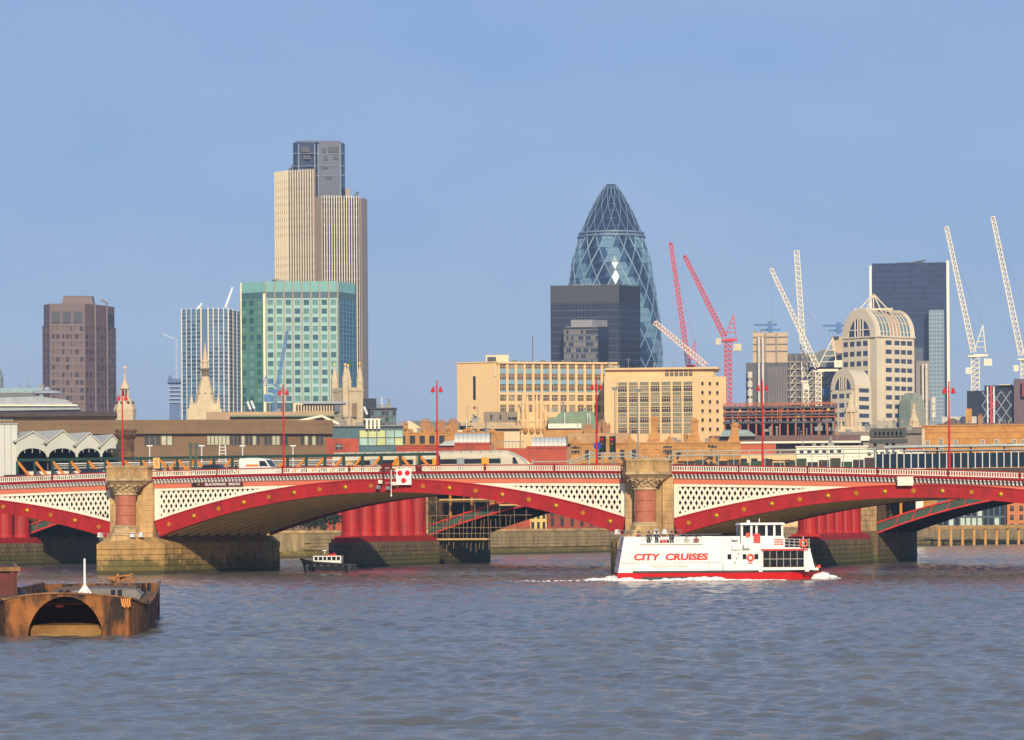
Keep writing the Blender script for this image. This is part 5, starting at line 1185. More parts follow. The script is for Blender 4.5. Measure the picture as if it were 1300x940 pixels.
for k in range(8):
    t = k * math.pi / 4 + math.pi / 8 + .39; b = MB(); b.ball((9.0 * T.s * math.cos(t), 3.5 + 9.0 * T.s * math.sin(t), T.z(500)), .42, 8, 5, (1, 1, 1.2)); part('oculus', b, mat('oculus_dark', srgb(120, 96, 66), .8) if 'oculus_dark' not in MATS else MATS['oculus_dark'], T.o)
# ---- glass tower with white fins
T = Site('fin_clad_tower', 'pale glass tower with slender white vertical fins left of the green tower', 'tower', 268, 1350, 450)
gl1 = mat('blue_glass', srgb(86, 118, 150), .12, var=.25, scale=.06); gl2 = mat('blue_glass_dark', srgb(60, 84, 112), .12, var=.3, scale=.06); fin = mat('pale_fin', srgb(222, 205, 180), .5, var=.05)
P = T.plan([(231, 3), (256, -2), (264, -2), (290, 0), (305, 14), (305, 36), (231, 36)]); b = MB(); b.prism(P, 0, T.z(393)); part('glass_body', b, gl1, T.o)
for i, n in ((0, 4), (2, 4), (3, 3)): facade(T, P[i], P[i + 1], T.z(526), T.z(396), n, 26, mat('fin_spandrel%d' % i, srgb(112, 140, 166), .3), gl1 if i < 3 else gl2, fx=.92, fz=.6, d=.25, single=False, glass2=gl2, seedv=i)
b = MB()
for px, y, w in ((231, 3, .35), (237, 2, .25), (243, .8, .25), (249.5, -.6, .25), (255.5, -2, .45), (264.5, -2, .45), (271, -1.4, .35), (277.5, -1, .35), (284, -.6, .35), (290, 0, .45), (296, 5, .2), (301, 10, .2)): b.box(T.x(px) - w * .6, T.x(px) + w * .6, y - 1.6, y + .2, 0, T.z(391.5))
part('fins', b, fin, T.o)
# ---- lattice cranes
crane_white = mat('crane_white', srgb(226, 214, 188), .5, var=.06, scale=1); crane_red = mat('crane_red', srgb(200, 12, 14), .45, var=.08); crane_blue = mat('crane_blue', srgb(60, 110, 165), .5)
def lattice(b, p, q, w, nb, th, taper=1.0):
    p = Vector(p); q = Vector(q); d = (q - p).normalized(); sx = Vector((0, 1, 0)) if abs(d.y) < .9 else Vector((1, 0, 0)); sy = d.cross(sx).normalized()
    c = []
    for k in range(nb + 1):
        t = k / nb; ww = w / 2 * (1 + (taper - 1) * t); m = p + (q - p) * t; c.append([m + sx * ww * a + sy * ww * e for a, e in ((-1, -1), (1, -1), (1, 1), (-1, 1))])
    for k in range(nb):
        for j in range(4):
            b.bar(c[k][j], c[k + 1][j], th * 1.3); j2 = (j + 1) % 4
            b.bar(c[k][j], c[k + 1][j2], th); b.bar(c[k + 1][j], c[k + 1][j2], th)
def crane(label, Y, m, foot, tip, mast=None, aframe=None, counter=None, jw=4.5, mw=7, cab=None, hook=None, cabm=None, name='tower_crane', tm=.7, grp='tower cranes on the skyline', mast_m=None, nb=22):
    T = Site(name, label, 'crane', foot[0], Y, foot[1], grp); s = T.s; V = lambda p, y=0: (T.x(p[0]), y, T.z(p[1])); b = MB()
    lattice(b, V(foot), V(tip), jw * s, nb, .78 * s, tm); b.ball(V(tip), 1.6 * s, 8, 5); part('jib', b, m, T.o)
    if mast:
        mast = ((mast[0][0], min(mast[0][1], foot[1] + 6)), mast[1])
        b = MB(); lattice(b, V(mast[1]), V(mast[0]), mw * s, max(5, int((mast[1][1] - mast[0][1]) / 6)), .9 * s); part('mast', b, mast_m or m, T.o)
        b = MB(); b.box(T.x(mast[0][0]) - mw * .9 * s, T.x(mast[0][0]) + mw * .9 * s, -mw * .7 * s, mw * .7 * s, T.z(mast[0][1]), T.z(mast[0][1] - 2.5)); part('slewing_ring', b, mast_m or m, T.o)
    if aframe:
        b = MB(); w = 2.2 * s
        for y in (-w, w):
            b.bar(V(foot, y), V(aframe, y * .5), 1.1 * s); b.bar((V((foot[0] + (aframe[0] - foot[0]) * 1.25, foot[1]), y)), V(aframe, y * .5), 1.1 * s)
            for k in range(1, 5):
                t = k / 5; l = (foot[0] + (aframe[0] - foot[0]) * t, foot[1] + (aframe[1] - foot[1]) * t); ex = foot[0] + (aframe[0] - foot[0]) * 1.25; r = (ex + (aframe[0] - ex) * t, l[1]); b.bar(V(l, y * (1 - .5 * t)), V(r, y * (1 - .5 * t)), .7 * s)
        part('a_frame', b, m, T.o)
        b = MB()
        b.cyl(V(aframe), V((foot[0] + (tip[0] - foot[0]) * .8, foot[1] + (tip[1] - foot[1]) * .8)), .16 * s, n=4); part('stay_rope', b, grey, T.o)
    if counter:
        b = MB(); b.box(T.x(counter[0]) - 5 * s, T.x(counter[0]) + 5 * s, -3 * s, 3 * s, T.z(counter[1] + 5), T.z(counter[1] - 4)); part('counterweight', b, cabm or m, T.o)
        b = MB(); b.box(min(T.x(foot[0]), T.x(counter[0])), max(T.x(foot[0]), T.x(counter[0])), -2 * s, 2 * s, T.z(foot[1] + 5), T.z(foot[1] + 2)); part('machinery_deck', b, m, T.o)
    if cab:
        b = MB(); b.box(T.x(cab[0]) - 3.2 * s, T.x(cab[0]) + 3.2 * s, -5 * s, -1 * s, T.z(cab[1] + 4), T.z(cab[1] - 4)); part('cab', b, cabm or steelw, T.o)
    if hook:
        b = MB(); b.cyl(V(tip), V((tip[0], hook)), .14 * s, n=4); b.box(T.x(tip[0]) - .8 * s, T.x(tip[0]) + .8 * s, -.5, .5, T.z(hook + 2), T.z(hook - 1)); part('hoist_rope', b, grey, T.o)
    return T
crane('red tower crane with a near upright jib, left one of the red pair', 1250, crane_red, (874, 463), (852.5, 309), ((877, 466), (877, 520)), (882.5, 433), jw=6, nb=26)
crane('red tower crane with a long leaning jib, right one of the red pair', 1200, crane_red, (920, 428), (870, 325), ((924, 445), (924, 530)), (931.5, 400), (936, 441), jw=6, mw=8.5, cab=(912, 434), cabm=mat('crane_cab', srgb(206, 190, 150), .5), nb=22)
crane('pale crane jib speckled with red leaning left below the red cranes', 1150, mat('crane_pale', srgb(228, 196, 176), .5), (897, 465), (832, 409), ((900, 470), (900, 520)), jw=6.5, tm=.8, nb=18)
crane('cream tower crane with a jib leaning left and a dangling hoist rope', 1150, crane_white, (1038, 467), (980, 341), ((1039, 480), (1039, 545)), (1057.5, 430), (1064, 462), jw=6, mw=7, hook=410, nb=24)
crane('cream tower crane with an upright jib crossing the leaning one', 1160, crane_white, (1022, 480), (1012.5, 319), ((1023, 486), (1023, 530)), jw=6.5, cab=(1023, 491), cabm=crane_white, tm=.95, nb=26)
crane('cream tower crane right of the dark slab tower', 1000, crane_white, (1236, 448), (1203, 288), ((1238, 478), (1238, 560)), (1248, 413), (1254, 460), jw=6.5, mw=10, cab=(1229, 471), cabm=crane_white, nb=26)
crane('cream tower crane cut off by the right edge', 980, crane_white, (1297, 452), (1262, 275), ((1301, 475), (1301, 560)), (1312, 410), jw=7, mw=10, cab=(1290, 468), cabm=crane_white, nb=28)
crane('small blue crane in front of the green glass tower', 820, crane_blue, (352, 492), (365, 422), ((349, 502), (349, 535)), (337, 478), (340, 505), jw=4, mw=5, nb=16, tm=.8)
crane('tiny pale crane jib high between the brown tower and the fin clad tower', 1800, mat('crane_faint', srgb(150, 175, 205), .5), (222, 431), (206, 424), ((224, 432), (224, 520)), jw=1.6, mw=.7, nb=8)
crane('thin pale roof crane with two jibs on the fin clad tower', 1420, steelw, (286, 391), (295, 366), jw=1.8, nb=10)
crane('tiny pale roof crane on the left of the fin clad tower roof', 1360, steelw, (250, 393), (256, 386), jw=1.6, nb=4)
T = Site('blue_hoist_tower', 'small dark blue unfinished block left of the fin clad tower', 'building', 222, 1500, 500); bl_ = mat('far_blue', srgb(84, 108, 150), .6)
block(T, 215, 229, 488, 14, m=bl_, nm='core'); block(T, 213, 230, 481, 14, bot=486, m=bl_, nm='top_deck'); block(T, 214, 218, 477, 8, bot=482, m=bl_, nm='plant_room')
for k in range(5): block(T, 213.5, 230, 490 + 5 * k, 1.2, bot=492 + 5 * k, m=mat('far_slab%d' % k, srgb(150, 165, 185), .6), nm='floor_slab', y0=-1)
# ---- banded tall tower (three leaves round a dark core)
T = Site('leaf_plan_tower', 'tallest tower with cream vertical fins and a dark core rising above its two leaves', 'tower', 408, 1545, 350)
s = T.s; cfin = mat('steel_fin', srgb(236, 220, 186), .45, var=.04, scale=.05); tgl = mat('tower_glass', srgb(34, 32, 36), .15, var=.4, scale=.08); cplain = mat('tower_plain', srgb(156, 136, 116), .5, var=.06, scale=.05)
tcore = mat('tower_core', srgb(42, 54, 82), .35, var=.15, scale=.06)
tgl2 = mat('tower_glass_warm', srgb(70, 58, 50), .2, var=.3, scale=.08)
def leaf(nm, pts, top, fins, lo=560):
    P = T.plan(pts); b = MB(); b.prism(P, 0, T.z(top)); L = part(nm, b, tgl, T.o)
    for i, n, full in fins:
        p = Vector(P[i]); q = Vector(P[i + 1]); ln = (q - p).length; d = (q - p) / ln; nn = Vector((d.y, -d.x)); f = MB(); w = ln / n
        for k in range(n + 1):
            if full: continue
            f.obox(p, d, nn, max(0, k * w - w * .15), min(ln, k * w + w * .15), 0, 1.0, 0, T.z(top) + 1.2)
        if full: f.obox(p, d, nn, 0, ln, 0, .5, 0, T.z(top) + .8)
        o_ = part('fins' if not full else 'cladding_strip', f, cplain if full else cfin, L)
        if not full:
            g = MB(); rows = int((T.z(top)) / 3.75)
            for r in range(rows):
                if abs(T.z(318) - r * 3.75) < 4: continue
                g.obox(p, d, nn, 0, ln, 0.0, .3, r * 3.75 + 2.2, r * 3.75 + 3.6)
            part('spandrel_bands', g, tgl2, L, stuff=True)
leaf('left_leaf', [(350.5, 14), (367, 6), (399, 0), (401, 3), (401, 30), (350.5, 30)], 218, [(0, 6, 0), (1, 10, 0), (2, 1, 1)])
leaf('right_leaf', [(401.5, 1), (409, -3), (456, -2), (458, 2), (466, 12), (466, 30), (401.5, 30)], 252.5, [(0, 1, 1), (1, 15, 0), (3, 1, 1)])
b = MB(); b.prism(T.plan([(373, 9), (379, 5), (400, 7), (406, 5), (434, 5), (439, 12), (439, 28), (373, 28)]), 0, T.z(179)); b.prism(T.plan([(376, 9), (434, 9), (434, 26), (376, 26)]), T.z(179), T.z(176)); C = part('core', b, tcore, T.o)
b = MB()
for py in (194, 210, 222): b.box(T.x(373.5), T.x(438.5), 4.6, 6, T.z(py), T.z(py - .8))
for px in (380, 400.5, 405, 433): b.box(T.x(px) - .3, T.x(px) + .3, 4.2, 7, T.z(250), T.z(182))
part('core_mullions', b, mat('core_line', srgb(96, 108, 128), .4), C)
for l, r, t, bt in ((383, 394, 185, 192), (418, 431, 185, 192), (410, 415, 187, 192), (386, 395, 196, 201), (424, 430, 196, 201), (412, 417, 197, 202), (409, 418, 211, 213), (414, 422, 222, 226)):
    b = MB(); b.box(T.x(l), T.x(r), 4.4, 5.2, T.z(bt), T.z(t)); part('louvre', b, lv, C)
b = MB(); b.box(T.x(439.5), T.x(445), 9, 20, T.z(252), T.z(237)); part('stair_head', b, cplain, T.o)
for px, py in ((370, 216), (452, 250)):
    b = MB(); b.box(T.x(px) - 1, T.x(px) + 1, 8, 11, T.z(py), T.z(py - 5)); b.bar((T.x(px), 9, T.z(py - 3)), (T.x(px + 4), 9, T.z(py - 8)), .8); b.bar((T.x(px + 4), 9, T.z(py)), (T.x(px + 1), 9, T.z(py - 9)), .5); part('cleaning_crane', b, lv, T.o)
# ---- green glass office
T = Site('green_glass_tower', 'green glass office block with square windows in front of the tallest tower', 'tower', 383, 1100, 440)
gw = mat('green_panel', srgb(152, 186, 178), .25, var=.12, scale=.1); gd = mat('green_window', srgb(58, 98, 102), .12, var=.4, scale=.12); gd2 = mat('green_window_pale', srgb(104, 146, 140), .15, var=.3, scale=.12); gcr = mat('green_crown', srgb(126, 176, 170), .15, var=.1, scale=.1); gband = mat('green_dark_band', srgb(76, 104, 108), .2)
P = T.plan([(306, 6), (335, 0), (338, -.6), (429, -1), (431, 0), (452, 10), (452, 30), (306, 30)]); b = MB(); b.prism(P, 0, T.z(371)); part('glass_body', b, gd, T.o)
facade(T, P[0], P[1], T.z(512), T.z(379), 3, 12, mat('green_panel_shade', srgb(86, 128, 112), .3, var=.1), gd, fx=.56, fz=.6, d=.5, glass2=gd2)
facade(T, P[2], P[3], T.z(512), T.z(379), 8, 12, gw, gd, fx=.6, fz=.6, d=.5, glass2=gd2, seedv=4)
facade(T, P[4], P[5], T.z(512), T.z(379), 5, 24, mat('blue_line', srgb(90, 130, 150), .3), mat('blue_green_glass', srgb(58, 96, 118), .1, var=.25, scale=.1), fx=.86, fz=.8, d=.3, single=False)
b = MB(); b.box(T.x(334.5), T.x(338), -1.4, .3, 0, T.z(373)); b.box(T.x(305.5), T.x(307), 4.6, 6.6, 0, T.z(358)); part('corner_strip', b, mat('corner_cream', srgb(238, 226, 190), .5), T.o)
b = MB()
for k in range(9): px = 338 + k * 91 / 8; b.box(T.x(px) - .22, T.x(px) + .22, -1.9, -1.0, 0, T.z(358 + 0 * k))
part('mullions', b, mat('copper_mullion', srgb(150, 130, 110), .4), T.o)
b = MB(); b.prism([(x, y - .3) for x, y in P[:6]] + [P[6], P[7]], T.z(379), T.z(371)); part('dark_band', b, gband, T.o)
b = MB()
for (p, q) in zip(P[:5], P[1:6]):
    p = Vector(p); q = Vector(q); L = (q - p).length; d = (q - p) / L; b.obox(p, d, Vector((d.y, -d.x)), 0, L, -.3, 0, T.z(371), T.z(357.5))
part('crown_screen', b, gcr, T.o)
b = MB(); b.bar((T.x(346), 6, T.z(352)), (T.x(372), 6, T.z(358)), .6); b.bar((T.x(346), 8, T.z(354)), (T.x(368), 8, T.z(358)), .4); part('roof_gear', b, grey, T.o)
# ---- church tower with four pinnacles
T = Site('pinnacled_church_tower', 'square stone church tower with four gilded pinnacles before the green glass block', 'church tower', 441, 800, 500)
Pl = T.plan([(421, 5), (438, -1), (461, 3), (461, 9), (444, 11), (421, 11)]); b = MB(); b.prism(Pl, 0, T.z(492)); Wt = part('tower_wall', b, st_m, T.o)
b = MB(); b.prism([(x * 1.03, y - .2) for x, y in Pl], T.z(497), T.z(494)); part('string_course', b, st_m, Wt)
for px, y, h in ((425, 5, 463), (438.5, -.5, 464), (442, 9, 463), (457, 3.5, 462)):
    lathe_px(T, [(4.4, 530), (4.4, 485), (4.8, 484), (4.2, 480), (2.6, 472), (1.3, 467), (.4, h)], st_m, 'pinnacle', 8, cx=px, y=y)
    b = MB(); b.ball((T.x(px), y, T.z(h)), .35, 6, 5, (.7, .7, 1.6)); part('gilt_finial', b, gold, T.o)
b = MB(); b.box(T.x(447), T.x(453), -.0, 3, T.z(530), T.z(512)); part('belfry_window', b, mat('belfry_dark', srgb(130, 110, 84), .8), T.o)
b = MB(); b.box(T.x(424), T.x(436), 1.2, 3.6, T.z(523), T.z(511)); part('belfry_window', b, mat('belfry_blue', srgb(90, 96, 110), .6), T.o)
# ---- low things between x 275 and 510
T = Site('stone_terrace_roofs', 'long pale stone attic storey behind the concrete block', 'building', 330, 720, 520)
block(T, 262, 424, 523, 8, m=mat('attic_stone', srgb(178, 150, 116), .8, var=.15, scale=.2)); block(T, 372, 424, 512, 6, bot=524, m=cream2, nm='attic', y0=1); block(T, 385, 440, 510, 8, bot=513, m=lead, nm='roof_slab', y0=0)
for k in range(14): block(T, 376 + 3.6 * k, 378 + 3.6 * k, 514, .3, bot=522, m=win, nm='window', y0=.7)
b = MB(); b.box(T.x(292), T.x(436), -1.5, 0, T.z(529.5), T.z(527.8)); part('green_eaves', b, copper, T.o)
b = MB(); b.bar((T.x(374), -2, T.z(536)), (T.x(408), -2, T.z(529)), .5); b.bar((T.x(408), -2, T.z(529)), (T.x(434), -2, T.z(541)), .5); part('pale_gable_edge', b, whitew, T.o)
for px, py in ((318, 510), (323, 509), (466, 517)): b = MB(); b.cyl((T.x(px), 0, T.z(py + 10)), (T.x(px - 4), 0, T.z(py)), .3, n=6); part('flue', b, steelw, T.o)
T = Site('dark_stepped_office', 'dark glass stepped office block right of the pinnacled church tower', 'building', 480, 740, 530); dkg = mat('dark_blue_glass', srgb(44, 52, 62), .15, var=.3, scale=.3)
block(T, 461, 478, 505, 12, m=dkg, y0=4); block(T, 470, 503, 519, 14, m=dkg, nm='lower_block'); block(T, 468, 504, 518, 15, bot=519.5, m=mat('roof_dark', srgb(60, 60, 64), .6), nm='roof_slab', y0=-.6)
P = T.plan([(470, -.05), (503, -.05)]); facade(T, P[0], P[1], T.z(545), T.z(521), 7, 3, mat('dark_frame', srgb(70, 76, 80), .4), dkg, fx=.8, fz=.7, d=.25, glass2=mat('teal_glass', srgb(86, 120, 120), .15))
b = MB(); b.cyl((T.x(485), 3, T.z(519)), (T.x(485), 3, T.z(504)), .12, n=5); part('flagpole', b, steelw, T.o)
T = Site('pale_glass_office', 'low pale green glass office above the red brick end wall', 'building', 465, 670, 555)
block(T, 422, 512, 541, 10, m=gband)
P = T.plan([(456, -.05), (512, -.05)]); facade(T, P[0], P[1], T.z(566), T.z(546), 5, 2, mat('office_frame', srgb(86, 92, 90), .4), mat('pale_green_glass', srgb(160, 190, 176), .15, var=.25, scale=.4), fx=.88, fz=.86, d=.25, glass2=mat('lime_glass', srgb(190, 196, 130), .3))
block(T, 423, 512, 540, 11, bot=541.8, m=roofg, nm='roof_edge', y0=-.8)
b = MB()
for px in (466, 471, 476, 481): b.box(T.x(px) - .25, T.x(px) + .25, -1.5, -.9, T.z(545), T.z(533))
b.box(T.x(462), T.x(484), -1.4, -.8, T.z(533.5), T.z(532)); part('white_posts', b, whitew, T.o)
# ---- long brown concrete block with station canopies in front
T = Site('concrete_office_block', 'long low brown concrete block with a deep parapet band behind the railway girder', 'building', 215, 660, 555)
b = MB(); PL = [(-40, 4), (250, 0), (424, 6), (424, 22), (-40, 22)]; P = T.plan(PL); b.prism(P, 0, T.z(551)); part('wall', b, conc, T.o)
def off(P, o): return [(x, y - o) for x, y in P[:3]] + [P[3], P[4]]
for t0, t1, o_, nm in ((551, 535, 1.4, 'parapet_band'), (585, 566.5, 1.0, 'lower_band'), (535, 533.2, 1.0, 'parapet_cap')):
    b = MB(); b.prism(off(P, o_), T.z(t0), T.z(t1)); part(nm, b, conc, T.o)
b = MB()
for k in range(52):
    px = 70 + 6.8 * k; y = (250 - px) * 4 / 290 if px < 250 else (px - 250) * 6 / 174; b.box(T.x(px) - .15, T.x(px) + .28, y - 1.6, y - 1.3, T.z(538.5), T.z(535.3))
part('parapet_teeth', b, conc, T.o, stuff=True)
wb = mat('block_window', (.05, .055, .06), .12, var=.4, scale=.5); wb2 = mat('block_window_pale', srgb(180, 182, 160), .3)
def wallpt(px): return (T.x(px), (250 - px) * 4 / 290 if px < 250 else (px - 250) * 6 / 174)
for l, r, n in ((183, 219, 5), (262, 330, 14), (335, 366, 6), (382, 412, 6)):
    p, q = wallpt(l), wallpt(r); facade(T, p, q, T.z(566), T.z(551.5), n, 1, conc, wb, fx=.78, fz=.86, d=.3, glass2=wb2, seedv=l, mull=0)
b = MB(); b.prism(T.plan([(-40, 5), (65, 3), (148, 2.5), (148, 14), (-40, 16)]), T.z(528), T.z(522)); part('flat_roof', b, mat('dark_felt', srgb(70, 60, 56), .8), T.o)
b = MB(); b.prism(T.plan([(-40, 7), (65, 5), (146, 4.5), (146, 13), (-40, 14)]), T.z(536), T.z(528)); part('roof_storey', b, mat('roof_storey_tan', srgb(190, 156, 104), .8), T.o)
P2 = T.plan([(0, 5.8), (18, 5.5)]); facade(T, P2[0], P2[1], T.z(536), T.z(528), 4, 1, conc, wb2, fx=.8, fz=.8, d=.2)
b = MB(); b.box(T.x(46), T.x(52), 4.2, 5.2, T.z(537), T.z(530)); part('dark_door', b, dark, T.o)
for px in (190, 256, 308, 372): 
    L_ = Site('platform_lamp', ['white T shaped platform lamp right of the brown stone pylon', 'white T shaped platform lamp left of the steel ladder', 'white T shaped platform lamp between the ladder and the red post', 'white T shaped platform lamp left of the brick wall'][(190, 256, 308, 372).index(px)], 'lamp', px, 462, 575, 'platform lamps', base=12.5); b = MB(); b.cyl((0, 0, 0), (0, 0, L_.z(566.4)), .09, n=6); part('pole', b, steelw, L_.o); b = MB(); b.box(-.42, .42, -.2, .2, L_.z(567), L_.z(565.5)); part('lamp_head', b, steelw, L_.o)
T2 = Site('steel_ladder', 'pale steel ladder frame standing on the railway in front of the concrete block', 'ladder', 282, 470, 575, base=12.5)
b = MB()
for a, c in ((277, 279), (288, 286)): b.bar((T2.x(a), 0, 0), (T2.x(c), 0, T2.z(565)), .12)
for k in range(6): b.bar((T2.x(277.5 + .3 * k), 0, T2.z(588 - k * 4)), (T2.x(287.7 - .3 * k), 0, T2.z(588 - k * 4)), .09)
part('frame', b, steelw, T2.o)
for px, lab in ((242, 'dark green signal mast, left of a pair behind the girder'), (249, 'dark green signal mast, right of a pair behind the girder')):
    T2 = Site('signal_mast', lab, 'mast', px, 440, 575, 'signal masts', base=12.5); b = MB(); b.box(-.16, .16, -.16, .16, 0, T2.z(562)); b.box(-.3, .3, -.2, -.16, T2.z(570), T2.z(563)); part('mast', b, green, T2.o)
# brown stone pylon of the old bridge
T = Site('stone_pylon', 'dark brown moulded stone pylon of the old railway bridge behind the left lamp post', 'pylon', 160, 476, 560)
b = MB(); b.lathe([(9.5 * T.s, 0), (9.5 * T.s, T.z(572)), (10.5 * T.s, T.z(571)), (10.5 * T.s, T.z(566)), (9.6 * T.s, T.z(565)), (10.2 * T.s, T.z(558)), (12 * T.s, T.z(556)), (14 * T.s, T.z(553)), (14.5 * T.s, T.z(551)), (13 * T.s, T.z(549.5)), (14 * T.s, T.z(547)), (13 * T.s, T.z(545))], 24, 0, 1); part('moulded_drum', b, mat('pylon_stone', srgb(118, 88, 58), .85, var=.25, scale=.9, col2=srgb(80, 58, 38)), T.o)
# pale slab at the left edge
T = Site('pale_hoarding_block', 'blank pale grey clad block at the left edge above the parapet', 'building', 5, 482, 570)
block(T, -40, 22, 538.5, 10, m=mat('pale_cladding', srgb(196, 196, 186), .6, var=.05, scale=.3))
b = MB()
for k in range(8): b.box(T.x(-34 + k * 8) - .04, T.x(-34 + k * 8) + .04, -.06, 0, 0, T.z(539))
part('cladding_joints', b, grey, T.o); block(T, -41, 22.6, 537.5, 11, bot=539, m=lead, nm='coping', y0=-.2)
# station canopies
cw_ = mat('canopy_white', srgb(180, 180, 170), .6, var=.06, scale=.4)
def canopy(label, l, r, peak, eave, sp, lbk, first):
    T = Site('station_canopy', label, 'canopy', (l + r) / 2, 482, 565, 'white gabled station canopies', base=12.5); s = T.s; b = MB(); n = 12
    xl_, xr_, xm = T.x(l), T.x(r), T.x((l + r) / 2 + (r - l) * .04); zp, ze = T.z(peak), T.z(eave)
    ar = [(xl_ + (xr_ - xl_) * (.04 + .92 * k / n), T.z(sp) + (T.z(569.3) - T.z(sp)) * math.sin(math.pi * k / n) ** .55) for k in range(n + 1)]
    for k in range(n):
        (xa, za), (xb, zb) = ar[k], ar[k + 1]; tp = lambda x: ze + (zp - ze) * (1 - abs((x - xm) / (xr_ - xm if x > xm else xm - xl_)))
        b.hexa([(xa, 0, za), (xb, 0, zb), (xb, .25, zb), (xa, .25, za), (xa, 0, tp(xa)), (xb, 0, tp(xb)), (xb, .25, tp(xb)), (xa, .25, tp(xa))])
    b.box(xl_ - .1, xl_ + (xr_ - xl_) * .04, 0, .3, T.z(580), ze); b.box(xr_ - (xr_ - xl_) * .04, xr_ + .1, 0, .3, T.z(580), ze); part('gable', b, cw_, T.o)
    b = MB(); D = 9; dx = T.x(lbk) - xl_
    for (x0, z0), (x1, z1) in (((xl_ - .3, ze - .1), (xm, zp + .12)), ((xm, zp + .12), (xr_ + .3, ze - .1))):
        b.hexa([(x0, -.3, z0), (x1, -.3, z1), (x1 + dx, D, z1), (x0 + dx, D, z0), (x0, -.3, z0 + .2), (x1, -.3, z1 + .2), (x1 + dx, D, z1 + .2), (x0 + dx, D, z0 + .2)])
    part('roof', b, lead if False else cw_, T.o)
    b = MB(); b.hexa([(xl_, 8, 0), (xr_, 8, 0), (xr_, 8.2, 0), (xl_, 8.2, 0), (xl_, 8, ze), (xr_, 8, ze), (xr_, 8.2, ze), (xl_, 8.2, ze)]); part('back_panel', b, dark, T.o)
    b = MB()
    for k in range(1, 4): x = xl_ + (xr_ - xl_) * k / 4; b.bar((x, .12, T.z(sp) + .3), (x, .12, ze - .4), .08)
    part('tie_bars', b, cw_, T.o)
canopy('white gabled station canopy, widest one next to the pale block', 22, 60, 550, 561, 578, -10, True); canopy('white gabled station canopy, second from the pale block', 61, 97, 548.5, 563, 577, 22, False); canopy('white gabled station canopy, third from the pale block', 98, 128, 551.5, 566, 577, 60, False); canopy('white gabled station canopy, rightmost by the stone pylon', 129, 155, 554, 568, 577, 98, False)
# ---- red brick pieces and barrel roofed halls
brk = mat('brick_orange_red', srgb(178, 78, 46), .85, var=.12, scale=.5, col2=srgb(150, 66, 42))
T = Site('brick_end_wall', 'low red brick wall with one white framed window at the end of the concrete block', 'building', 435, 648, 565)
P = block(T, 414, 455, 557, 8, m=brk); facade(T, (T.x(425), -.02), (T.x(436), -.02), T.z(572), T.z(563), 1, 1, brk, win, fx=.8, fz=.75, d=.15, mull=1, framem=whitew)
T = Site('brick_barrel_hall', 'red brick hall with a white barrel roof, left one of two', 'building', 590, 668, 560, 'barrel roofed brick halls')
def hall(T, l, r, top, eave, end, wl):
    b = MB(); b.box(T.x(wl), T.x(end), 0, 11, 0, T.z(eave)); part('brick_wall', b, brk, T.o); n = 10; R_ = T.z(top) - T.z(eave); b = MB()
    prof = [(5.5 - 5.5 * math.cos(math.pi * k / n), T.z(eave) + R_ * math.sin(math.pi * k / n)) for k in range(n + 1)]
    b.slab(prof, lambda y, z, d: (d, y, z), T.x(l), T.x(r)); part('barrel_roof', b, mat('barrel_white' + str(l), srgb(206, 204, 192), .5, var=.05), T.o)
    b = MB()
    for k in range(n): y0, z0 = prof[k]; y1, z1 = prof[k + 1]; b.bar((T.x(r) + .15, y0, z0), (T.x(r) + .15, y1, z1), .35)
    for k in (3, 5, 7): b.bar((T.x(r) + .1, prof[k][0], T.z(eave + 16)), (T.x(r) + .1, prof[k][0], prof[k][1]), .15)
    part('glazed_end', b, mat('hall_frame' + str(l), srgb(120, 100, 84), .6), T.o); b = MB(); b.box(T.x(end), T.x(r + 6), 1.5, 9.5, 0, T.z(eave + 1)); part('end_bay', b, mat('end_bay' + str(l), srgb(150, 110, 84), .7), T.o)
    b = MB(); b.box(T.x(wl) + .2, T.x(end) - .2, -.12, 0, T.z(eave + 3), T.z(eave + 2.2)); part('brick_band', b, mat('brick_dark' + str(l), srgb(140, 60, 40), .85), T.o)
hall(T, 577, 622, 549.5, 562, 622, 576); b = MB(); b.hexa([(T.x(557), -1, T.z(566)), (T.x(577), -1, T.z(566)), (T.x(577), 8, T.z(566)), (T.x(557), 8, T.z(566)), (T.x(564), 0, T.z(560.5)), (T.x(577), 0, T.z(559)), (T.x(577), 8, T.z(559)), (T.x(564), 8, T.z(560.5))]); part('lean_to_roof', b, cw_, T.o); block(T, 503, 577, 565.5, 9, m=brk, nm='brick_wall')
T = Site('brick_barrel_hall', 'red brick hall with a white barrel roof, right one nearer the sandstone school', 'building', 690, 662, 565, 'barrel roofed brick halls'); hall(T, 675, 719, 554.5, 566.5, 719, 668); block(T, 630, 668, 569, 9, m=brk, nm='brick_wall'); 
b = MB()
for k in range(8): b.bar((T.x(633 + 4.4 * k), -.1, T.z(569)), (T.x(633 + 4.4 * k), -.1, T.z(560)), .1)
b.box(T.x(632), T.x(666), -.15, -.05, T.z(561), T.z(560)); part('roof_rail', b, grey, T.o)
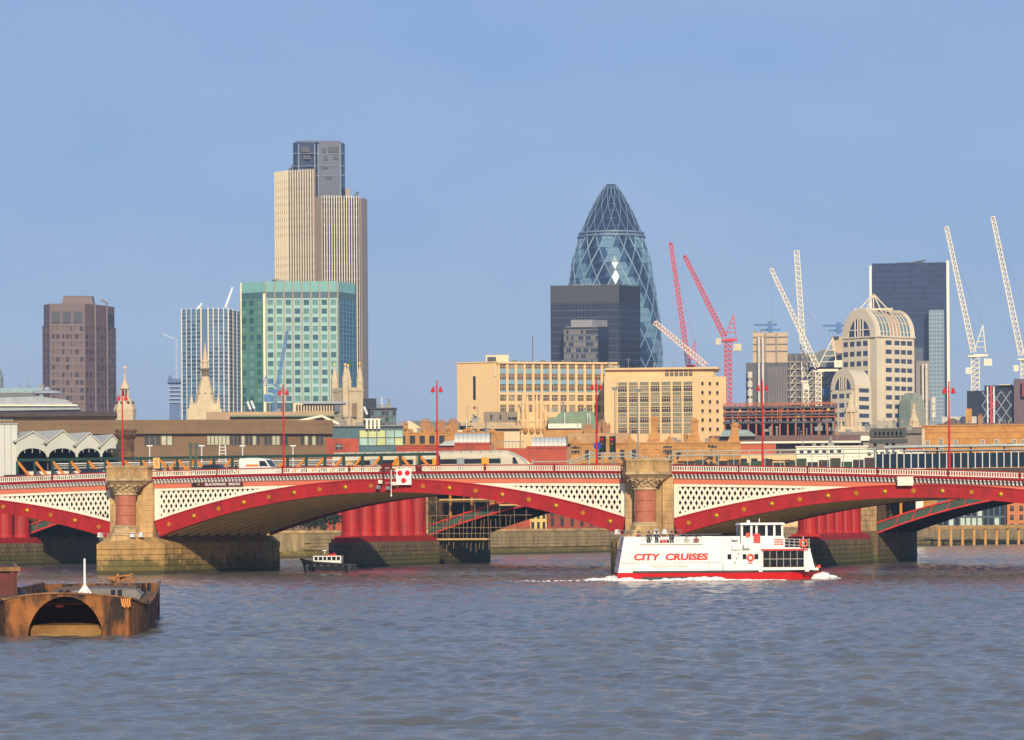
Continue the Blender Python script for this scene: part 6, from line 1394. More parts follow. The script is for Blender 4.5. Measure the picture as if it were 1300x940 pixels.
# sandstone building with dormers
T = Site('sandstone_offices', 'orange sandstone building with dark square windows left of the barrel halls', 'building', 540, 690, 550)
P = block(T, 505, 640, 549, 12, m=sand); facade(T, (T.x(505), -.02), (T.x(567), -.02), T.z(565), T.z(552), 5, 1, sand, win, fx=.55, fz=.8, d=.3)
for px, t in ((514, 540), (570, 541), (595, 543), (625, 545)): b = MB(); b.box(T.x(px) - .8, T.x(px) + .8, 0, 1.5, T.z(549), T.z(t + 4)); b.cyl((T.x(px), 0, T.z(t + 4)), (T.x(px), 1.5, T.z(t + 4)), .75, n=12); part('dormer', b, sand, T.o)
for k in range(6): px = 522 + k * 17; b = MB(); b.ball((T.x(px), .3, T.z(547.5)), .5, 8, 5); b.box(T.x(px) - .35, T.x(px) + .35, 0, .7, T.z(549), T.z(547.5)); part('urn', b, sand, T.o)
T = Site('grey_roofed_hall', 'broad grey slate roof with a pale gable left of the cream office block', 'building', 560, 715, 540)
b = MB(); b.slab([(T.x(506), T.z(546)), (T.x(519), T.z(534)), (T.x(544), T.z(546)), (T.x(544), T.z(560)), (T.x(506), T.z(560))], lambda a, z, d: (a, d, z), 0, 10); part('gable', b, cream2, T.o)
b = MB(); b.hexa([(T.x(521), 0, T.z(534.5)), (T.x(546), -1, T.z(547)), (T.x(600), 8, T.z(546)), (T.x(585), 9, T.z(535.5)), (T.x(521), .3, T.z(534)), (T.x(546), -.7, T.z(546.4)), (T.x(600), 8.3, T.z(545.5)), (T.x(585), 9.3, T.z(535))]); part('slate_roof', b, roofg, T.o); block(T, 544, 660, 546, 8, m=cream2, nm='wall', y0=1)
for l, r, t, bb_ in ((585, 655, 537, 541), (600, 665, 541, 545)): block(T, l, r, t, 8, bot=bb_, m=mat('tan_roof%d' % l, srgb(186, 162, 126), .8), nm='roof_terrace', y0=-.5)
b = MB()
for px in (579, 592): b.cyl((T.x(px), -2, T.z(552)), (T.x(px), -2, T.z(533)), .1, n=5)
part('flagpoles', b, steelw, T.o)
# ---- gothic tower with pinnacles
T = Site('gothic_tower', 'cream gothic church tower with tall slender pinnacles before the office block', 'church tower', 675.5, 740, 520)
P = T.plan([(655, 2), (661, 0), (690, 0), (696, 2), (696, 8), (655, 8)]); b = MB(); b.prism(P, 0, T.z(532)); b.prism([(x * 1.03, y - .25) for x, y in P], T.z(536), T.z(534)); b.prism([(x * .96, y + .1) for x, y in P], T.z(532), T.z(524)); part('tower_wall', b, cream, T.o)
for px, h, y in ((658.5, 513, 1), (664, 497, 0), (669.5, 499, 0), (681.5, 499, 0), (687, 498, 0), (693, 513, 1), (661, 509, 7), (690, 509, 7)):
    lathe_px(T, [(2.4, 545), (2.4, h + 16), (2.8, h + 15), (2.3, h + 13), (1.5, h + 8), (.3, h)], cream, 'pinnacle', 8, cx=px, y=y)
b = MB()
for px in (667, 684): b.box(T.x(px) - .5, T.x(px) + .5, -.1, .2, T.z(531), T.z(520))
part('parapet_tracery', b, mat('gothic_shadow', srgb(170, 136, 92), .85), T.o)
for k in range(5): b = MB(); b.ball((T.x(659 + 8 * k), -.4, T.z(547)), 3.2 * T.s, 8, 6, (1, 1, 1.3)); part('finial_dome', b, sand, T.o)
# grey plant block and green copper roofs
T = Site('grey_plant_block', 'grey flat roofed block with small dark openings in front of the cream wall', 'building', 635, 750, 530); block(T, 614, 657, 523, 8, m=mat('plant_grey', srgb(140, 126, 106), .8, var=.08)); 
for l, r in ((622.5, 625.5), (634.5, 636.5), (645, 655)): block(T, l, r, 527 if l < 640 else 530, .3, bot=533, m=win, nm='opening', y0=-.15)
T = Site('copper_roofed_hall', 'green copper roofed hall with a long low white roof in front of the office block', 'building', 725, 735, 535); block(T, 696, 756, 530, 10, m=copper); b = MB(); b.slab([(T.x(705), T.z(530)), (T.x(712), T.z(523)), (T.x(752), T.z(522)), (T.x(756), T.z(530))], lambda a, z, d: (a, d, z), 1, 9); part('copper_roof', b, copper, T.o); block(T, 696, 738, 539, 5, bot=545, m=whitew, nm='white_roof', y0=-6); block(T, 690, 760, 547, 6, bot=560, m=sand, nm='brick_attic', y0=-7)
b = MB()
for px in (717, 746, 749): b.cyl((T.x(px), -1, T.z(545)), (T.x(px), -1, T.z(525)), .1, n=5)
part('poles', b, steelw, T.o)
# ---- big cream office blocks
blu = mat('blue_spandrel', srgb(120, 156, 172), .4, var=.08)
T = Site('cream_office_block', 'long cream office block with a blank end wall and blue panels between its windows', 'building', 632, 860, 500)
s = T.s; ph = R(20)
A_ = (T.x(580), 5.2); Bp = (T.x(632), 0); Cp = (T.x(785), 7); b = MB(); b.prism([A_, Bp, Cp, (Cp[0], 26), (A_[0], 26)], 0, T.z(460)); part('wall', b, cream, T.o)
zt0 = T.z(533); ztop = T.z(462)
p = Vector(Bp); q = Vector(Cp); L = (q - p).length; d = (q - p) / L; nn = Vector((d.y, -d.x)); a0, a1 = .2, L - 2.0
rows = [(463.5, 468), (475, 482), (488.5, 496), (502, 509), (515, 523)]; ncol = 13; cwid = (a1 - a0) / ncol
sl_ = (459.8 - 464.5) / 153  # the cornice drops slightly along the front by perspective
b = MB()
for k in range(ncol + 1): b.obox(p, d, nn, max(0, a0 + k * cwid - .35), a0 + k * cwid + .35, 0, .45, T.z(530), ztop)
part('piers', b, cream, T.o)
b = MB(); b.obox(p, d, nn, -.3, L, -.5, .9, ztop, ztop + .5); part('cornice', b, cream, T.o)
b = MB()
for t, bb_ in ((501.5, 498.5), (514, 509.5), (530, 524)): b.obox(p, d, nn, 0, L, 0, .4, T.z(bb_ + (t - bb_)), T.z(bb_))
part('spandrels', b, cream, T.o)
b = MB()
for t, bb_ in ((468.6, 474), (482.3, 488), (496.3, 498.4)): b.obox(p, d, nn, a0, a1, 0, .25, T.z(bb_), T.z(t))
part('blue_spandrels', b, blu, T.o)
def wmesh(w, h, gm, nm=3):
    g = MB(); g.cur = 0; g.box(-w / 2, w / 2, -.05, .02, 0, h); g.cur = 1
    for k in range(nm): x = -w / 2 + w * (k + 1) / (nm + 1); g.box(x - .04, x + .04, -.12, -.05, 0, h)
    g.box(-w / 2, w / 2, -.12, -.05, h * .6, h * .6 + .09); return g.mesh('window', [gm, cream])
for t, bb_ in rows:
    h = T.z(t) - T.z(bb_); ms = [wmesh(cwid - .9, h, win, 3), wmesh(cwid - .9, h, winb, 3)]
    for k in range(ncol): o_ = p + d * (a0 + (k + .5) * cwid) + nn * .06; link('window', ms[0 if random.random() < .75 else 1], T.o, (o_.x, o_.y, T.z(bb_)), (0, 0, math.atan2(d.y, d.x)))
b = MB(); e0 = Vector(A_); e1 = Vector(Bp); dl = (e1 - e0).normalized(); en = Vector((dl.y, -dl.x)); LL = (e1 - e0).length; b.obox(e0, dl, en, LL * .40, LL * .46, 0, .12, T.z(507), T.z(477)); part('stair_window', b, win, T.o)
b = MB(); b.obox(e0, dl, en, LL * .40, LL * .46, 0, .1, T.z(519), T.z(515.5)); part('small_panel', b, brk, T.o); b = MB(); b.obox(e0, dl, en, LL * .39, LL * .48, 0, .1, T.z(533), T.z(528)); part('low_window', b, win, T.o)
b = MB(); b.obox(e0, dl, en, -.2, LL + .3, -.4, .35, T.z(460.3), T.z(459)); part('end_cornice', b, cream, T.o)
b = MB(); b.obox(e0, dl, en, LL * .92, LL * .96, 0, .3, T.z(478), T.z(462)); part('rain_pipe', b, cream2, T.o)
b = MB(); b.prism(T.plan([(617, 6), (646, 6), (646, 14), (617, 14)]), T.z(460), T.z(449.5)); ph_ = part('plant_room', b, cream2, T.o); b = MB(); b.prism(T.plan([(619, 5.7), (630, 5.7), (630, 6.1), (619, 6.1)]), T.z(458), T.z(452)); part('plant_louvre', b, lv, ph_)
b = MB(); rr = random.Random(2)
for k in range(16): x = 650 + k * 5.3; w = rr.uniform(.4, 1.6); b.box(T.x(x), T.x(x) + w, 8, 10, T.z(461), T.z(461 - rr.uniform(1, 5.5)))
b.cyl((T.x(677), 8, T.z(461)), (T.x(677), 8, T.z(424)), .14, n=5); part('roof_clutter', b, mat('roof_clutter', srgb(110, 104, 96), .7), T.o)
T = Site('cream_office_wing', 'cream office wing with grey green panels and small square windows at its right end', 'building', 850, 840, 510)
Bp = (T.x(767), 1.5); Cp = (T.x(880.5), 0); Dp = (T.x(922), 4); b = MB(); b.prism([Bp, Cp, Dp, (Dp[0], 22), (Bp[0], 22)], 0, T.z(478)); part('wall', b, cream, T.o)
b = MB(); b.prism([(T.x(768), 3), (T.x(906), 2.2), (T.x(909), 3), (T.x(909), 20), (T.x(768), 20)], T.z(478), T.z(469)); part('penthouse', b, cream, T.o)
b = MB(); b.prism([(T.x(768), 1.8), (T.x(912), .6), (T.x(914), 2), (T.x(914), 20), (T.x(768), 20)], T.z(468.9), T.z(466.4)); part('penthouse_roof', b, cream, T.o)
p = Vector((T.x(783.5), 1.29)); q = Vector(Cp); facade(T, p, q, T.z(550), T.z(484), 7, 5, cream, win, fx=.84, fz=.55, d=.4, mull=3, glass2=winb, lift=.0)
L = (q - p).length; d = (q - p) / L; nn = Vector((d.y, -d.x)); b = MB()
for r in range(5): z0 = T.z(550) + r * (T.z(484) - T.z(550)) / 5; b.obox(p, d, nn, .2, L - .2, .36, .395, z0 + (T.z(484) - T.z(550)) / 5 * .62, z0 + (T.z(484) - T.z(550)) / 5 * .93)
part('green_spandrels', b, mat('olive_spandrel', srgb(118, 116, 88), .6), T.o)
b = MB()
for k in range(8): b.obox(p, d, nn, max(0, L * k / 7 - .3), min(L, L * k / 7 + .3), .38, .6, 0, T.z(484))
part('piers', b, cream, T.o)
e0 = Vector(Cp); e1 = Vector(Dp); LL = (e1 - e0).length; dl = (e1 - e0) / LL; en = Vector((dl.y, -dl.x)); wsm = MB(); wsm.cur = 0; wsm.box(-.33, .33, -.05, .03, 0, .9); wsm.cur = 1; wsm.box(-.45, .45, -.14, -.03, -.14, 0); wsm.box(-.45, .45, -.1, -.03, .9, 1.0); wsm = wsm.mesh('window', [win, cream])
for r in range(6):
    for f in (.27, .50, .73): o_ = e0 + dl * LL * f + en * .04; link('window', wsm, T.o, (o_.x, o_.y, T.z(489.5 + r * 11.6)), (0, 0, math.atan2(dl.y, dl.x)))
ph0 = Vector((T.x(844), 2.5)); ph1 = Vector((T.x(880), 2.3)); facade(T, ph0, ph1, T.z(478), T.z(469.3), 6, 1, cream, lv, fx=.8, fz=.9, d=.25, mull=3)
for px in (788, 800, 810, 820, 828, 836): b = MB(); b.box(T.x(px) - .35, T.x(px) + .35, 2.6, 3.1, T.z(479.5), T.z(477.5)); part('vent', b, lv, T.o)
# ---- dark square tower in front of the rounded one
T = Site('dark_square_tower', 'dark square tower with a louvred top and lower block before the rounded glass tower', 'tower', 755, 1350, 420)
dk1 = mat('dark_tower_glass', srgb(32, 38, 54), .15, var=.2, scale=.05); dk2 = mat('dark_tower_line', srgb(62, 66, 80), .4); dk3 = mat('dark_tower_warm', srgb(104, 94, 84), .3, var=.3, scale=.1)
P = T.plan([(699, 2), (786, 0), (813, 10), (813, 34), (699, 34)]); b = MB(); b.prism(P, 0, T.z(362)); part('glass_body', b, dk1, T.o)
facade(T, P[0], P[1], T.z(466), T.z(385), 22, 9, dk2, dk1, fx=.9, fz=.9, d=.2, single=False, seedv=3); facade(T, P[1], P[2], T.z(466), T.z(385), 8, 9, dk2, dk1, fx=.9, fz=.9, d=.2, single=False)
for i, n in ((0, 40), (1, 12)):
    p = Vector(P[i]); q = Vector(P[i + 1]); L = (q - p).length; d = (q - p) / L; nn = Vector((d.y, -d.x)); b = MB(); b.obox(p, d, nn, 0, L, 0, .25, T.z(384.5), T.z(362))
    for k in range(n): b.obox(p, d, nn, (k + .3) * L / n, (k + .55) * L / n, .25, .5, T.z(384), T.z(362.5))
    part('louvred_crown', b, lv, T.o)
P3 = T.plan([(716, -12), (759, -12), (772, -6), (772, 0), (716, 0)]); b = MB(); b.prism(P3, 0, T.z(418)); part('lower_block', b, dk1, T.o); facade(T, P3[0], P3[1], T.z(466), T.z(420), 14, 6, dk2, dk1, fx=.85, fz=.6, d=.2, single=False, glass2=dk3, seedv=8)
b = MB(); b.prism(T.plan([(725, -10), (752, -10), (771, -5), (771, 0), (725, 0)]), T.z(416.5), T.z(408)); b.prism(T.plan([(718, -13), (758, -13), (760, 0), (718, 0)]), T.z(418), T.z(417)); part('penthouse', b, mat('penthouse_grey', srgb(124, 122, 124), .5), T.o)
b = MB()
for k in range(9): b.box(T.x(728 + 4 * k), T.x(730 + 4 * k), 8, 10, T.z(362), T.z(359.5))
part('roof_clutter', b, mat('roof_pale', srgb(180, 170, 160), .6), T.o)
# ---- rounded lattice tower
T = Site('rounded_glass_tower', 'rounded bullet shaped glass tower with spiralling diamond lattice', 'tower', 776.5, 1730, 360); s = T.s
prof = [(0.2, 234), (4, 234.6), (7.5, 236), (13, 243), (19, 253), (26, 266), (32.5, 280), (40, 299), (46, 318), (50.3, 334), (54.8, 362), (58.5, 388), (61.5, 411), (63.5, 437), (64.5, 463), (65, 500), (64, 540), (61, 590), (57, 640)]
def rad(py):
    for (r0, y0), (r1, y1) in zip(prof, prof[1:]):
        if y0 <= py <= y1: t = (py - y0) / (y1 - y0); return r0 + (r1 - r0) * t
    return prof[-1][0]
NS = 36; lev = [234.6, 238, 244, 252, 261, 270, 280, 289.5] + [299 + 9.5 * k for k in range(32)]
g1 = mat('tower_glass_dark', srgb(26, 40, 66), .12, var=.2, scale=.04); g2 = mat('tower_glass_light', srgb(104, 138, 156), .15, var=.25, scale=.04); g3 = mat('tower_glass_mid', srgb(52, 80, 108), .12, var=.2, scale=.04)
b = MB(); CYG = 0
def gp(i, k):
    t = 2 * math.pi * (i + .5 * (k % 2)) / NS + 2 * math.pi * (k // 2) * 0 ; r = rad(lev[k]) * s; return (r * math.cos(t), CYG + r * math.sin(t), T.z(lev[k]))
for k in range(len(lev) - 1):
    for i in range(NS):
        i0 = i; i1 = i + 1
        if k % 2 == 0: tris = [((i0, k), (i1, k), (i0, k + 1)), ((i1, k), (i1, k + 1), (i0, k + 1))]
        else: tris = [((i0, k), (i1, k + 1), (i0, k + 1)), ((i0, k), (i1, k), (i1, k + 1))]
        for tr in tris:
            sp_ = int(i + .5 * (k % 2) - .5 * k + 60) % 6; up_ = lev[k] < 298
            b.cur = 0 if up_ else (0 if sp_ in (0, 1) else 1 if sp_ in (3, 4) else 2)
            b.add([gp(a % NS, kk) for a, kk in reversed(tr)], [(0, 1, 2)])
part('glass_skin', b, [g1, g2, g3], T.o)
b = MB(); db = mat('diagrid_pale', srgb(126, 152, 168), .4, var=.05)
for k in range(len(lev) - 1):
    for i in range(NS):
        w = .5
        if lev[k] < 298: w = .22
        j = i if k % 2 == 0 else i + 1
        if int(i + .5 * (k % 2) - .5 * k + 40) % 2 == 0:
            b.bar(gp(i, k), gp((j) % NS, k + 1), w)
        if int(i + .5 * (k % 2) + .5 * k) % 2 == 0:
            b.bar(gp(i, k), gp((j - 1) % NS, k + 1), w)
part('diagrid', b, db, T.o)
b = MB()
for py, w in ((297, .5), (301.5, .5)):
    for i in range(36):
        t0, t1 = 2 * math.pi * i / 36, 2 * math.pi * (i + 1) / 36; r = (rad(py) + 1.6) * s; b.bar((r * math.cos(t0), CYG + r * math.sin(t0), T.z(py)), (r * math.cos(t1), CYG + r * math.sin(t1), T.z(py)), .9)
part('ring_gallery', b, mat('ring_grey', srgb(110, 130, 150), .4), T.o)
b = MB()
for k in range(3, len(lev) - 1):
    py = lev[k]; r = rad(py) * s + .08
    for i in range(48):
        t0, t1 = 2 * math.pi * i / 48, 2 * math.pi * (i + 1) / 48; b.bar((r * math.cos(t0), CYG + r * math.sin(t0), T.z(py)), (r * math.cos(t1), CYG + r * math.sin(t1), T.z(py)), .22)
part('floor_lines', b, mat('floor_line', srgb(70, 90, 112), .4), T.o, stuff=True)
b = MB(); b.lathe([(7.6 * s, T.z(236.3)), (5.5 * s, T.z(234.4)), (.1, T.z(234))], 24, 0, CYG); part('lens_cap', b, mat('lens_cap', srgb(60, 70, 86), .2), T.o)
# ---- service tower block with pipes (right of the red cranes)
T = Site('steel_service_tower', 'silver steel building with exposed pipes and stacked round pods, blue cranes on its roof', 'tower', 1000, 1350, 460); s = T.s
ss = mat('stainless', srgb(132, 122, 112), .45, metal=.1, var=.15, scale=.1); ssd = mat('stainless_dark', srgb(72, 70, 72), .4, var=.2, scale=.1); ssl = mat('stainless_light', srgb(214, 202, 184), .4)
block(T, 956, 1000, 422, 16, bot=460, m=mat('tan_cladding', srgb(196, 168, 132), .6, var=.1, scale=.1), nm='plant_tower', y0=2); block(T, 947, 1000, 460, 18, m=ssd, nm='stair_tower', y0=2); block(T, 1000, 1072, 448, 24, m=ssd, nm='office_body', y0=8)
b = MB()
for k in range(12): b.box(T.x(975 + k * 2.1) - .15, T.x(975 + k * 2.1) + .15, 1.2, 2.2, 0, T.z(466))
part('ribbed_cladding', b, ss, T.o)
b = MB()
for px in (963.5, 968.5): b.cyl((T.x(px), 0, 0), (T.x(px), 0, T.z(428)), .55, n=10)
part('riser_pipes', b, ssl, T.o)
pod = MB(); pod.cyl((0, 0, 0), (0, 0, 2.7), 1.15, n=14); pod.cyl((0, 0, -1.0), (0, 0, 0), .5, n=10); pod = pod.mesh('pod', ssl)
for py in (480, 491.5, 502.5, 514): link('pod', pod, T.o, (T.x(952), -.5, T.z(py)))
b = MB()
for py in (428, 437, 446): b.box(T.x(955.5), T.x(1000.5), 1.4, 2, T.z(py), T.z(py - 1.2))
for px in (972, 986): b.box(T.x(px) - .3, T.x(px) + .3, 1.3, 2, T.z(460), T.z(423))
part('plant_frame', b, ss, T.o)
for r in range(7):
    b = MB(); b.box(T.x(1000), T.x(1072), 6.8, 8, T.z(460 + r * 9), T.z(457.5 + r * 9)); part('floor_slab', b, ss, T.o)
    for k in range(3): b = MB(); b.bar((T.x(1003 + k * 22), 6.5, T.z(460 + r * 9)), (T.x(1010 + k * 22), 6.5, T.z(451 + r * 9)), .35) if r else None; part('brace', b, ssl, T.o) if r else None
b = MB()
for k in range(10): b.box(T.x(1003 + k * 7.2) - .25, T.x(1003 + k * 7.2) + .25, 6, 7, 0, T.z(450))
part('columns', b, ss, T.o)
n = 10; b = MB(); pr = [(T.x(1028) + (T.x(1072) - T.x(1028)) * (.5 - .5 * math.cos(math.pi * k / n)), T.z(466) + (T.z(444) - T.z(466)) * math.sin(math.pi * k / n)) for k in range(n + 1)]; b.slab(pr, lambda a, z, d: (a, d, z), 4, 22); part('vault_glass', b, mat('vault_glass', srgb(110, 120, 124), .15, var=.2, scale=.1), T.o)
b = MB()
for y in (4, 10, 16, 22):
    b = MB()
    for k in range(n): b.bar((pr[k][0], y - .1, pr[k][1]), (pr[k + 1][0], y - .1, pr[k + 1][1]), .5)
    part('vault_rib', b, ss, T.o)
b = MB()
for k in range(1, n): b.bar((pr[k][0], 3.9, pr[k][1]), (pr[k][0], 3.9, T.z(466)), .3)
part('vault_bars', b, ss, T.o)
block(T, 1056, 1074, 426, 14, bot=470, m=MATS['tan_cladding'], nm='plant_tower', y0=12)
for cx, cy in ((973, 411), (1060, 413)):
    b = MB(); b.box(T.x(cx - 16), T.x(cx + 14), 6, 7.5, T.z(cy + 1.2), T.z(cy - 1.2)); b.box(T.x(cx + 2), T.x(cx + 8), 5.5, 8, T.z(cy + 10), T.z(cy - 4)); b.box(T.x(cx - 8), T.x(cx + 18), 8, 9, T.z(cy + 7), T.z(cy + 5)); part('roof_crane', b, crane_blue, T.o)
b = MB(); b.box(T.x(1044), T.x(1051), 5, 6, T.z(502), T.z(493)); part('blue_unit', b, crane_blue, T.o)
# ---- construction deck with orange scaffolding
T = Site('construction_deck', 'half built concrete floors with rusty orange scaffold poles', 'construction site', 990, 800, 530); dslab = mat('raw_slab', srgb(84, 78, 78), .85, var=.2, scale=.3); ors = mat('rust_scaffold', srgb(176, 92, 48), .7)
for t in (516, 525, 535): block(T, 918, 1062, t, 16, bot=t + 2.6, m=dslab, nm='floor_slab')
b = MB(); b.box(T.x(918), T.x(1062), 14, 16, 0, T.z(520)); part('rear_core', b, dslab, T.o)
b = MB(); rr = random.Random(8)
for k in range(15): b.box(T.x(920 + k * 10) - .2, T.x(920 + k * 10) + .2, .4, .8, 0, T.z(513 + rr.random() * 3))
for py in (512.5, 515, 523, 530): b.bar((T.x(918), .1, T.z(py)), (T.x(1060), .1, T.z(py + rr.uniform(-1.5, 1.5))), .25)
for k in range(16): x = 920 + rr.random() * 135; b.bar((T.x(x), 0, T.z(rr.choice((516, 525, 533)))), (T.x(x + rr.uniform(-7, 7)), .2, T.z(rr.choice((511, 518)))), .2)
part('scaffold', b, ors, T.o)
b = MB()
for k in range(18): x = 922 + k * 7.6; b.box(T.x(x), T.x(x + rr.uniform(2, 5)), 1, 2.5, T.z(535), T.z(535 - rr.uniform(1.5, 5)))
part('stored_materials', b, mat('site_materials', srgb(104, 110, 120), .7, var=.4, scale=.6), T.o)
b = MB()
for x, py in ((938, 523), (1012, 531), (1050, 522)): b.box(T.x(x), T.x(x + 3), .2, 1, T.z(py), T.z(py - 2.5))
part('yellow_barriers', b, mat('site_yellow', srgb(200, 200, 90), .6), T.o)
# ---- arched postmodern building
T = Site('arched_office_building', 'cream stone office with big round arched gables and a ribbed barrel roof', 'building', 1113, 1300, 460); s = T.s
pm_ = mat('postmodern_stone', srgb(216, 200, 172), .7, var=.07, scale=.1); pms = mat('postmodern_band', srgb(178, 148, 124), .7); pg_ = mat('blue_grey_window', srgb(58, 66, 84), .12, var=.3, scale=.15); vg = mat('barrel_glass', srgb(96, 128, 140), .1, var=.2, scale=.1)
ph = R(45); LL_ = 43 * s / math.sin(ph); LR = 48 * s / math.cos(ph); dR = Vector((math.cos(ph), math.sin(ph))); dL = Vector((-math.sin(ph), math.cos(ph)))
C0 = Vector((0, 0)); PL_ = C0 + dL * LL_; PR = C0 + dR * LR; BK = PL_ + dR * LR
b = MB(); b.prism([tuple(C0), tuple(PR), tuple(BK), tuple(PL_)], 0, T.z(427)); part('wall', b, pm_, T.o)
zsp = T.z(427); rB = LL_ / 2; n = 18; kz = (T.z(391) - zsp) / rB
def barrel(t, f, k=1.0): v = C0 + dL * (rB - rB * k * math.cos(math.pi * t)) + dR * LR * f; return (v.x, v.y, zsp + rB * kz * k * math.sin(math.pi * t))
for j in range(11):
    b = MB(); f0, f1 = j / 11, (j + 1) / 11; 
    kk = 1.0 if j in (0, 4, 5, 6, 10) else .975
    for i in range(n): b.add([barrel(i / n, f0, kk), barrel(i / n, f1, kk), barrel((i + 1) / n, f1, kk), barrel((i + 1) / n, f0, kk)], [(0, 1, 2, 3)])
    part('roof_strip', b, pm_ if j in (0, 10) else pms if j in (4, 5, 6) else vg, T.o)
b = MB()
for j in range(12):
    for i in range(n): b.bar(barrel(i / n, j / 11, 1.01), barrel((i + 1) / n, j / 11, 1.01), .45)
for i in range(1, n, 2): b.bar(barrel(i / n, 1 / 11), barrel(i / n, 4 / 11), .3); b.bar(barrel(i / n, 7 / 11), barrel(i / n, 10 / 11), .3)
part('roof_ribs', b, pm_, T.o)
b = MB()
for i in range(n):
    for k0, k1 in ((.66, 1.0),):
        q = [barrel(i / n, -.02, k1), barrel((i + 1) / n, -.02, k1), barrel((i + 1) / n, -.02, k0), barrel(i / n, -.02, k0)]; q2 = [barrel(i / n, .03, k1), barrel((i + 1) / n, .03, k1), barrel((i + 1) / n, .03, k0), barrel(i / n, .03, k0)]
        b.add(q + q2, [(0, 1, 2, 3), (7, 6, 5, 4), (0, 4, 5, 1), (2, 6, 7, 3)])
part('gable_arch', b, pm_, T.o)
b = MB(); b.add([barrel(i / n, .01, .68) for i in range(n + 1)], [tuple(range(n + 1))[::-1]]); AG = part('arch_window', b, pg_, T.o)
b = MB()
for t in (-.35, -.1, .1, .35): v = C0 + dL * (rB + rB * .66 * t) - dR * .3; b.bar((v.x, v.y, zsp), (v.x, v.y, zsp + rB * kz * .66 * math.sqrt(1 - t * t)), .45)
v0 = C0 + dL * rB * .36 - dR * .3; v1 = C0 + dL * rB * 1.64 - dR * .3; b.bar((v0.x, v0.y, zsp + 3), (v1.x, v1.y, zsp + 3), .45); part('arch_mullions', b, pm_, AG)
# window bands
nL = Vector((-dR.x, -dR.y)); nRt = Vector((dR.y, -dR.x))
def bands(p, q, n, z0, z1, rows, fx, d_=.5): facade(T, p, q, z0, z1, n, rows, pm_, pg_, fx=fx, fz=.5, d=d_, seedv=rows)
bands(tuple(PL_), tuple(C0 + dL * LL_ * .22), 4, T.z(480), T.z(429), 4, .78); bands(tuple(C0 + dR * LR * .18), tuple(C0 + dR * LR * .42), 1, T.z(545), T.z(429), 10, .7); bands(tuple(C0 + dR * LR * .44), tuple(C0 + dR * LR * .94), 3, T.z(545), T.z(429), 10, .86)
b = MB(); b.obox(C0, dR, nRt, 0, LR, 0, .9, T.z(428), T.z(426)); b.obox(PL_, -dL, nL, 0, LL_, 0, .9, T.z(428.2), T.z(426.2)); part('cornice', b, pm_, T.o)
b = MB(); ap = T.z(388); cx_, cy_ = BK.x / 2 - 2, BK.y / 2 - 6
for dx in (-6, -3, 0, 3, 6): b.bar((cx_ + dx * 1.2, cy_, ap - 2.5), (cx_, cy_, ap + 5.5), .5)
b.bar((cx_ - 8, cy_, ap - 1), (cx_ + 8, cy_, ap - 1), .8); part('roof_truss', b, pm_, T.o)
# lower arched wing
ws_ = 30 * s / math.sin(ph); W0_ = Vector((T.x(1086), -14)); W1 = W0_ + dL * ws_; LW = 20 * s / math.cos(ph); zw = T.z(496); rW = ws_ / 2; kw = (T.z(470) - zw) / rW
b = MB(); b.prism([tuple(W0_), tuple(W0_ + dR * LW), tuple(W1 + dR * LW), tuple(W1)], 0, zw); part('wing_wall', b, pm_, T.o)
def bar2(t, f, k=1.0): v = W0_ + dL * (rW - rW * k * math.cos(math.pi * t)) + dR * LW * f; return (v.x, v.y, zw + rW * kw * k * math.sin(math.pi * t))
b = MB()
for i in range(n):
    b.add([bar2(i / n, 0), bar2(i / n, 1), bar2((i + 1) / n, 1), bar2((i + 1) / n, 0)], [(0, 1, 2, 3)]); b.add([bar2(i / n, -.03, 1.04), bar2((i + 1) / n, -.03, 1.04), bar2((i + 1) / n, -.03, .66), bar2(i / n, -.03, .66)], [(0, 1, 2, 3)])
part('wing_barrel', b, pm_, T.o)
b = MB(); b.add([bar2(i / n, .0, .7) for i in range(n + 1)], [tuple(range(n + 1))[::-1]]); AG = part('arch_window', b, pg_, T.o)
b = MB()
for t in (-.4, -.12, .12, .4): v = W0_ + dL * (rW + rW * .66 * t) - dR * .3; b.bar((v.x, v.y, zw), (v.x, v.y, zw + rW * kw * .66 * math.sqrt(1 - t * t)), .4)
part('arch_mullions', b, pm_, AG)
bands(tuple(W1), tuple(W0_ + dL * ws_ * .1), 3, T.z(545), T.z(498), 4, .8); bands(tuple(W0_ + dR * LW * .1), tuple(W0_ + dR * LW * .9), 1, T.z(545), T.z(492), 5, .8)
b = MB(); n2 = 10; v0 = C0 + dR * LR * .44 + nRt * 3; ln = LR * .42
b.slab([(ln * (.5 - .5 * math.cos(math.pi * k / n2)), T.z(525) + (T.z(499) - T.z(525)) * math.sin(math.pi * k / n2)) for k in range(n2 + 1)] + [(0, 0)][:0], lambda a, z, d: (v0.x + dR.x * a + nRt.x * d, v0.y + dR.y * a + nRt.y * d, z), 0, 6); b.obox(v0, dR, nRt, 0, ln, 0, 6, 0, T.z(525)); part('glass_porch', b, mat('porch_glass', srgb(120, 136, 124), .15, var=.2, scale=.2), T.o)
b = MB()
for k in range(1, 8): b.obox(v0, dR, nRt, ln * k / 8 - .2, ln * k / 8 + .2, 6, 6.4, T.z(545), T.z(525) + (T.z(499) - T.z(525)) * math.sin(math.acos(1 - 2 * k / 8)))
for r in range(6): b.obox(v0, dR, nRt, .3, ln - .3, 6, 6.35, T.z(544 - 6 * r), T.z(543.2 - 6 * r))
part('porch_mullions', b, mat('porch_frame', srgb(170, 170, 150), .5), T.o)
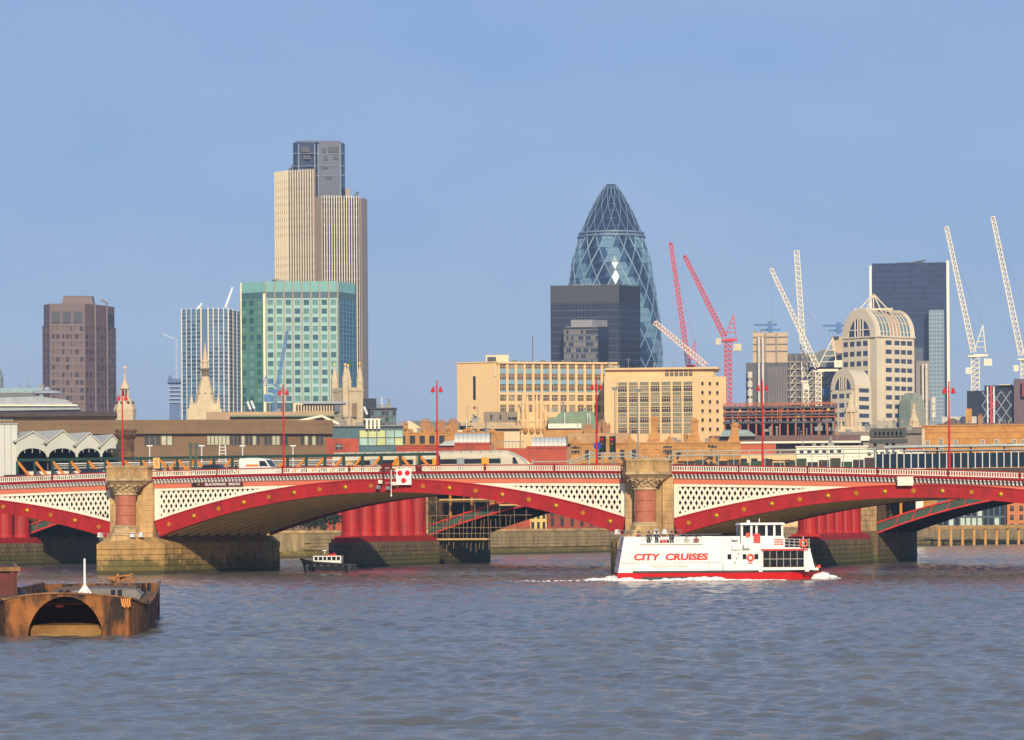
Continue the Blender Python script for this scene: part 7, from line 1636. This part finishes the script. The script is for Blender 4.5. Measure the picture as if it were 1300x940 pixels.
# ---- dark slab tower
T = Site('dark_slab_tower', 'dark glass slab tower with white edges behind the arched building', 'tower', 1155, 1600, 430)
P = T.plan([(1108, 0), (1198, 0), (1201, 0), (1201, 26), (1108, 26)]); sg = mat('slab_glass', srgb(50, 60, 84), .1, var=.12, scale=.03); b = MB(); b.prism(P, 0, T.z(334)); part('glass_body', b, sg, T.o)
facade(T, (T.x(1108), -.02), (T.x(1197), -.02), T.z(545), T.z(334), 14, 30, mat('slab_line', srgb(66, 78, 100), .2), sg, fx=.96, fz=.9, d=.15, single=False, glass2=mat('slab_glass_b', srgb(44, 54, 76), .1))
b = MB(); b.box(T.x(1104.5), T.x(1107.5), -1, 26, 0, T.z(337)); b.box(T.x(1201.5), T.x(1205), -1.2, 26, 0, T.z(332)); part('white_edge', b, mat('slab_edge', srgb(236, 226, 204), .5, var=.04), T.o)
P5 = T.plan([(1179, -10), (1198, -10), (1198, 0), (1179, 0)]); b = MB(); b.prism(P5, 0, T.z(396)); part('lower_wing', b, mat('wing_glass', srgb(120, 140, 154), .15, var=.2, scale=.05), T.o); facade(T, P5[0], P5[1], T.z(545), T.z(396), 4, 30, mat('wing_line', srgb(160, 170, 170), .3), MATS['wing_glass'], fx=.85, fz=.8, d=.3, single=False)
b = MB(); b.box(T.x(1139), T.x(1173), 6, 12, T.z(334), T.z(332)); b.bar((T.x(1160), 8, T.z(332)), (T.x(1176), 8, T.z(329.5)), .7); part('roof_gear', b, lv, T.o)
T = Site('pipe_clad_tower', 'lower steel service tower with pipes and round pods before the dark slab tower', 'tower', 1170, 1340, 490); block(T, 1163, 1180, 458, 14, m=ss, y0=3); b = MB()
for px in (1171.5, 1176): b.cyl((T.x(px), 1, 0), (T.x(px), 1, T.z(462)), .55, n=10)
part('riser_pipes', b, ssl, T.o)
for py in (513, 522, 531): link('pod', pod, T.o, (T.x(1184.5), 0, T.z(py)))
block(T, 1160, 1172, 441, 10, bot=458, m=mat('dark_plant', srgb(70, 80, 96), .5), nm='plant_room', y0=4)
# ---- baroque spires
for px, top, lab in ((1080, 500, 'tiered baroque stone spire in front of the arched office building'), (1160, 512, 'tiered baroque stone spire right of the glass porch')):
    T = Site('baroque_spire', lab, 'spire', px, 830, 525, 'baroque stone spires'); k = .8 if px > 1100 else 1
    b = MB(); b.box(-17 * T.s * k, 17 * T.s * k, 0, 6, 0, T.z(545)); b.box(-12 * T.s * k, 12 * T.s * k, .5, 5.5, T.z(545), T.z(541)); part('tower_stage', b, cup, T.o)
    zf = lambda py: T.z(top + (py - 500))
    b = MB(); b.lathe([(8 * T.s * k, zf(543)), (8 * T.s * k, zf(541)), (5 * T.s * k, zf(540)), (5 * T.s * k, zf(524)), (8.5 * T.s * k, zf(523)), (8.5 * T.s * k, zf(521)), (6 * T.s * k, zf(518)), (4 * T.s * k, zf(512)), (4.6 * T.s * k, zf(511)), (2 * T.s * k, zf(507)), (.4, zf(500))], 8, 0, 3); part('spire', b, cup, T.o)
    b = MB()
    for i in range(8): t = i * math.pi / 4; b.cyl((7 * T.s * k * math.cos(t), 3 + 7 * T.s * k * math.sin(t), zf(540)), (7 * T.s * k * math.cos(t), 3 + 7 * T.s * k * math.sin(t), zf(523)), .2, n=6)
    part('columns', b, cup, T.o)
    for x in (-12, 12): lathe_px(T, [(2.2, 545 + top - 500), (2, 539 + top - 500), (.9, 536 + top - 500), (.2, 531 + top - 500)], cup, 'urn', 8, cx=px + x * k, y=1)
# ---- dark braced building at the right
T = Site('braced_dark_building', 'dark building with white diagonal bracing and red stripes at the right edge', 'building', 1270, 950, 510); dkb = mat('braced_glass', srgb(38, 44, 58), .2, var=.2, scale=.1)
block(T, 1228, 1320, 496, 20, m=dkb); block(T, 1250, 1290, 489, 14, bot=496, m=dkb, nm='roof_storey', y0=3)
b = MB(); wl_ = steelw
for k in range(-2, 6):
    for sg_ in (1, -1):
        x0 = 1247 + k * 12; x1 = x0 + sg_ * 26; pts = [(x0, 497), (x1, 536)]
        a = max(0, (1247 - x0) / (x1 - x0)) if sg_ > 0 else max(0, (1287 - x0) / (x1 - x0)); e = min(1, (1287 - x0) / (x1 - x0)) if sg_ > 0 else min(1, (1247 - x0) / (x1 - x0))
        if e > a: b.bar((T.x(x0 + (x1 - x0) * a), -.3, T.z(497 + 39 * a)), (T.x(x0 + (x1 - x0) * e), -.3, T.z(497 + 39 * e)), .22)
part('bracing', b, mat('brace_grey', srgb(150, 160, 170), .5), T.o)
b = MB()
for px in (1254, 1262): b.box(T.x(px) - .2, T.x(px) + .2, -.7, -.2, 0, T.z(491))
part('white_mast', b, steelw, T.o); b = MB(); b.box(T.x(1257), T.x(1260), -.6, -.2, 0, T.z(490)); b.slab([(T.x(1262), T.z(513)), (T.x(1264.5), T.z(517)), (T.x(1262.5), T.z(519)), (T.x(1264.5), T.z(508))], lambda a, z, d: (a, d, z), -.5, -.3); part('red_stripe', b, crane_red, T.o)
block(T, 1287, 1330, 482, 16, m=mat('mauve_block', srgb(104, 84, 88), .7), nm='side_block', y0=-3)
b = MB(); b.box(T.x(1297), T.x(1330), -5, -3, T.z(505), T.z(487)); part('red_panel', b, mat('dim_red', srgb(140, 40, 52), .6), T.o)
b = MB(); b.box(T.x(1269), T.x(1285), 1, 6, T.z(489), T.z(488)); part('roof_tank', b, cream2, T.o)
# ---- ochre brick building
T = Site('ochre_brick_building', 'ochre brick building with white sash windows at the right behind the platform', 'building', 1240, 850, 560); obk = mat('ochre_brick', srgb(196, 140, 64), .85, var=.1, scale=.6, col2=srgb(178, 116, 52))
P = block(T, 1166, 1330, 541, 14, m=obk); b = MB(); b.box(T.x(1165), T.x(1330), -.3, 0, T.z(541), T.z(539.5)); b.box(T.x(1166), T.x(1330), -.15, 0, T.z(549), T.z(548)); part('brick_cornice', b, obk, T.o)
def sash(w, h):
    g = MB(); g.cur = 1; g.box(-w / 2 - .1, w / 2 + .1, -.04, .02, -.1, h + .1); g.cur = 0; g.box(-w / 2, w / 2, -.07, -.041, 0, h); g.cur = 1
    for k in (1, 2): x = -w / 2 + w * k / 3; g.box(x - .035, x + .035, -.1, -.071, 0, h)
    for k in (1, 2, 3): g.box(-w / 2, w / 2, -.1, -.071, h * k / 4 - .035, h * k / 4 + .035)
    return g.mesh('window', [win, whitew])
sm = sash(.95, 1.3); sm2 = sash(.95, 1.9)
for r, py in enumerate((565, 578)):
    for px in (1178, 1195, 1213, 1247, 1265, 1287, 1298, 1315):
        if r and px == 1213: continue
        link('window', sm2 if px in (1195,) else sm, T.o, (T.x(px), -.02, T.z(py)))
for px in (1283,): b = MB(); b.box(T.x(px) - 1.2, T.x(px) + .8, -.9, -.05, T.z(565), T.z(563.5)); part('balcony', b, black, T.o)
b = MB(); b.hexa([(T.x(1190), 4, T.z(541)), (T.x(1228), 4, T.z(541)), (T.x(1228), 12, T.z(541)), (T.x(1190), 12, T.z(541)), (T.x(1208), 6, T.z(530)), (T.x(1212), 6, T.z(530)), (T.x(1212), 9, T.z(530)), (T.x(1208), 9, T.z(530))]); part('hipped_roof', b, mat('brown_tile', srgb(110, 92, 82), .8), T.o); block(T, 1190, 1300, 537, 10, bot=541, m=MATS['brown_tile'], nm='roof', y0=3)
block(T, 1226, 1234, 518, 3, bot=541, m=obk, nm='chimney', y0=5); block(T, 1196, 1240, 527, 6, bot=541, m=mat('pale_roof_b', srgb(196, 190, 178), .7), nm='roof_light', y0=12)
# ---- sandstone school with chimneys and pyramid gables
T = Site('sandstone_school', 'orange sandstone school with tall chimneys rising from steep stone gables', 'building', 840, 715, 570)
P = block(T, 724, 940, 562, 12, m=sand); block(T, 720, 800, 549, 8, bot=562, m=mat('school_roof', srgb(176, 140, 98), .8), nm='roof', y0=3)
facade(T, (T.x(738), -.02), (T.x(842), -.02), T.z(588), T.z(566), 7, 1, sand, win, fx=.36, fz=.55, d=.35)
facade(T, (T.x(905), -.02), (T.x(940), -.02), T.z(592), T.z(572), 3, 1, sand, win, fx=.4, fz=.5, d=.3)
for cx_, wl1, wr1, ct, cb in ((831, 812, 842, 533, 548), (882, 860, 893, 536, 549), (933, 912, 940, 542, 552)):
    b = MB(); b.hexa([(T.x(wl1), -1, T.z(586)), (T.x(wr1), -1, T.z(586)), (T.x(wr1), 6, T.z(586)), (T.x(wl1), 6, T.z(586)), (T.x(cx_ - 5), 1.2, T.z(cb)), (T.x(cx_ + 5), 1.2, T.z(cb)), (T.x(cx_ + 5), 4, T.z(cb)), (T.x(cx_ - 5), 4, T.z(cb))]); g_ = part('steep_gable', b, sand, T.o)
    b = MB()
    for k in range(1, 7):
        t = k / 7; l = wl1 + (cx_ - 5 - wl1) * t; r = wr1 + (cx_ + 5 - wr1) * t; b.box(T.x(l) - .05, T.x(r) + .05, -1.1 + 2.2 * t, -.9 + 2.2 * t + .3, T.z(586 - (586 - cb) * t), T.z(586 - (586 - cb) * t) + .16)
    part('stone_courses', b, sand, g_)
    b = MB(); b.box(T.x(cx_ - 4.6), T.x(cx_ + 4.6), 1.3, 3.8, T.z(cb), T.z(ct)); b.box(T.x(cx_ - 5.3), T.x(cx_ + 5.3), 1.1, 4, T.z(ct), T.z(ct - 2.5)); b.box(T.x(cx_ - 3), T.x(cx_ + 3), 1.6, 3.4, T.z(ct - 2.5), T.z(ct - 5)); part('chimney', b, sand, T.o)
for px, h in ((772, 557), (850, 575), (896, 566), (906, 572)): b = MB(); b.box(T.x(px) - .9, T.x(px) + .9, -.4, 1, T.z(580), T.z(h + 3)); b.ball((T.x(px), .3, T.z(h + 2.5)), .7, 8, 5); part('turret', b, sand, T.o)
for k in range(5): b = MB(); b.box(T.x(846 + k * 13), T.x(853 + k * 13), -.3, 0, T.z(583), T.z(574)); part('window', b, win, T.o)
b = MB(); b.box(T.x(724), T.x(940), -.25, 0, T.z(563.5), T.z(561.5)); part('string_course', b, sand, T.o)
# ---- brown and white roofs between the school and the ochre building
T = Site('brown_long_roof', 'long low brown roof behind the school chimneys', 'building', 985, 765, 555); block(T, 900, 1092, 553, 10, m=mat('purple_brown_roof', srgb(104, 78, 70), .8)); b = MB(); b.hexa([(T.x(915), -2, T.z(554)), (T.x(960), -2, T.z(554)), (T.x(960), 4, T.z(552)), (T.x(915), 4, T.z(552)), (T.x(918), 0, T.z(545.5)), (T.x(950), 0, T.z(545.5)), (T.x(950), 4, T.z(545.5)), (T.x(918), 4, T.z(545.5))]); part('glass_roof', b, mat('grey_glass_roof', srgb(150, 160, 150), .4), T.o); block(T, 938, 1092, 561, 5, bot=563.5, m=whitew, nm='white_edge', y0=-3)
T = Site('white_terrace', 'white rendered terrace with small dark windows and an orange tiled slope', 'building', 1040, 745, 575); block(T, 938, 985, 563.5, 9, bot=577, m=mat('orange_tile', srgb(186, 92, 50), .85, var=.15), nm='tiled_slope'); block(T, 936, 1012, 576.5, 10, m=cream, nm='cream_wall', y0=-1.5)
P = block(T, 1011, 1100, 568, 10, m=whitew); block(T, 1060, 1172, 572, 9, m=whitew, nm='wall', y0=3); facade(T, (T.x(1013), -.02), (T.x(1070), -.02), T.z(577), T.z(570), 6, 1, whitew, win, fx=.55, fz=.7, d=.2); facade(T, (T.x(1075), 2.98), (T.x(1140), 2.98), T.z(580), T.z(573), 8, 1, whitew, win, fx=.6, fz=.7, d=.2); facade(T, (T.x(938), -1.52), (T.x(978), -1.52), T.z(590), T.z(579), 3, 1, cream, win, fx=.6, fz=.5, d=.2)
for px in (985, 1000): b = MB(); b.slab([(T.x(px - 8), T.z(584)), (T.x(px + 8), T.z(584)), (T.x(px), T.z(576))], lambda a, z, d: (a, d, z), -2.2, 2); part('small_gable', b, cream, T.o)
block(T, 1010, 1102, 566.5, 11, bot=568, m=whitew, nm='parapet', y0=-.4); block(T, 1150, 1172, 566, 6, m=brk, nm='brick_stack', y0=5)
T = Site('pale_backdrop_roofs', 'jumble of pale and grey roofs at the foot of the arched office building', 'building', 1110, 800, 555); block(T, 1060, 1170, 548, 8, m=mat('grey_roofs', srgb(130, 118, 106), .8, var=.2, scale=.3)); block(T, 1112, 1135, 534, 6, bot=548, m=mat('plant_room_tan', srgb(170, 160, 140), .7), nm='plant_room', y0=2); block(T, 1058, 1104, 554, 6, bot=560, m=whitew, nm='white_roof', y0=-3)
for l, r, t in ((1140, 1170, 543), (1066, 1082, 551)): block(T, l, r, t, 6, bot=t + 8, m=mat('roof_mix%d' % l, srgb(120, 104, 92), .8), nm='attic', y0=-1)
# ================================================================ roof clutter, string courses and eaves on the nearer buildings
vent_m = mat('roof_vent_grey', srgb(140, 136, 128), .6, var=.2); brickc = mat('chimney_brick', srgb(164, 118, 74), .85)
def by_label(s): return next(o for o in bpy.data.objects if o.get('label', '').startswith(s))
def frame(o, px, Y):
    class Q: pass
    t = Q(); t.o = o; t.px = px; t.Y = Y; t.s = Y / F; t.base = G; t.x = lambda p: (p - px) * t.s; t.z = lambda py: H - ((py - CY) + ROLL * (px - CX)) * t.s - G; return t
VB = MB(); VB.box(-.5, .5, -.5, .5, 0, .8); VB.box(-.6, .6, -.6, .6, .8, .95); VB = VB.mesh('roof_vent', vent_m)
PB = MB(); PB.cyl((0, 0, 0), (0, 0, 1.6), .16, n=8); PB.cyl((0, 0, 1.6), (0, 0, 1.9), .26, n=8); PB = PB.mesh('flue_pipe', vent_m)
CB = MB(); CB.box(-.7, .7, -.4, .4, 0, 2.0); CB.box(-.8, .8, -.5, .5, 2.0, 2.2)
for q in (-.4, 0, .4): CB.cyl((q, 0, 2.2), (q, 0, 2.7), .15, n=6)
CB = CB.mesh('chimney', brickc)
AB = MB(); AB.cyl((0, 0, 0), (0, 0, 3.2), .05, n=5); AB.bar((-.6, 0, 2.9), (.6, 0, 2.9), .05); AB.bar((-.4, 0, 2.4), (.4, 0, 2.4), .05); AB = AB.mesh('aerial', vent_m)
def clutter(lab, px, Y, l, r, py, n, seed, y0=2, y1=7, kinds=(VB, PB, AB)):
    t = frame(by_label(lab), px, Y); rr = random.Random(seed)
    for k in range(n):
        me = rr.choice(kinds); link(me.name.split('.')[0], me, t.o, (t.x(rr.uniform(l, r)), rr.uniform(y0, y1), t.z(py) - .02), (0, 0, 0), (rr.uniform(.7, 1.6), 1, rr.uniform(.6, 1.3)))
clutter('long low brown', 215, 660, 150, 420, 533.2, 26, 1)
clutter('low pale green', 465, 670, 425, 510, 540, 8, 2); clutter('dark glass stepped', 480, 740, 478, 503, 518, 4, 3)
clutter('orange sandstone building', 540, 690, 508, 638, 549, 12, 4, kinds=(CB, VB, PB)); clutter('broad grey slate', 560, 715, 590, 655, 537, 7, 5)
clutter('orange sandstone school', 840, 715, 726, 800, 549, 9, 6, 4, 9, kinds=(CB, PB, AB)); clutter('orange sandstone school', 840, 715, 845, 935, 562, 8, 7, 3, 9, kinds=(CB, PB, VB))
clutter('white rendered', 1040, 745, 1012, 1100, 566.5, 10, 8); clutter('long low brown roof', 985, 765, 960, 1088, 553, 9, 9); clutter('ochre brick', 1240, 850, 1170, 1298, 541, 9, 10, 2, 3, kinds=(CB, PB, AB))
clutter('cream office wing', 850, 840, 772, 905, 466.4, 8, 11, 6, 16); clutter('long pale stone attic', 330, 720, 270, 420, 523, 9, 12); clutter('green copper', 725, 735, 700, 752, 521.5, 4, 13, 2, 6)
clutter('jumble of pale', 1110, 800, 1062, 1168, 548, 10, 14, 1, 3); clutter('silver steel', 1000, 1350, 957, 999, 422, 5, 15); clutter('low grey curved', 45, 900, 0, 55, 489, 5, 16, 22, 30)
def courses(lab, px, Y, l, r, tops, m, y=0, out=.14, h=.22, nm='string_course'):
    t = frame(by_label(lab), px, Y)
    for py in tops: b = MB(); b.box(t.x(l), t.x(r), y - out, y, t.z(py) - h, t.z(py)); part(nm, b, m, t.o)
courses('orange sandstone school', 840, 715, 724, 940, (565, 570, 590), sand, -.0); courses('orange sandstone building', 540, 690, 505, 640, (549.2, 551.5, 566.5), sand)
courses('red brick hall with a white barrel roof, left', 590, 668, 503, 577, (565.7, 568), brk); courses('white rendered', 1040, 745, 1011, 1100, (578.5,), whitew); courses('ochre brick', 1240, 850, 1166, 1330, (556, 570.5), obk)
# extra windows and little gables on the sandstone school
t = frame(by_label('orange sandstone school'), 840, 715)
WB = MB(); WB.cur = 0; WB.box(-.6, .6, -.06, 0, 0, 1.5); WB.cur = 1; WB.box(-.78, .78, -.2, .0, -.16, -.001); WB.box(-.78, .78, -.16, 0, 1.501, 1.66); WB.box(-.05, .05, -.1, -.061, 0, 1.5); WB.box(-.6, .6, -.1, -.061, .9, 1.0); WB = WB.mesh('window', [win, sand])
for px in (728, 733, 844, 850, 898, 902, 907): link('window', WB, t.o, (t.x(px), -.0, t.z(575)), None, (.8, 1, 1))
for px in (730, 760, 800, 850, 905): 
    b = MB(); b.slab([(t.x(px) - 1.6, t.z(562)), (t.x(px) + 1.6, t.z(562)), (t.x(px), t.z(555))], lambda a, z, d: (a, d, z), -.3, .6); b.ball((t.x(px), .1, t.z(555)), .3, 6, 5); part('dormer_gable', b, sand, t.o)
# barrel roof seams
for lab, px, Y, l, r, top, eave in (('red brick hall with a white barrel roof, left', 590, 668, 577, 622, 549.5, 562), ('red brick hall with a white barrel roof, right', 690, 662, 675, 719, 554.5, 566.5)):
    t = frame(by_label(lab), px, Y); R_ = t.z(top) - t.z(eave)
    for q in range(1, 8):
        b = MB(); x = t.x(l) + (t.x(r) - t.x(l)) * q / 8
        for k in range(10):
            p = [(5.5 - 5.54 * math.cos(math.pi * j / 10), t.z(eave) + (R_ + .05) * math.sin(math.pi * j / 10)) for j in (k, k + 1)]; b.bar((x, p[0][0], p[0][1]), (x, p[1][0], p[1][1]), .1)
        part('roof_seam', b, lead, t.o)
# ================================================================ the hazy air over the city
hb = MB(); hb.box(-1500, 1500, -60, 2400, -7.5, 240); hz_m = bpy.data.materials.new('haze'); hz_m.use_nodes = True; t = hz_m.node_tree
for n in list(t.nodes):
    if n.type == 'BSDF_PRINCIPLED': t.nodes.remove(n)
pv = t.nodes.new('ShaderNodeVolumePrincipled'); pv.inputs['Color'].default_value = (.46, .66, 1.0, 1); pv.inputs['Density'].default_value = 0.00014; pv.inputs['Anisotropy'].default_value = 0.0
t.links.new(pv.outputs[0], t.nodes['Material Output'].inputs['Volume'])
o = part('haze', hb, hz_m, None); o['kind'] = 'stuff'
